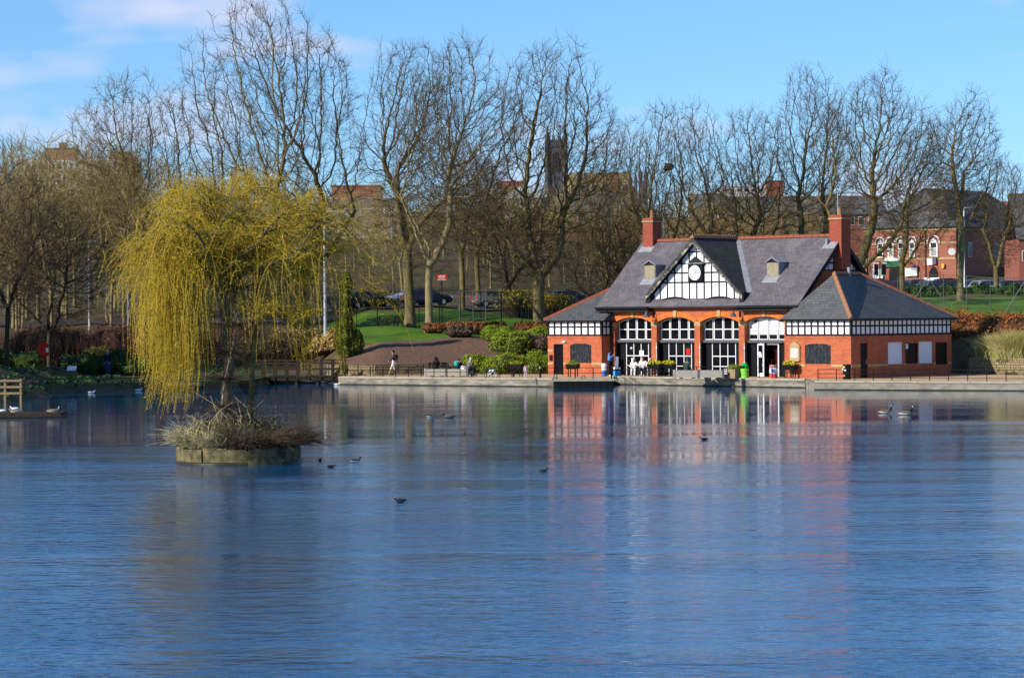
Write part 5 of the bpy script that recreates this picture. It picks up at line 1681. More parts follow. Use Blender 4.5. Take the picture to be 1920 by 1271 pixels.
for x in (580, 584, 578, 588, 640, 645):
    for _ in range(5): strand(wp(x + q.gauss(0, 3), 560 + q.uniform(-30, 30), .2), (0, 0, -1), q.uniform(1.6, 2.3), .5)
def dome(Px):
    x0 = wp(435, 500)[0]
    dx = Px[:, 0] - x0
    k = np.clip((Px[:, 2] - 2.2) / 1.6, 0, 1)
    Px[:, 2] -= k * .038 * np.clip(np.abs(dx) - .5, 0, 9) ** 2
    Px[:, 2] += k * (.12 * np.sin(Px[:, 0] * 2.3) + .10 * np.sin(Px[:, 0] * 5.1 + 1))
    Px[:, 0] = x0 + np.where(dx > 0, dx * (1 - .06 * k), dx * (1 - .17 * np.clip((Px[:, 2] - .4) / 2.0, 0, 1)))
    return Px


WB, ST = wb.arr(), strands.arr()
for Q_ in (WB, ST):
    Q_[:, 0:3] = dome(Q_[:, 0:3]); Q_[:, 7:10] = dome(Q_[:, 7:10])
link('trunk', seg_mesh('trunk', WB, 7, M['willow_bark']), wil)
link('crown', seg_mesh('crown', ST, 3, M['willow']), wil)
rs_ = np.random.RandomState(9)
C_ = dome(np.array(leaves)); N_ = rs_.normal(size=C_.shape); N_ /= np.linalg.norm(N_, axis=1)[:, None]; 
V_, F_ = leaf_quads(rs_, C_, N_, .017, .45)
link('catkins', fast_mesh('catkins', V_, F_, M['willow_leaf']), wil)
# slender birch and a second stem sharing the island
bs = Segs(); bp_ = [wp(416, 815), wp(419, 760, -.25), wp(424, 710, -.28), wp(436, 660, -.25), wp(444, 610, -.2), wp(448, 540, -.1)]
bs.poly(bp_, [.042, .034, .028, .022, .016, .011])
bir = empty('birch_sapling', tuple(wil.location)); tag(bir, 'thin white-barked birch stem in front of the willow trunk', 'tree')
link('trunk', seg_mesh('trunk', bs.arr(), 7, mat('young_birch_bark', (0.20, 0.14, 0.085), (0.50, 0.40, 0.28), scale=3, stretch=(1, 1, 2), lo=.4, hi=.6)), bir)
tw = Segs()
for _ in range(420):
    b0 = Vector(bp_[q.randint(1, 5)]); a = q.uniform(0, 6.283); d = Vector((math.cos(a), math.sin(a), q.uniform(-.3, .5))); pts = [tuple(b0)]
    for k in range(5):
        d = (d + Vector((q.gauss(0, .2), q.gauss(0, .2), q.gauss(0, .15)))).normalized(); b0 = b0 + d * .22; pts.append(tuple(b0))
    tw.poly(pts, [.007 - .001 * k for k in range(6)])
link('crown', seg_mesh('crown', tw.arr(), 3, M['twig']), bir)
s2 = Segs(); s2.poly([wp(465, 800, .9), wp(468, 700, .95), wp(474, 600, 1.0), wp(478, 520, 1.0), wp(490, 430, 1.0)], [.085, .08, .07, .06, .04])
sap = empty('willow_sapling', tuple(wil.location)); tag(sap, 'second slim trunk standing behind the willow on the island', 'tree')
link('trunk', seg_mesh('trunk', s2.arr(), 7, M['bark']), sap)

# ================================================================== town behind the park
M['town_red'] = brickmat('town_red_brick', (0.36, 0.10, 0.06), (0.28, 0.075, 0.05), (0.25, 0.14, 0.10), bump=0)
M['town_brown'] = brickmat('town_brown_brick', (0.30, 0.14, 0.085), (0.24, 0.11, 0.07), (0.22, 0.14, 0.10), bump=0)
M['town_stone'] = mat('town_sandstone', (0.40, 0.28, 0.12), (0.30, 0.20, 0.085), scale=.5)
M['town_dark'] = mat('soot_black_stone', (0.085, 0.088, 0.105), (0.13, 0.132, 0.15), scale=.4)
M['town_white'] = mat('white_cladding', (0.66, 0.66, 0.66), (0.56, 0.56, 0.57), scale=.4)
M['town_slate'] = brickmat('town_slate', (0.15, 0.15, 0.155), (0.11, 0.11, 0.115), (0.07, 0.07, 0.075), bw=.4, bh=.25, ms=.02, bump=0, blot=(0.19, 0.18, 0.17), blot_scale=.3)
M['town_glass'] = mat('window_glass', (0.03, 0.035, 0.045), rough=.12, spec=.5)
M['glass_roof'] = mat('pale_glazed_roof', (0.42, 0.55, 0.60), (0.52, 0.62, 0.66), scale=.6, rough=.3)


def block(name, label, x0, x1, yt, Y, depth, m, cat='building', roof=None, roof_h=3.0, rows=(), cols=0, wm=None, parapet=None, yb=None, ov=.3):
    """a building seen square-on: pixel extent on the photo, real size at distance Y"""
    a, b = at(x0, yt, Y), at(x1, yt, Y)
    w = b.x - a.x; zt_ = (a.z + b.z) / 2
    cx = (a.x + b.x) / 2
    gz = min(tz(cx, Y), zt_ - 3) - .5
    root = empty(name, (cx, Y, gz)); tag(root, label, cat, kind='thing')
    h = zt_ - gz
    MB().box(-w / 2, 0, 0, w / 2, depth, h).build('wall', m, root)
    if roof == 'hip':
        r = MB(); e = ov
        c = [(-w / 2 - e, -e, h), (w / 2 + e, -e, h), (w / 2 + e, depth + e, h), (-w / 2 - e, depth + e, h)]
        k = min(depth / 2, w / 2) * .9
        r1, r2 = (-w / 2 + k, depth / 2, h + roof_h), (w / 2 - k, depth / 2, h + roof_h)
        r.add([c[0], c[1], r2, r1], [(0, 1, 2, 3)]); r.add([c[1], c[2], r2], [(0, 1, 2)]); r.add([c[2], c[3], r1, r2], [(0, 1, 2, 3)]); r.add([c[3], c[0], r1], [(0, 1, 2)]); r.add(c, [(3, 2, 1, 0)])
        r.build('roof', wm or M['town_slate'], root)
    elif roof == 'gable':
        r = MB(); e = ov
        r.slab([(-w / 2 - e, -e, h), (w / 2 + e, -e, h), (w / 2 + e, depth / 2, h + roof_h), (-w / 2 - e, depth / 2, h + roof_h)], .15)
        r.slab([(w / 2 + e, depth + e, h), (-w / 2 - e, depth + e, h), (-w / 2 - e, depth / 2, h + roof_h), (w / 2 + e, depth / 2, h + roof_h)], .15)
        r.build('roof', wm or M['town_slate'], root)
        MB().box(-w / 2 - e, depth / 2 - .15, h + roof_h - .02, w / 2 + e, depth / 2 + .15, h + roof_h + .12).build('ridge', M['town_red'], root)
    else:
        MB().box(-w / 2 - .1, -.1, h, w / 2 + .1, depth + .1, h + .25).build('parapet', parapet or m, root)
    me = None
    for (y0, y1) in rows:
        z0, z1 = at(x0, y1, Y).z - gz, at(x0, y0, Y).z - gz
        ww = w / cols * .62
        fm = MB().box(-ww / 2, -.06, -(z1 - z0) / 2, ww / 2, .02, (z1 - z0) / 2).mesh('window', M['town_white'])
        gm = MB().box(-ww / 2 + .08, -.08, -(z1 - z0) / 2 + .08, ww / 2 - .08, -.05, (z1 - z0) / 2 - .08).mesh('pane', M['town_glass'])
        for i in range(cols):
            o = link('window', fm, root, (-w / 2 + w * (i + .5) / cols, 0, (z0 + z1) / 2))
            link('pane', gm, o)
    return root


block('office_block', 'long white-banded brown office block on the left skyline', 34, 245, 303, 480, 14, M['town_brown'], rows=((306, 319), (326, 337), (344, 354)), cols=18, parapet=M['town_white'])
ob_ = [o_ for o_ in bpy.data.objects if o_.name == 'office_block'][0]
for y0, y1 in ((304.5, 320.5), (324.5, 338.5), (342.5, 356)):
    w_ = at(245, 300, 480).x - at(34, 300, 480).x
    MB().box(-w_ / 2 + .3, -.04, at(34, y1, 480).z - ob_.location.z, w_ / 2 - .3, -.005, at(34, y0, 480).z - ob_.location.z).build('white_band', M['town_white'], ob_)
for x0, x1, yt, lab in ((84, 140, 280, 'brown brick rooftop plant room, wider one on the office block'), (204, 241, 287, 'brown brick rooftop plant room, narrow one on the office block')):
    a, b = at(x0, yt, 482), at(x1, yt, 482); c = at(x0, 304, 482)
    o = empty('plant_room', ((a.x + b.x) / 2, 482, c.z)); tag(o, lab, 'building')
    MB().box(-(b.x - a.x) / 2, 0, 0, (b.x - a.x) / 2, 5, a.z - c.z).build('wall', M['town_brown'], o)
    MB().box(-(b.x - a.x) / 2 - .1, -.1, a.z - c.z, (b.x - a.x) / 2 + .1, 5.1, a.z - c.z + .2).build('coping', M['town_dark'], o)
    if x0 < 100: MB().box(-.3, 1, a.z - c.z, .9, 2, a.z - c.z + 1.2).build('vent', M['town_brown'], o)
block('brick_hall', 'red brick hall with brown parapet between the willow and the pale tree', 622, 712, 350, 430, 10, M['town_red'], rows=((372, 384),), cols=7, parapet=M['town_brown'])
block('low_shed', 'low white-fronted shed below the red brick hall', 598, 735, 385, 400, 8, M['town_white'], roof='gable', roof_h=1.0, rows=((392, 399),), cols=9)
block('glazed_hall', 'hall with pale glazed pyramid roof left of the church tower', 940, 1032, 372, 470, 12, M['town_white'], roof='hip', roof_h=2.6, wm=M['glass_roof'], rows=((376, 384),), cols=8)
block('brick_stack', 'small red brick block beside the glazed roof', 938, 985, 342, 500, 6, M['town_red'])
# long low wing with red walls below the stone hall
block('school_wing', 'red brick range under a long grey hipped roof left of the left chimney', 965, 1232, 396, 385, 12, M['town_red'], roof='hip', roof_h=2.7, rows=((402, 416),), cols=14)
sh_ = block('stone_hall', 'yellow sandstone hall with battlements right of the church tower', 1066, 1182, 336, 620, 14, M['town_stone'], rows=((346, 362),), cols=6)
w_ = (at(1182, 336, 620).x - at(1066, 336, 620).x); hz = at(1066, 336, 620).z - sh_.location.z
me_ = MB().box(-.8, -.2, 0, .8, .6, 1.1).mesh('merlon', M['town_stone'])
for i in range(8):
    link('merlon', me_, sh_, (-w_ / 2 + w_ * (i + .5) / 8, 0, hz + .25))
MB().box(w_ * .18, -.3, hz - 3, w_ * .30, 1.4, hz + 1.5).build('chimney', M['town_brown'], sh_)
block('white_flats', 'white flat-roofed block beyond the boathouse ridge', 1352, 1446, 350, 540, 10, M['town_white'], rows=((354, 360),), cols=7)
block('brick_tower_block', 'red brick stair tower beside the white flats', 1438, 1469, 341, 538, 5, M['town_red'])
block('long_shed', 'long low building with wide grey roof behind the boathouse ridge', 1372, 1660, 402, 410, 16, M['town_red'], roof='gable', roof_h=2.9, rows=((408, 424),), cols=16)
block('brick_house', 'red brick house with dormer seen over the ridge of the boathouse', 1300, 1362, 392, 395, 8, M['town_red'], roof='gable', roof_h=2.2, rows=((398, 410),), cols=3)
block('corner_house', 'red brick house with steep grey roof at the right picture edge', 1911, 1990, 448, 300, 9, M['town_red'], roof='gable', roof_h=5.0, rows=((470, 490),), cols=3)
block('far_terrace', 'distant orange-roofed terrace right of the pub roof', 1880, 1985, 392, 560, 9, M['town_brown'], roof='gable', roof_h=1.6, wm=M['terracotta'])

# church -----------------------------------------------------------------
CY = 800
a, b = at(1026, 262, CY), at(1060, 262, CY)
cw = b.x - a.x
ch_z = 26.0
ch = empty('church', ((a.x + b.x) / 2, CY, ch_z)); tag(ch, 'dark gothic church tower with tall corner pinnacles on the skyline', 'church')
hz = a.z - ch_z
MB().box(-cw / 2, 0, 0, cw / 2, cw, hz).build('tower', M['town_dark'], ch)
for sx in (-1, 1):
    for sy in (0, 1):
        px_, py_ = sx * cw / 2, sy * cw
        bt = MB(); bt.lathe([(.75, 0), (.75, hz - 6), (.62, hz - 6), (.62, hz + 1.2), (.68, hz + 1.4), (.45, hz + 1.6), (.0, hz + 4.0)], 8, (px_, py_, 0), caps=False)
        bt.build('pinnacle', M['town_dark'], ch)
me_ = MB().box(-.28, -.15, 0, .28, .25, .9).mesh('merlon', M['town_dark'])
for i in range(4): link('merlon', me_, ch, (-cw / 2 + cw * (i + .5) / 4, -.02, hz))
wz0, wz1 = at(1043, 322, CY).z - ch_z, at(1043, 281, CY).z - ch_z
def lancet(w, z0, z1, y, t):
    pts = [(-w, y, z0), (w, y, z0), (w, y, z1 - w * 1.3), (w * .6, y, z1 - w * .5), (0, y, z1), (-w * .6, y, z1 - w * .5), (-w, y, z1 - w * 1.3)]
    return MB().slab(pts, t)
lw = lancet(1.5, wz0, wz1, -.10, .2).build('belfry_window', M['town_dark'], ch)
lancet(1.2, wz0 + .2, wz1 - .5, -.16, .05).build('louvres', mat('belfry_louvre', (0.03, 0.03, 0.045)), lw)
for k in (-.4, .4): MB().box(k - .07, -.24, wz0 + .2, k + .07, -.17, wz1 - 1.4).build('mullion', M['town_dark'], lw)
MB().box(-cw / 2 - .2, -.2, wz1 + .8, cw / 2 + .2, -.01, wz1 + 1.1).build('string_course', M['town_dark'], ch)
MB().tube([(0.6, 1, hz), (0.6, 1, hz + 4.4)], .07, 6).build('flagpole', M['galv'], ch)
MB().slab([(0.65, 1, hz + 3.5), (1.5, 1.15, hz + 3.6), (1.5, 1.15, hz + 4.1), (0.65, 1, hz + 4.3)], .05).build('flag', M['red'], ch)
for x, yt, lab in ((1187, 322, 'dark gothic turret pair left of the taller one, right of the stone hall'), (1206, 311, 'tallest dark gothic turret pair right of the stone hall')):
    p = at(x, yt, 640); g = tz(p.x, 640)
    o = empty('church_turret', (p.x, 640, g)); tag(o, lab, 'church', 'gothic turrets on the skyline')
    hh = p.z - g
    MB().box(-1.0, 0, 0, 1.0, 2, hh - 3.4).build('shaft', M['town_dark'], o)
    for s_ in (-.6, .6):
        MB().lathe([(.42, hh - 3.6), (.42, hh - 1.6), (.0, hh + (0 if s_ > 0 else -.5))], 8, (s_, .6, 0), caps=False).build('pinnacle', M['town_dark'], o)

# pub ---------------------------------------------------------------------
PA = R(36)
pc = at(1793, 527, 330)
pub = empty('pub', (pc.x, pc.y, pc.z), -PA); tag(pub, 'red brick corner pub with arched windows and steep slate roof', 'pub', kind='thing')
PL, PD, PH = 12.4, 24.0, 6.45


def pu(x):
    """photo column on the pub's front -> position along it"""
    k = (x - 960) / F_PX; c, s = math.cos(PA), math.sin(PA)
    return (k * pc.y - pc.x) / (c + k * s)


M['pub_brick'] = brickmat('pub_brick', (0.40, 0.13, 0.075), (0.33, 0.10, 0.06), (0.30, 0.17, 0.12), bump=0)
MB().box(-PL, 0, -3, 0, PD, PH).build('wall', M['pub_brick'], pub)
MB().box(-PL - .08, -.1, PH - .35, .08, PD + .08, PH - .1).build('cornice', M['stone'], pub)
rr_ = MB(); c = [(-PL - .4, -.4, PH), (.4, -.4, PH), (.4, PD + .4, PH), (-PL - .4, PD + .4, PH)]; r1, r2 = (-PL / 2 - .6, 5.2, PH + 5.0), (-PL / 2 + .6, PD - 5, PH + 5.0)
rr_.add([c[0], c[1], r1], [(0, 1, 2)]); rr_.add([c[1], c[2], r2, r1], [(0, 1, 2, 3)]); rr_.add([c[2], c[3], r2], [(0, 1, 2)]); rr_.add([c[3], c[0], r1, r2], [(0, 1, 2, 3)]); rr_.add(c, [(3, 2, 1, 0)])
rr_.build('roof', M['town_slate'], pub)
tt = MB(); tt.lathe([(1.9, 0), (0.0, 5.2)], 8, (-2.6, 1.9, PH - .02), caps=False); tt.build('turret_roof', M['town_slate'], pub)
zpx = lambda y: (528.0 - y) / (F_PX / 330.0)
for x, w in ((1652, .62), (1671.5, .62), (1690.5, .62), (1711.5, .62), (1752, .85)):
    u_ = pu(x)
    z0, z1 = zpx(481), zpx(447)
    o = lancet(w * .62, z0, z1, 0, .02); o = o.build('window', M['white_paint'], pub, loc=(u_, -.10, 0))
    MB().box(-w * .42, -.03, z0 + .1, w * .42, -.002, z0 + .95).build('pane', mat('blind', (0.42, 0.44, 0.40), rough=.3) if x > 1660 else M['town_glass'], o)
    MB().box(-w * .42, -.03, z0 + 1.05, w * .42, -.002, z1 - .55).build('pane', M['town_glass'], o)
    hd = MB(); ring = [(w * .95 * math.cos(t), -.06, z1 - w * .55 + w * .95 * math.sin(t)) for t in np.linspace(-.2, math.pi + .2, 13)]
    hd.tube(ring, .09, 6); hd.build('hood_mould', M['white_paint'], o)
    MB().box(-w * .8, -.1, z0 - .16, w * .8, .05, z0).build('sill', M['stone'], o)
for z0, z1, m_ in ((zpx(457.5), zpx(454), 'stone'), (zpx(487), zpx(483), 'stone')):
    MB().box(-PL - .03, -.06, z0, .03, -.003, z1).build('band', M[m_], pub)
for x, w, hh in ((1678, 1.4, 2.6), (1752, 1.2, 2.2)):
    o = lancet(w * .75, -.1, hh, 0, .03).build('door_arch', M['terracotta'], pub, loc=(pu(x), -.06, 0))
    lancet(w * .5, -.1, hh - .35, -.04, .02).build('door', M['black_paint'], o)
for x0, x1, y0, y1, m_, nm in ((1661, 1692, 488, 500, mat('green_fascia', (0.03, 0.16, 0.08)), 'fascia_sign'), (1661, 1692, 482, 488, M['paper'], 'awning'), (1700, 1722, 502, 518, M['paper'], 'banner'), (1713, 1724, 497, 507, mat('purple_sign', (0.09, 0.04, 0.13)), 'sign'), (1741, 1751, 484, 497, M['paper'], 'hanging_sign'), (1752, 1758, 482, 496, mat('mauve_sign', (0.14, 0.12, 0.22)), 'hanging_sign'), (1735, 1764, 521, 529, M['paper'], 'banner'), (1639, 1658, 503, 521, M['paper'], 'banner'), (1768, 1773, 495, 503, mat('amber_sign', (0.7, 0.35, 0.02)), 'sign')):
    MB().box(pu(x0), -.3, zpx(y1), pu(x1), -.2, zpx(y0)).build(nm, m_, pub)
MB().lathe([(.0, 0), (.42, 0), (.42, .12), (.0, .121)], 20, caps=False).build('round_sign', M['paper'], pub, loc=(-.2, -.75, zpx(473)), rot=(R(90), 0, PA))
for u_, v_ in ((.05, .7), (-PL + .5, -.05), (-4.0, -.05)):
    MB().tube([(u_, v_, 0), (u_, v_, PH - .3)], .08, 6).build('drainpipe', M['terracotta'] if u_ > 0 else M['black_paint'], pub)
for v_ in (3.2, 10.2, 11.3, 15.5):
    o = MB().box(-.02, v_, 2.9, .06, v_ + .9, 4.7).build('window', M['town_white'], pub)
    MB().box(.05, v_ + .1, 3.0, .08, v_ + .8, 4.6).build('pane', M['town_glass'], o)
MB().slab([(.2, 12.0, 1.9), (3.2, 12.0, .9), (3.2, 18, .9), (.2, 18, 1.9)], .1).build('lean_to_roof', M['town_white'], pub)
MB().box(.1, 12.2, -1, 3.0, 17.8, 1.0).build('lean_to', M['pub_brick'], pub)
tl = empty('traffic_light', tuple(at(1650, 531, 316))); tag(tl, 'twin-headed black traffic light in front of the pub', 'traffic light')
tl.location.z = tz(tl.location.x, 316)
zt_ = at(1650, 490, 316).z - tl.location.z
MB().tube([(0, 0, 0), (0, 0, zt_)], .07, 8).build('pole', M['iron'], tl)
for s_ in (-.45, .45):
    o = MB().box(s_ - .2, -.2, zt_ - 1.5, s_ + .2, .1, zt_ - .3).build('signal_head', M['black_paint'], tl)
    for k, cc in enumerate(((0.3, .02, .02), (.25, .15, .01), (.02, .2, .08))):
        MB().lathe([(0, 0), (.12, 0), (.13, .12)], 10, caps=False).build('lens', mat('lens%d' % k, cc, rough=.3), o, loc=(s_, -.2, zt_ - .55 - .37 * k), rot=(R(90), 0, 0))
    MB().rbox((s_, .12, zt_ - .9), (.62, .04, 1.5)).build('backing_board', M['door_white'], o)

# ================================================================== fences, lamps, street furniture
def on_pave(x, y): return on_z(x, y, QZ)


def railing(label, pts, z, h, step, rails, name='railing', m=None, post_r=.028, rail_r=.018, cat='railing'):
    m = m or M['iron']
    P = [Vector((p[0], p[1], z if z is not None else tz(p[0], p[1]))) for p in pts]
    root = empty(name, tuple(P[0])); tag(root, label, cat, kind='thing')
    pm = MB().tube([(0, 0, -.05), (0, 0, h)], post_r, 6).mesh('post', m)
    prev = None
    for a, b in zip(P[:-1], P[1:]):
        n = max(1, round((b - a).length / step))
        for i in range(n + (b is P[-1])):
            q_ = a.lerp(b, i / n)
            if z is None: q_.z = tz(q_.x, q_.y)
            link('post', pm, root, q_ - P[0])
            if prev is not None:
                pass
            prev = q_
        for hh in rails:
            t_ = MB()
            if z is None:
                pts_ = []
                for i in range(n + 1):
                    q_ = a.lerp(b, i / n); q_.z = tz(q_.x, q_.y); pts_.append(q_ - P[0] + Vector((0, 0, hh)))
                t_.tube(pts_, rail_r, 5)
            else:
                t_.tube([a - P[0] + Vector((0, 0, hh)), b - P[0] + Vector((0, 0, hh))], rail_r, 5)
            t_.build('rail', m, root)
    return root


def inset(p, q, d):
    p, q = Vector(p), Vector(q); t = (q - p).normalized(); n = Vector((-t.y, t.x))
    if n.y < 0: n = -n
    return [tuple(p + n * d), tuple(q + n * d)]


railing('low black railing along the quay below the mulch bed', inset((-11.0, 179.95), (2.4, 170.6), .3), QZ, .68, 1.05, (.66, .36))
railing('low black railing along the quay before the arches', inset((6.2, 175.8), (16.8, 164.8), .3), QZ, .68, 1.05, (.66, .36))
railing('low black railing on the landing stage', [(2.7, 168.0), (6.0, 168.0), (6.3, 175.4)], QZ, .72, 1.1, (.70, .38))
railing('low three-rail railing along the concrete quay on the right', inset((17.5, 159.6), (28.5, 154.4), .3) + [(45, 147.6)], QZ, .68, 1.1, (.66, .42, .18))
railing('low black railing in front of the mulch bed stone wall', [(-12.2, 184.4), (-9.1, 181.2), (-4.2, 182.9)], QZ, .75, 1.6, (.72, .4))


def mesh_fence(label, pts, h, step, m):
    root = railing(label, pts, None, h, step, (h - .03, .1), name='mesh_fence', m=m, post_r=.035, rail_r=.02, cat='fence')
    sg = Segs(); base = Vector(root.location)
    for a, b in zip(pts[:-1], pts[1:]):
        n = int((Vector(b) - Vector(a)).length / 2.0) + 1
        for k in range(1, int(h / .22)):
            pl = []
            for i in range(n + 1):
                x, y = a[0] + (b[0] - a[0]) * i / n, a[1] + (b[1] - a[1]) * i / n
                pl.append((x - base.x, y - base.y, tz(x, y) + k * .22 - base.z))
            sg.poly(pl, [.0045] * len(pl))
        L = (Vector(b) - Vector(a)).length
        for j in range(int(L / .25)):
            t = j / (L / .25); x, y = a[0] + (b[0] - a[0]) * t, a[1] + (b[1] - a[1]) * t; z = tz(x, y) - base.z
            sg.poly([(x - base.x, y - base.y, z), (x - base.x, y - base.y, z + h)], [.0045] * 2)
    tag(link('wire_mesh', seg_mesh('wire_mesh', sg.arr(), 3, m), root), kind='stuff')
    return root


mesh_fence('tall black wire mesh fence between lawn and ball court', [(-11.8, 211), (5.5, 213)], 2.75, 1.55, M['iron'])
rf_ = mesh_fence('tall grey wire mesh fence on the grass slope by the pub', [(28.4, 204), (44, 196)], 2.4, 1.7, M['grey_steel'])
for x_, s_ in ((30.5, 1), (30.5, -1), (37.0, 1), (37.0, -1)):
    y_ = 204 - (x_ - 28.4) * 8 / 15.6
    MB().tube([(x_ - 28.4, y_ - 204, tz(x_, y_) + 2.2 - rf_.location.z), (x_ - 28.4 + s_ * 1.3, y_ - 204 - s_ * .65, tz(x_ + s_ * 1.3, y_ - s_ * .65) - rf_.location.z)], .04, 6).build('brace', M['grey_steel'], rf_)
# goal frame with basketball backboard sign
ga, gb = at(862, 608, 209), at(911, 608, 209)
gl_ = empty('goal_frame', (ga.x, 209, tz(ga.x, 209))); tag(gl_, 'galvanised gate frame standing in the mesh fence', 'gate')
w_, h_ = gb.x - ga.x, at(880, 546, 209).z - tz(ga.x, 209)
for x_ in (0, w_ * .52, w_): MB().tube([(x_, 0, -.05), (x_, 0, h_)], .035, 7).build('upright', M['grey_steel'], gl_)
for z_ in (h_, h_ * .55, h_ * .25): MB().tube([(0, 0, z_), (w_, 0, z_)], .03, 7).build('crossbar', M['grey_steel'], gl_)
bs_ = empty('red_sign', tuple(at(829, 600, 212))); bs_.location.z = tz(bs_.location.x, 212)
tag(bs_, 'red sign with white lettering on a tall pole by the pale tree', 'sign')
sz = at(829, 520, 212).z - bs_.location.z
MB().tube([(0, .05, 0), (0, .05, sz + .3)], .04, 6).build('pole', M['iron'], bs_)
pn = MB().box(-.36, -.02, sz - .22, .36, .02, sz + .22).build('panel', M['red'], bs_)
for k, (a_, b_) in enumerate(((-.24, .24), (-.28, .26), (-.22, .2))): MB().box(a_, -.026, sz + .1 - k * .11, b_, -.021, sz + .145 - k * .11).build('lettering', M['paper'], pn)
MB().box(-.36, -.028, sz - .22, .36, -.021, sz - .19).build('border', M['paper'], pn)


def lamp_post(x, yt, yb, Y, label, m, arm=.9, k=1.0):
    p = at(x, yb, Y); z = tz(p.x, Y); h = at(x, yt, Y).z - z
    o = empty('lamp_post', (p.x, Y, z)); tag(o, label, 'lamp post')
    MB().lathe([(.12 * k, 0), (.11 * k, 1.2), (.085 * k, 1.3), (.06 * k, h)], 9).build('column', m, o)
    MB().tube([(0, 0, h - .05), (arm * .3, 0, h + .12), (arm, 0, h + .15)], .035, 6).build('arm', m, o)
    MB().rbox((arm + .2, 0, h + .13), (.55, .2, .1)).build('lantern', M['galv'], o)


lamp_post(610, 400, 610, 196, 'tall grey lamp post rising right of the willow', mat('pale_column', (0.50, 0.52, 0.54), rough=.5), .9, 1.5)
lamp_post(241, 432, 605, 222, 'grey lamp post seen through the left side of the willow', M['galv'], -.8)
lamp_post(1143, 392, 545, 240, 'dark lamp post left of the left chimney', M['grey_steel'])
lamp_post(1246, 388, 545, 246, 'thin pale pole right of the left chimney', M['galv'], .12)
lamp_post(1808, 392, 520, 262, 'white pole beside the yellow-green tree bole', M['white_paint'], .3)
lamp_post(168, 455, 640, 214, 'thin white birch trunk in front of the left bank thicket', M['birch'], .1)  # white birch stem drawn with the lamp post shape

# footbridge ---------------------------------------------------------
fb = empty('footbridge', (-17.3, 182.6, 0)); tag(fb, 'dark timber footbridge with open railings beside the quay', 'bridge')
BL = 6.3
MB().box(0, -.1, QZ - .28, BL, 1.5, QZ - .06).build('beam', M['wood_dark'], fb)
pm = MB().box(-.085, -.15, -.03, .085, 1.6, .03).mesh('plank', M['wood_dark'])
for i in range(int(BL / .19)): link('plank', pm, fb, (.1 + i * .19, 0, QZ - .025))
pst = MB().box(-.055, -.055, -.3, .055, .055, 1.08).mesh('post', M['wood_dark'])
for i in range(9):
    for y_ in (-.12, 1.55): link('post', pst, fb, (.1 + i * (BL - .2) / 8, y_, QZ))
for y_ in (-.12, 1.55):
    for z_ in (1.05, .86, .47): MB().box(0, y_ - .07, QZ + z_ - .05, BL, y_ + .07, QZ + z_ + .04).build('rail', M['wood_dark'], fb)
pl_ = MB().lathe([(.10, -1), (.10, QZ - .25)], 8).mesh('pile', M['wood_dark'])
for i in range(5):
    for y_ in (0.05, 1.35): link('pile', pl_, fb, (.3 + i * 1.4, y_, 0))
# floating jetty on the left, with its gate
jt = empty('floating_jetty', (-23.4, 123.5, 0)); tag(jt, 'low dark floating platform with resting geese at the left edge', 'jetty')
MB().box(-2, -.1, -.2, 3.25, 2.2, .12).build('float', M['black_paint'], jt)
pm = MB().box(-.12, -.15, 0, .12, 2.3, .05).mesh('plank', M['wood_dark'])
for i in range(20): link('plank', pm, jt, (-1.9 + i * .262, 0, .14))
MB().box(-2, -.18, .02, 3.3, -.12, .17).build('fascia', M['wood_dark'], jt)
gt = empty('timber_gate', (-26.6, 141, .45)); tag(gt, 'pale timber rail fence on the bank at the left edge', 'fence', kind='thing')
for x_ in (0, .8, 1.6): MB().box(x_ - .05, -.05, -1, x_ + .05, .05, .9).build('post', M['wood_tan'], gt)
for z_ in (.82, .5, .18): MB().box(-.6, -.08, z_ - .06, 1.68, -.03, z_ + .05).build('rail', M['wood_tan'], gt)
ld = empty('stone_landing', (-21.0, 168.9, 0)); tag(ld, 'small pale stone landing on the left shore below the man', 'landing')
MB().box(0, 0, -.5, 2.0, 1.4, .28).build('base', M['wet'], ld)
for i in range(4): MB().box(.02 + i * .5, -.06, .28, .48 + i * .5, 1.3, .42).build('slab', M['coping'], ld)

# lifebuoy post, park bench, picnic tables -------------------------------
lp = on_z(75, 706, .55); lb_ = empty('lifebuoy_post', (lp.x, 187, tz(lp.x, 187))); tag(lb_, 'red lifebuoy housing on a red post on the left bank', 'lifebuoy')
MB().tube([(0, 0, 0), (0, 0, .9)], .06, 8).build('post', M['red'], lb_)
hs_ = MB(); hs_.lathe([(.0, 0), (.36, 0), (.42, .06), (.42, .16), (.36, .22), (0, .22)], 20, caps=False)
hso = hs_.build('housing', M['red'], lb_, loc=(0, .05, 1.22), rot=(R(90), 0, .25)); hso.scale = (.9, 1.25, 1)
MB().box(.18, -.2, 1.05, .36, -.19, 1.35).build('label_plate', M['paper'], lb_)


def bench(label, loc, rz, m=None, w=1.6, back=True, name='park_bench', group=None):
    m = m or M['wood_dark']
    o = empty(name, loc, rz); tag(o, label, 'bench', group)
    for i in range(3): MB().box(-w / 2, -.25 + i * .165, .42, w / 2, -.11 + i * .165, .46).build('seat_slat', m, o)
    if back:
        for i in range(2): MB().rbox((0, .28 + .03 * i, .62 + .17 * i), (w, .03, .13), (-.15, 0, 0)).build('back_slat', m, o)
    for s_ in (-1, 1):
        MB().box(s_ * (w / 2 - .15) - .03, -.22, 0, s_ * (w / 2 - .15) + .03, -.16, .42).build('leg', M['iron'], o)
        MB().box(s_ * (w / 2 - .15) - .03, .2, 0, s_ * (w / 2 - .15) + .03, .27, .85 if back else .42).build('leg', M['iron'], o)
    return o


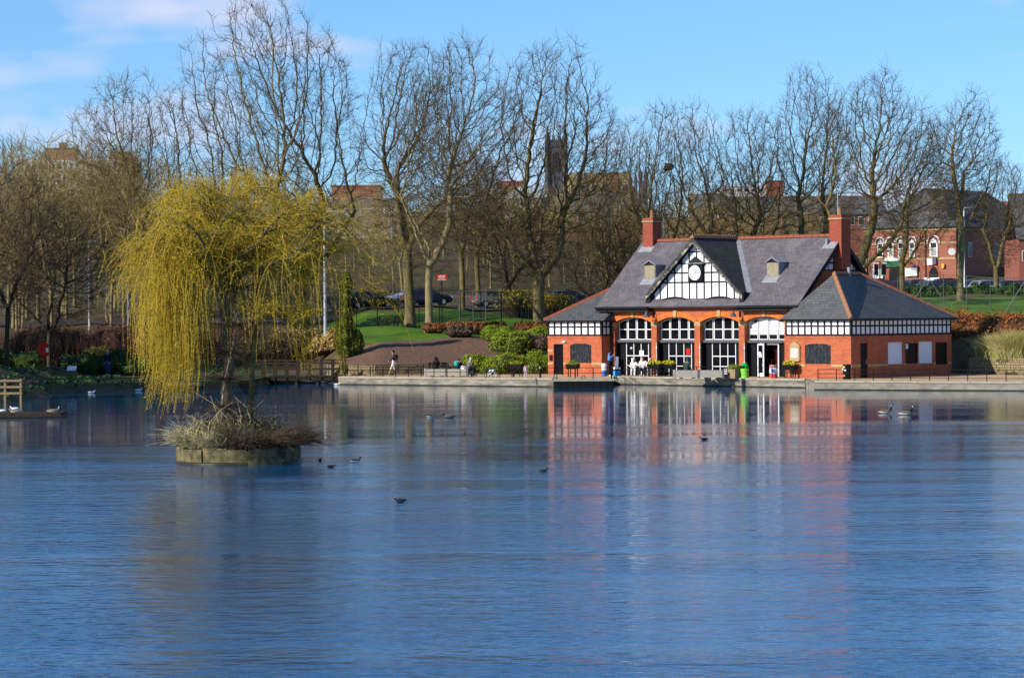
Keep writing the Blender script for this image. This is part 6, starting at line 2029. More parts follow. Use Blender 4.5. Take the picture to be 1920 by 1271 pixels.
p = on_z(115, 706, .55); bench('dark wooden park bench on the left bank beside the lifebuoy', (p.x, 187.6, tz(p.x, 187.6)), 0)
ib = empty('information_board', (on_z(134, 705, .55).x, 186.6, tz(-29, 186.6))); tag(ib, 'tilted white information board beside the left bench', 'sign')
MB().rbox((0, 0, .55), (.62, .5, .05), (R(35), 0, 0)).build('panel', M['paper'], ib); MB().box(-.3, .1, 0, .3, .3, .35).build('plinth', M['wood_tan'], ib)


def picnic(x, y, Y, label, rz=0.2):
    p = at(x, y, Y); o = empty('picnic_table', (p.x, Y, tz(p.x, Y)), rz); tag(o, label, 'table', 'picnic tables on the lawn')
    for i in range(4): MB().box(-.85, -.36 + i * .185, .72, .85, -.19 + i * .185, .76).build('top_board', M['wood_dark'], o)
    for s_ in (-1, 1):
        MB().box(-.85, s_ * .72 - .13, .42, .85, s_ * .72 + .13, .46).build('seat', M['wood_dark'], o)
        MB().bar((s_ * .6, -.75, 0), (s_ * .6, -.15, .72), .07).bar((s_ * .6, .75, 0), (s_ * .6, .15, .72), .07).build('leg_frame', M['wood_dark'], o)


picnic(742, 614, 210.0, 'dark picnic table left of the thick straight bole, in front of the fence')
picnic(727, 618, 206.5, 'dark picnic table nearest the ivy column on the lawn')
bench('backless bench at the court edge right of the pale tree', tuple(Vector((at(852, 612, 207).x, 207, tz(-4, 207)))), .1, back=False, w=2.2)


# waterside seats, planters, bins ---------------------------------------
def timber_seat(x0, x1, y, label):
    a, b = on_pave(x0, y), on_pave(x1, y)
    L = (b - a).length; o = empty('quay_bench', tuple(a), math.atan2(b.y - a.y, b.x - a.x)); tag(o, label, 'seat', 'timber block seats on the quay')
    for i in range(2):
        MB().box(L / 2 * i + .08, 0, .06, L / 2 * (i + 1) - .08, .12, .50).build('panel', M['wood_grey'], o)
        MB().box(L / 2 * i + .08, .125, .40, L / 2 * (i + 1) - .08, .60, .47).build('seat_board', M['wood_grey'], o)
        for k in (.25, .75): MB().box(L / 2 * (i + k) - .05, .02, 0, L / 2 * (i + k) + .05, .5, .06).build('foot', M['wood_dark'], o)
    for i in range(3): MB().box(L / 2 * i - .07, -.02, 0, L / 2 * i + .07, .14, .53).build('post', M['grey_steel'] if i else M['wood_grey'], o)
    return o


timber_seat(797, 876, 706.5, 'grey timber block seat with people by the mulch bed')
timber_seat(1264, 1356, 709.5, 'grey timber block seat before the third arch')


def trough(x, y, label, w=.85, seed=0, fl=True):
    p = on_pave(x, y); o = empty('planter', (p.x, p.y, QZ), -BA + .05); tag(o, label, 'planter', 'trough planters on legs')
    b = MB(); b.slab([(-w / 2 + .05, -.16, .5), (w / 2 - .05, -.16, .5), (w / 2, -.2, .78), (-w / 2, -.2, .78)], .38); b.build('trough', M['black_paint'], o)
    for sx in (-1, 1):
        for sy in (-.1, .14): MB().box(sx * (w / 2 - .17) - .025, sy - .025, 0, sx * (w / 2 - .17) + .025, sy + .025, .52).build('leg', M['iron'], o)
    lob = [(-w * .3, 0, .80, .22, .2, .16), (0, 0, .82, .24, .2, .2), (w * .3, 0, .80, .22, .2, .16)]
    link('leaves', bush_mesh(seed + 700, lob, 700, .028, M['juniper']), o)
    link('flowers', bush_mesh(seed + 720, [(l[0], l[1], l[2] + .03, l[3], l[4], l[5]) for l in lob], 420 if fl else 90, .026, M['flower']), o)


trough(969, 706, 'trough planter in front of the junipers', 1.0, 1, False)
trough(1074, 707, 'trough planter below the left wing shutter', .9, 2, False)
trough(1228, 706.5, 'yellow-flowered trough planter right beside the seated trio', 1.0, 3)
trough(1254, 706.5, 'yellow-flowered trough planter before the second arch', .95, 4)
trough(1481, 708.5, 'trough planter below the notice board', .95, 5)
p = on_pave(1376, 709); o = empty('box_planter', (p.x, p.y, QZ), -BA); tag(o, 'square wooden planter with clipped box left of the green bin', 'planter')
for k, (x0, y0, x1, y1) in enumerate(((-.42, -.42, .42, -.38), (-.42, .38, .42, .42), (-.42, -.38, -.38, .38), (.38, -.38, .42, .38))): MB().box(x0, y0, 0, x1, y1, .55).build('side_board', M['wood_tan'], o)
MB().box(-.38, -.38, .02, .38, .38, .5).build('soil', M['soil'], o)
link('leaves', bush_mesh(760, [(0, 0, .6, .45, .45, .22)], 900, .03, M['juniper']), o)


def bin_(x, y, label, r, h, mats, name='litter_bin', dome=False):
    p = on_pave(x, y); o = empty(name, (p.x, p.y, QZ), -BA); tag(o, label, 'bin')
    prev = 0.0
    for nm, f0, f1, m in mats:
        MB().lathe([(r * .97, h * f0 + .004), (r, h * f0 + .03), (r, h * f1 - .03), (r * .97, h * f1)], 18, caps=True).build(nm, m, o, True)
    if dome:
        MB().lathe([(r * .95, 0), (r * .98, .12), (r * .8, .26), (r * .4, .34), (0, .36)], 18, (0, 0, h), caps=False).build('hood', dome, o, True)
        MB().box(-r * .55, -r * 1.01, h + .02, r * .55, -r * .7, h + .18).build('opening', M['black_paint'], o)
    return o


g1, g2 = mat('lime_green', (0.22, 0.62, 0.06), rough=.4), mat('bright_green', (0.01, 0.42, 0.05), rough=.35)
bin_(1396, 709, 'bright green frog-like litter bin by the fourth arch', .26, .58, (('lower_band', 0, .33, g1), ('middle_band', .34, .66, g1), ('upper_band', .67, 1, g1)), dome=g2)
rw_ = mat('bin_red', (0.6, 0.06, 0.04), rough=.4); bl_ = mat('bin_blue', (0.05, 0.18, 0.55), rough=.4)
o = bin_(1450.5, 709.5, 'white and red drum-shaped bin outside the open white door', .25, .82, (('red_base', 0, .33, rw_), ('white_middle', .34, .80, M['white_paint']), ('red_top', .81, 1.0, mat('bin_pink', (0.55, 0.2, 0.16)))))
MB().box(-.02, -.258, .40, .2, -.235, .56).build('blue_label', bl_, o)
o = bin_(1588, 711, 'black square litter bin at the corner of the right wing', .24, .88, (('body', 0, 1, M['black_paint']),))
for x_, z_, m_ in ((-.03, .72, M['flower']), (-.12, .58, M['paper']), (.06, .55, M['paper']), (-.02, .22, mat('orange_print', (0.6, 0.2, 0.05)))): MB().box(x_ - .06, -.262, z_ - .05, x_ + .06, -.238, z_ + .05).build('sticker', m_, o)
o = bin_(1133, 705.5, 'white and blue drum at the left of the woman in blue', .17, .82, (('blue_base', 0, .45, bl_), ('white_top', .46, 1, M['white_paint'])), 'ice_cream_drum')
o = bin_(1157, 705.5, 'blue and white tub beside the woman in blue', .24, .58, (('blue_tub', 0, .62, mat('tub_blue', (0.05, 0.32, 0.75), rough=.4)), ('dark_rim', .63, .75, M['black_paint']), ('white_lid', .76, 1, M['white_paint'])), 'ice_cream_drum')
p = on_pave(1155, 703.5); o = empty('menu_board', (p.x, p.y + .25, QZ), -BA); tag(o, 'grey-blue menu board standing behind the blue tub', 'sign')
MB().rbox((0, 0, .72), (.46, .03, .95), (-.08, 0, 0)).build('panel', mat('slate_blue_panel', (0.16, 0.2, 0.30)), o); MB().box(-.23, -.02, 0, -.19, .1, .3).build('leg', M['iron'], o); MB().box(.19, -.02, 0, .23, .1, .3).build('leg', M['iron'], o)
for x, y, lab in ((884, 706, 'white notice on the end post of the left timber seat'), (1362, 710, 'dark notice stand at the end of the third-arch seat')):
    p = on_pave(x, y); o = empty('notice_stand', (p.x, p.y, QZ), -BA); tag(o, lab, 'sign')
    MB().box(-.04, -.03, 0, .04, .03, .6).build('post', M['iron'], o)
    f_ = MB().box(-.16, -.06, .2, .16, -.035, .66).build('sheet', M['paper'] if x < 1000 else M['black_paint'], o)
    for k in range(4): MB().box(-.12, -.066, .28 + k * .09, .12, -.061, .31 + k * .09).build('printed_line', mat('print_blue', (0.2, 0.3, 0.5)) if x < 1000 else M['paper'], f_)
for x, y in ((1013, 709), ):
    p = on_pave(x, y); o = empty('bollard', (p.x, p.y, QZ)); tag(o, 'short black bollard left of the landing stage', 'bollard')
    MB().lathe([(.06, 0), (.06, .5), (.075, .52), (.075, .6)], 10).build('column', M['iron'], o); MB().ball((0, 0, .63), .07, 8, 5).build('cap', M['paper'], o)
# child's bicycle
p = on_pave(921, 708.5); bk = empty('bicycle', (p.x, p.y, QZ), -.55); tag(bk, 'small blue and white child bicycle standing on the quay', 'bicycle')
blu = mat('bike_blue', (0.10, 0.32, 0.65), rough=.35)
for x_ in (-.3, .3):
    w_ = MB().tube([(x_ + .2 * math.cos(t), 0, .21 + .2 * math.sin(t)) for t in np.linspace(0, 6.283, 17)], .022, 6, False).build('wheel', M['black_paint'], bk)
    sp = MB()
    for t in np.linspace(0, math.pi, 5)[:-1]: sp.tube([(x_ - .19 * math.cos(t), 0, .21 - .19 * math.sin(t)), (x_ + .19 * math.cos(t), 0, .21 + .19 * math.sin(t))], .006, 4)
    sp.build('spokes', M['white_paint'], w_)
MB().tube([(-.3, 0, .21), (-.08, 0, .24), (.2, 0, .5)], .025, 6).tube([(-.3, 0, .21), (-.1, 0, .48), (.2, 0, .48)], .02, 6).tube([(-.08, 0, .24), (-.12, 0, .55)], .02, 6).build('frame', M['white_paint'], bk)
MB().tube([(.3, 0, .21), (.2, 0, .5), (.18, 0, .66)], .022, 6).build('fork', blu, bk)
MB().tube([(.15, -.2, .68), (.19, 0, .66), (.15, .2, .68)], .018, 6).build('handlebar', M['black_paint'], bk); MB().ball((-.13, 0, .57), .09, 8, 5, (1.3, .7, .4)).build('saddle', M['black_paint'], bk)


# ------------------------------------------------------------------ cars
def car_master(name, paint):
    root = empty(name)
    L, Wc = 4.2, 1.72
    prof = [(-2.1, .35), (-2.12, .62), (-2.05, .88), (-1.75, .93), (-1.35, .95), (-.55, .97), (1.0, .95), (1.75, .86), (2.05, .70), (2.12, .5), (2.1, .32), (1.7, .22), (-1.7, .22)]
    b = MB()
    n = len(prof)
    sec = [(-1, .90), (-.97, .97), (0, 1.0), (.97, .97), (1, .90)]
    vs = []
    for s_, k in sec:
        for (x, z) in prof: vs.append((x * (1 if abs(s_) < .98 else .985), s_ * Wc / 2, .22 + (z - .22) * (1.0 if abs(s_) < .98 else .97)))
    fs = [(i * n + j, (i + 1) * n + j, (i + 1) * n + (j + 1) % n, i * n + (j + 1) % n) for i in range(4) for j in range(n)]
    fs += [tuple(range(n)), tuple(range(5 * n - 1, 4 * n - 1, -1))]
    b.add(vs, fs); b.build('body', paint, root, True)
    cab = [(-1.75, .93), (-1.30, 1.40), (-.2, 1.47), (.35, 1.42), (1.05, .95)]
    c = MB(); m_ = len(cab)
    vs = [(x, s_ * (Wc / 2 - .06 - (z - .93) * .28), z) for s_ in (-1, 1) for x, z in cab]
    c.add(vs, [tuple(range(m_))[::-1], tuple(range(m_, 2 * m_))] + [(j, j + 1, m_ + j + 1, m_ + j) for j in range(m_ - 1)]); c.build('cabin', paint, root)
    for s_ in (-1, 1):
        yy = lambda z: s_ * (Wc / 2 - .045 - (z - .93) * .28)
        for poly in ([(-1.42, 1.0), (-.62, 1.0), (-.62, 1.38), (-1.18, 1.35)], [(-.55, 1.0), (.15, 1.0), (.15, 1.39), (-.55, 1.39)], [(.2, 1.0), (.88, 1.0), (.36, 1.36), (.2, 1.38)]):
            q4 = [(x, yy(z), z) for x, z in poly]
            MB().slab(q4 if s_ < 0 else q4[::-1], .02).build('side_window', M['town_glass'], root)
        MB().box(1.9, s_ * .62 - .16, .62, 2.12, s_ * .62 + .16, .76).build('headlight', M['paper'], root)
        MB().box(-2.14, s_ * .68 - .12, .66, -1.98, s_ * .68 + .12, .9).build('tail_light', M['red'], root)
        MB().box(.72, s_ * .86 - .0, .98, .9, s_ * 1.02, 1.1).build('wing_mirror', paint, root)
        for x in (-1.3, 1.32):
            t_ = MB().lathe([(.14, -.1), (.31, -.1), (.33, -.06), (.33, .06), (.31, .1), (.14, .1)], 18).build('wheel', M['black_paint'], root, loc=(x, s_ * .76, .33), rot=(R(90), 0, 0))
            MB().lathe([(.0, -.11), (.2, -.112), (.2, .112), (0, .11)], 12, caps=False).build('rim', M['galv'], t_)
    MB().slab([(-1.72, -.62, .98), (-1.36, -.52, 1.36), (-1.36, .52, 1.36), (-1.72, .62, .98)], .03).build('rear_window', M['town_glass'], root)
    MB().slab([(.99, .66, .98), (.42, .54, 1.40), (.42, -.54, 1.40), (.99, -.66, .98)], .03).build('windscreen', M['town_glass'], root)
    MB().box(-2.15, -.26, .48, -2.1, .26, .58).build('number_plate', M['flower'], root)
    return root


PAINT = {k: mat('paint_' + k, c, rough=.28, spec=.5) for k, c in dict(black=(.008, .009, .012), white=(.72, .73, .74), navy=(.012, .02, .06), silver=(.36, .38, .40), maroon=(.16, .012, .03), blue=(.03, .09, .25), grey=(.10, .11, .12)).items()}
masters = {}
def put_car(x, y, Y, rz, paint, label, group, sc=1.0):
    if paint not in masters: masters[paint] = car_master('parked_car', PAINT[paint]); o = masters[paint]
    else: o = copy_tree(masters[paint])
    p = at(x, y, Y); o.location = (p.x, Y, tz(p.x, Y) + .13); o.rotation_euler = (0, 0, rz); o.scale = (sc,) * 3
    tag(o, label, 'car', group)


G1 = 'cars parked on the park road'; G2 = 'cars parked by the pub'
put_car(692, 580, 235, R(25), 'black', 'black car with red tail light behind the mesh fence, leftmost on the road', G1, 1.05)
put_car(768, 576, 237.5, R(-160), 'white', 'white car behind the two lawn trees', G1)
put_car(800, 577, 234.5, R(10), 'navy', 'dark blue car half hidden by the pale tree bole', G1)
put_car(932, 575, 236, R(20), 'grey', 'dark grey car behind the gate frame', G1)
put_car(1064, 570, 236, R(32), 'black', 'black car with yellow number plate left of the boathouse roof', G1, 1.12)
put_car(1120, 570, 238, R(20), 'navy', 'dark car next to the gnarled tree by the roof', G1)
for i, (x, pt, lab) in enumerate([(1658, 'maroon', 'maroon car before the pub, leftmost of the row'), (1688, 'blue', 'blue car behind the slim leaning tree'), (1722, 'grey', 'grey car before the pub banner'), (1752, 'grey', 'dark grey car below the single large pub window'), (1780, 'navy', 'navy car at the pub corner'), (1822, 'blue', 'blue car right of the yellow-green bole'), (1852, 'silver', 'silver car before the pub side wall'), (1890, 'navy', 'navy car near the lean-to roof'), (1915, 'maroon', 'maroon car at the right picture edge')]):
    put_car(x, 532, 268 + (i % 3) * 2, R(8 + 9 * (i % 4)), pt, lab, G2)
    if i < 0: pass


# ================================================================== people
SKIN = mat('skin', (0.50, 0.29, 0.21), rough=.6)
HAIR = {'dark': mat('dark_hair', (0.015, 0.011, 0.009), rough=.5), 'grey': mat('grey_hair', (0.50, 0.47, 0.44), rough=.6), 'brown': mat('brown_hair', (0.10, 0.055, 0.03), rough=.5)}
CL = {}
def cloth(c):
    if c not in CL: CL[c] = mat('cloth_%d' % len(CL), c, tuple(min(1, k * 1.25 + .01) for k in c), scale=14, rough=.85)
    return CL[c]


def person(label, loc, face, pose, top, legs, shoes=(.03, .03, .035), hair='dark', H=1.7, bare_legs=False, hood=False, group=None, arms=None):
    """one continuous skinned body; face = heading angle of the look (0 = +X)"""
    k = H / 1.72
    J = {'pelvis': (0, 0, .95), 'waist': (0, 0, 1.10), 'chest': (.01, 0, 1.32), 'neck': (.01, 0, 1.48), 'head': (.04, 0, 1.60), 'crown': (.03, 0, 1.69), 'nose': (.135, 0, 1.585)}
    for s, S_ in ((1, 'l'), (-1, 'r')):
        J['sh' + S_] = (0, .19 * s, 1.41); J['el' + S_] = (-.02, .25 * s, 1.14); J['wr' + S_] = (.06, .25 * s, .90); J['ha' + S_] = (.09, .245 * s, .83)
        J['hip' + S_] = (0, .10 * s, .90); J['kn' + S_] = (.02, .11 * s, .50); J['an' + S_] = (-.02, .11 * s, .09); J['to' + S_] = (.15, .12 * s, .045)
    if pose == 'walk':
        J.update(knl=(.17, .10, .52), anl=(.33, .10, .12), tol=(.48, .11, .09), knr=(-.08, -.10, .50), anr=(-.36, -.10, .15), tor=(-.24, -.11, .05), ell=(-.16, .26, 1.16), wrl=(-.14, .26, .93), hal=(-.12, .26, .86), elr=(.08, -.26, 1.15), wrr=(.25, -.24, 1.0), har=(.31, -.23, .97))
    if pose.startswith('sit'):
        dz = -.47
        for n in list(J):
            if n[:2] not in ('kn', 'an', 'to'): J[n] = (J[n][0], J[n][1], J[n][2] + dz)
        for s, S_ in ((1, 'l'), (-1, 'r')):
            J['kn' + S_] = (.42, .12 * s, .50); J['an' + S_] = (.44, .12 * s, .09); J['to' + S_] = (.60, .13 * s, .045)
            J['el' + S_] = (.05, .25 * s, .70); J['wr' + S_] = (.26, .16 * s, .60); J['ha' + S_] = (.33, .12 * s, .59)
        if pose == 'sit_lean':
            for n in ('chest', 'neck', 'head', 'crown', 'nose', 'shl', 'shr', 'waist'):
                J[n] = (J[n][0] + (J[n][2] - .5) * .28, J[n][1], J[n][2] - .03)
    if arms == 'raised':
        J.update(elr=(.12, -.27, 1.2), wrr=(.3, -.2, 1.36), har=(.36, -.19, 1.43), ell=(.05, .26, 1.15), wrl=(.26, .16, 1.08), hal=(.33, .13, 1.08))
    edges = [('pelvis', 'waist'), ('waist', 'chest'), ('chest', 'neck'), ('neck', 'head'), ('head', 'crown'), ('head', 'nose')]
    rad = dict(pelvis=.155, waist=.14, chest=.165, neck=.058, head=.098, crown=.075, nose=.022)
    for S_ in 'lr':
        edges += [('chest', 'sh' + S_), ('sh' + S_, 'el' + S_), ('el' + S_, 'wr' + S_), ('wr' + S_, 'ha' + S_), ('pelvis', 'hip' + S_), ('hip' + S_, 'kn' + S_), ('kn' + S_, 'an' + S_), ('an' + S_, 'to' + S_)]
        rad.update({'sh' + S_: .075, 'el' + S_: .05, 'wr' + S_: .034, 'ha' + S_: .038, 'hip' + S_: .105, 'kn' + S_: .066, 'an' + S_: .045, 'to' + S_: .035})
        h, w = Vector(J['ha' + S_]), Vector(J['wr' + S_]); d = (h - w).normalized(); sd = d.orthogonal().normalized()
        for f, (off, ln) in enumerate(((-.03, .055), (-.01, .07), (.01, .068), (.03, .055))):
            J['f%s%d' % (S_, f)] = tuple(h + d * ln + sd * off); edges.append(('ha' + S_, 'f%s%d' % (S_, f))); rad['f%s%d' % (S_, f)] = .009
        J['t' + S_] = tuple(w + d * .06 + sd * .06); edges.append(('wr' + S_, 't' + S_)); rad['t' + S_] = .011
    names = list(J); idx_ = {n: i for i, n in enumerate(names)}
    me = bpy.data.meshes.new('body'); me.from_pydata([tuple(c * k for c in J[n]) for n in names], [(idx_[a], idx_[b]) for a, b in edges], [])
    ob = bpy.data.objects.new('tmp_body', me); S.collection.objects.link(ob)
    ob.modifiers.new('skin', 'SKIN'); sub = ob.modifiers.new('sub', 'SUBSURF'); sub.levels = 1; sub.render_levels = 1
    sv = me.skin_vertices[0].data
    for n in names: sv[idx_[n]].radius = (rad[n] * k, rad[n] * k)
    sv[idx_['pelvis']].use_root = True
    out = bpy.data.meshes.new_from_object(ob.evaluated_get(bpy.context.evaluated_depsgraph_get()))
    bpy.data.objects.remove(ob)
    out.materials.clear()
    for m_ in (SKIN, cloth(top), cloth(legs), cloth(shoes)): out.materials.append(m_)
    seg = []
    for a, b in edges:
        mi = 0
        key = b
        if key in ('waist', 'chest') or key.startswith(('sh', 'el', 'wr')): mi = 1
        if a == 'pelvis' and b.startswith('hip'): mi = 2
        if b.startswith('kn'): mi = 2
        if b.startswith('an'): mi = 0 if bare_legs else 2
        if b.startswith('to'): mi = 3
        seg.append((Vector(J[a]) * k, Vector(J[b]) * k, mi))
    for p_ in out.polygons:
        c = p_.center; best, bm = 9, 0
        for a, b, mi in seg:
            t = max(0, min(1, (c - a).dot(b - a) / max((b - a).length_squared, 1e-9)))
            d = (c - a.lerp(b, t)).length
            if d < best: best, bm = d, mi
        p_.material_index = bm; p_.use_smooth = True
    root = empty('person', tuple(loc), face); tag(root, label, 'person', group)
    link('body', out, root)
    hc = Vector(J['head']) * k
    hb = MB()
    prof = [(.0, .118), (.06, .108), (.095, .075), (.112, .025), (.110, -.03), (.09, -.07)]
    if hood: prof = [(.0, .14), (.08, .12), (.12, .08), (.138, .01), (.13, -.08), (.15, -.16)]
    for i, (r_, z_) in enumerate(prof):
        pass
    n_ = 14; vs, fs = [], []
    for r_, z_ in prof:
        for j in range(n_):
            a = 2 * math.pi * j / n_
            fx = math.cos(a); cut = .55 if (fx > .35 and z_ < .06) else 1.0
            vs.append((hc.x + k * (r_ * fx * cut - .015), hc.y + k * r_ * math.sin(a), hc.z + k * (z_ + .012)))
    for i in range(len(prof) - 1):
        for j in range(n_): fs.append((i * n_ + j, i * n_ + (j + 1) % n_, (i + 1) * n_ + (j + 1) % n_, (i + 1) * n_ + j))
    hb.add(vs, fs); hb.build('hood' if hood else 'hair', cloth(top) if hood else HAIR[hair], root, True)
    for s_ in (-1, 1):
        MB().ball((hc.x + .088 * k, hc.y + s_ * .034 * k, hc.z + .012 * k), .011 * k, 6, 4).build('eye', M['black_paint'], root)
    MB().box(hc.x + .088 * k, hc.y - .025 * k, hc.z - .058 * k, hc.x + .094 * k, hc.y + .025 * k, hc.z - .05 * k).build('mouth', M['red'], root)
    return root


def stand(x, y): p = on_pave(x, y); return (p.x, p.y, QZ + .005)


LEFT, AWAY, TOW, RIGHT = math.pi, math.pi / 2, -math.pi / 2, 0.0
w_ = person('person in black top and pale shorts walking left along the quay', stand(738, 706.5), LEFT + .15, 'walk', (.02, .02, .024), (.62, .50, .48), (.7, .68, .66), 'dark', 1.72, True)
bp_ = MB(); bp_.ball((-.20, 0, 1.27), .15, 10, 7, (.75, 1, 1.4)); bp_.build('backpack', cloth((.018, .018, .025)), w_, True)
sb = bench('dark bench behind the left timber seat', (on_pave(816, 704).x, on_pave(816, 704).y + .5, QZ), -.6)
person('person in long black coat and hood sitting left of the timber seat', (on_pave(818, 704).x, on_pave(818, 704).y + .25, QZ + .005), AWAY + .5, 'sit', (.008, .008, .009), (.008, .008, .009), hair='dark', H=1.65, hood=True)
ts = on_pave(840, 706.5)
def seat_at(x, y, face, **kw):
    p = on_pave(x, y); return (p.x, p.y + .38, QZ + .02)
o = person('person in navy jacket with turquoise backpack on the left timber seat', seat_at(858, 706.5, 0), AWAY - .2, 'sit_lean', (.012, .022, .075), (.03, .03, .05), hair='brown', H=1.68)
MB().ball((-.17, .05, .82), .15, 10, 7, (.7, 1, 1.35)).build('backpack', cloth((.02, .38, .32)), o, True)
person('small child in white between two adults on the left timber seat', seat_at(869, 706.5, 0), AWAY, 'sit', (.75, .74, .74), (.3, .3, .34), hair='brown', H=1.15)
person('person in grey hooded jacket at the right end of the left timber seat', seat_at(878, 706.5, 0), AWAY - .9, 'sit_lean', (.13, .135, .13), (.015, .017, .03), hair='grey', H=1.72)
person('toddler in pink standing on the quay near the bicycle', stand(986, 710), TOW + .3, 'stand', (.68, .36, .42), (.60, .45, .50), (.6, .4, .4), 'brown', .88)
person('person in blue top and black trousers standing by the left wing', stand(1143, 706), RIGHT - .3, 'stand', (.10, .22, .58), (.012, .012, .014), (.6, .58, .55), 'dark', 1.68, arms='raised')
b1 = bw(-15.55 - 1.55, -.35)
bench('dark bench carrying the seated trio before the first arch', (on_pave(1206, 705).x, on_pave(1206, 705).y + .1, QZ), -BA + .1, w=2.4)
for (x, top, legs, hr, lab, hh) in ((1189, (.78, .77, .74), (.70, .68, .66), 'grey', 'person in white cardigan with white hair, left of the seated trio', 1.56), (1206, (.76, .77, .73), (.02, .02, .045), 'brown', 'person in white shirt and dark trousers, middle of the seated trio', 1.68), (1220, (.75, .36, .28), (.3, .28, .26), 'grey', 'person in coral pink with white hair, right of the seated trio', 1.6)):
    p = on_pave(x, 706); person(lab, (p.x, p.y + .12, QZ + .01), -math.pi / 2 - BA + .55, 'sit', top, legs, (.55, .4, .32), hr, hh)
person('person in dark green hooded coat sitting on the third-arch timber seat', seat_at(1287, 709.5, 0), AWAY - .7, 'sit_lean', (.030, .050, .036), (.03, .03, .03), hair='dark', H=1.74, hood=True)
lp_ = on_z(183, 707, .55)
person('person in dark jacket and blue jeans standing on the left bank', (lp_.x, 187.2, tz(lp_.x, 187.2) + .03), TOW - .6, 'stand', (.010, .012, .022), (.02, .06, .20), (.4, .4, .42), 'grey', 1.72)

# ================================================================== birds
def bird(name, label, x, y, L, cols, neck=.5, z=0.0, face=0.0, group=None, cat='duck', X=None):
    """cols: back, side, head, cheek/bill"""
    back, side, head, bill = cols
    p = on_z(x, y, z) if X is None else Vector(X)
    o = empty(name, (p.x, p.y, z), face); o.scale = (L,) * 3; tag(o, label, cat, group)
    st_ = [(-.52, .03, .15), (-.40, .10, .13), (-.22, .17, .12), (0, .205, .12), (.2, .185, .13), (.33, .12, .16), (.40, .05, .19)]
    vs, fs = [], []; n = 12
    for (x_, r_, zc) in st_:
        for j in range(n):
            a = 2 * math.pi * j / n; vs.append((x_, r_ * math.cos(a) * .95, zc + r_ * .72 * math.sin(a)))
    for i in range(len(st_) - 1):
        for j in range(n): fs.append((i * n + j, i * n + (j + 1) % n, (i + 1) * n + (j + 1) % n, (i + 1) * n + j))
    fs += [tuple(range(n - 1, -1, -1)), tuple(range((len(st_) - 1) * n, len(st_) * n))]
    b = MB(); b.add(vs, fs)
    for i, f in enumerate(b.f):
        c = sum(b.v[j][2] for j in f) / len(f); b.m[i] = 1 if c < .15 else 0
    b.build('body', [cloth(back), cloth(side)], o, True)
    hx, hz_ = .40 + .06 * neck, .20 + .42 * neck
    MB().tube([(.30, 0, .17), (.40, 0, .20 + .12 * neck), (.41 + .02 * neck, 0, .18 + .34 * neck), (hx, 0, hz_)], [.09, .065, .05, .055], 8).build('neck', cloth(head), o, True)
    hd_ = MB().ball((hx + .02, 0, hz_ + .02), .075, 10, 7, (1.25, .9, .95)).build('head', cloth(head), o, True)
    for s_ in (-1, 1): MB().ball((hx + .0, s_ * .05, hz_ - .005), .04, 8, 5, (1, .6, 1.1)).build('cheek', cloth(bill), hd_, True)
    MB().tube([(hx + .09, 0, hz_ + .01), (hx + .19, 0, hz_ - .01)], [.032, .018], 7).build('bill', cloth((.03, .03, .032)), hd_)
    for s_ in (-1, 1):
        MB().slab([(-.50, s_ * .09, .20), (-.15, s_ * .195, .13), (.2, s_ * .18, .17), (.1, s_ * .12, .27), (-.2, s_ * .10, .27)][::s_], .015).build('wing', cloth(back), o)
    return o


GOO = ((.16, .11, .07), (.58, .52, .45), (.008, .008, .009), (.8, .8, .8))
TUF = ((.010, .010, .012), (.75, .75, .75), (.010, .010, .015), (.02, .02, .03))
TUB = ((.030, .022, .018), (.07, .05, .035), (.025, .018, .015), (.03, .02, .02))
COO = ((.012, .012, .013), (.014, .014, .015), (.010, .010, .011), (.02, .02, .02))
bird('goose', 'brown goose with black neck swimming, left of the pair at the right', 1660, 775, .62, GOO, .85, face=.1, cat='goose')
bird('goose', 'brown goose with black neck swimming, right of the pair at the right', 1698, 778, .66, GOO, .85, face=.05, cat='goose')
bird('goose', 'dark goose with white cheek swimming left of its partner by the quay', 806, 782, .42, ((.03, .028, .026), (.5, .49, .47), (.012, .012, .012), (.8, .8, .8)), .6, face=math.pi, cat='goose')
bird('goose', 'dark grey goose with lowered head beside its partner by the quay', 842, 783, .55, ((.10, .10, .10), (.16, .16, .155), (.012, .012, .012), (.1, .1, .1)), .15, face=math.pi, cat='goose')
bird('tufted_duck', 'black and white tufted duck right of the island', 666, 866, .34, TUF, .45, face=.0)
bird('tufted_duck', 'dark round duck closest to the island', 600, 864, .24, COO, .3, face=1.3)
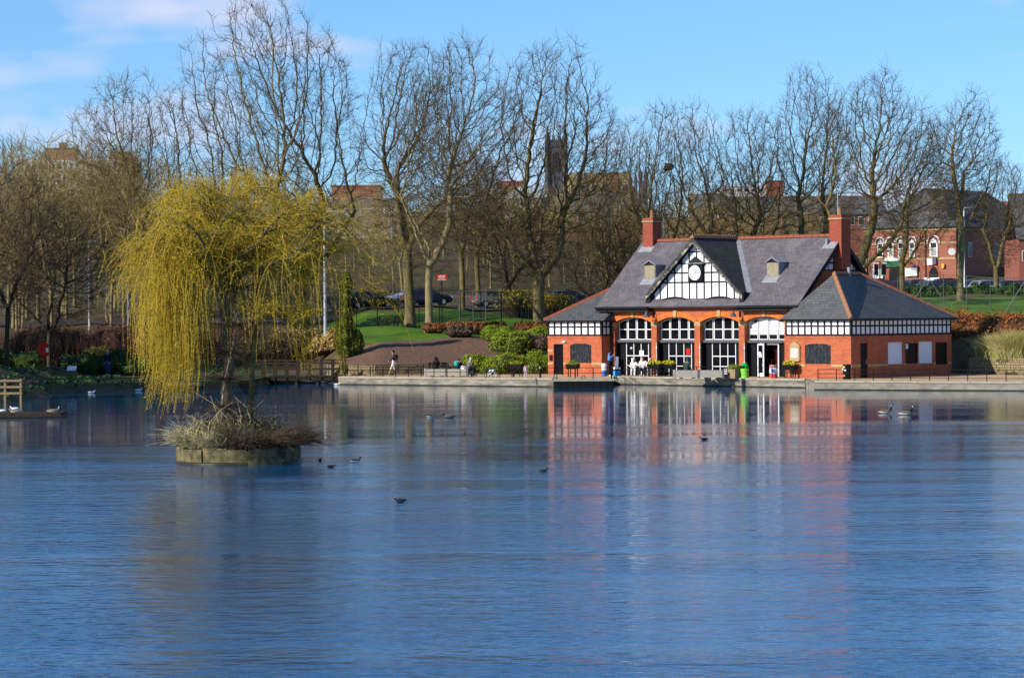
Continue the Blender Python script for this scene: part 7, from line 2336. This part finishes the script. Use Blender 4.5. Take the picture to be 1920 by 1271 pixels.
bird('tufted_duck', 'dark duck low in the water below the island ducks', 621, 876, .26, COO, .05, face=0)
bird('tufted_duck', 'nearest duck, white-faced, in the middle of the lake', 750, 941, .30, ((.02, .018, .016), (.05, .045, .04), (.02, .018, .018), (.8, .8, .8)), .5, face=math.pi)
bird('tufted_duck', 'small brown duck left of the boathouse reflection', 1019, 884, .26, TUB, .45, face=0)
bird('coot', 'black coot in front of the boathouse reflection', 1320, 825, .30, COO, .45, face=math.pi, cat='coot')
bird('goose', 'goose resting near the middle of the floating jetty', 0, 0, .55, ((.20, .15, .10), (.5, .46, .4), (.2, .16, .12), (.8, .8, .8)), .25, .19, math.pi, cat='goose', X=(-22.3, 124.3, .19))
bird('goose', 'goose sitting at the outer end of the floating jetty', 0, 0, .58, ((.22, .16, .11), (.5, .46, .4), (.2, .16, .12), (.8, .8, .8)), .45, .19, .2, cat='goose', X=(-20.6, 124.4, .19))
GUL = ((.62, .63, .65), (.85, .85, .85), (.85, .85, .85), (.85, .85, .85))
for x, y, lab in ((172, 737, 'white gull floating below the stone landing'), (159, 731, 'goose with white patches at the left shore edge'), (260, 733, 'white gull floating under the willow curtain'), (27, 768, 'white gull at the jetty edge'), (3, 772, 'white gull cut by the left picture edge')):
    bird('gull' if 'gull' in lab else 'goose', lab, x, y, .42 if 'gull' in lab else .7, GUL if 'gull' in lab else GOO, .3, face=math.pi if x % 2 else 0, cat='gull' if 'gull' in lab else 'goose')
bird('duck', 'pale duck resting beneath the footbridge', 632, 722, .4, GUL, .3)
# bird's nest in the tree behind the clock gable
want = at(1250, 318, 216) - Vector(NEST_TREE.location)
nv = min((v.co.copy() for v in NEST_TREE.children[0].data.vertices), key=lambda c: (c - want).length) + Vector(NEST_TREE.location)
nst = shrub('bird_nest', 'dark brown twiggy nest in the bare tree behind the clock gable', nv.x, nv.y, [(0, 0, 0.12, .36, .34, .30), (-.25, 0, -.05, .2, .2, .2)], 900, .05, 'bramble', 'core_brown', 'nest', seed=5, z=nv.z)
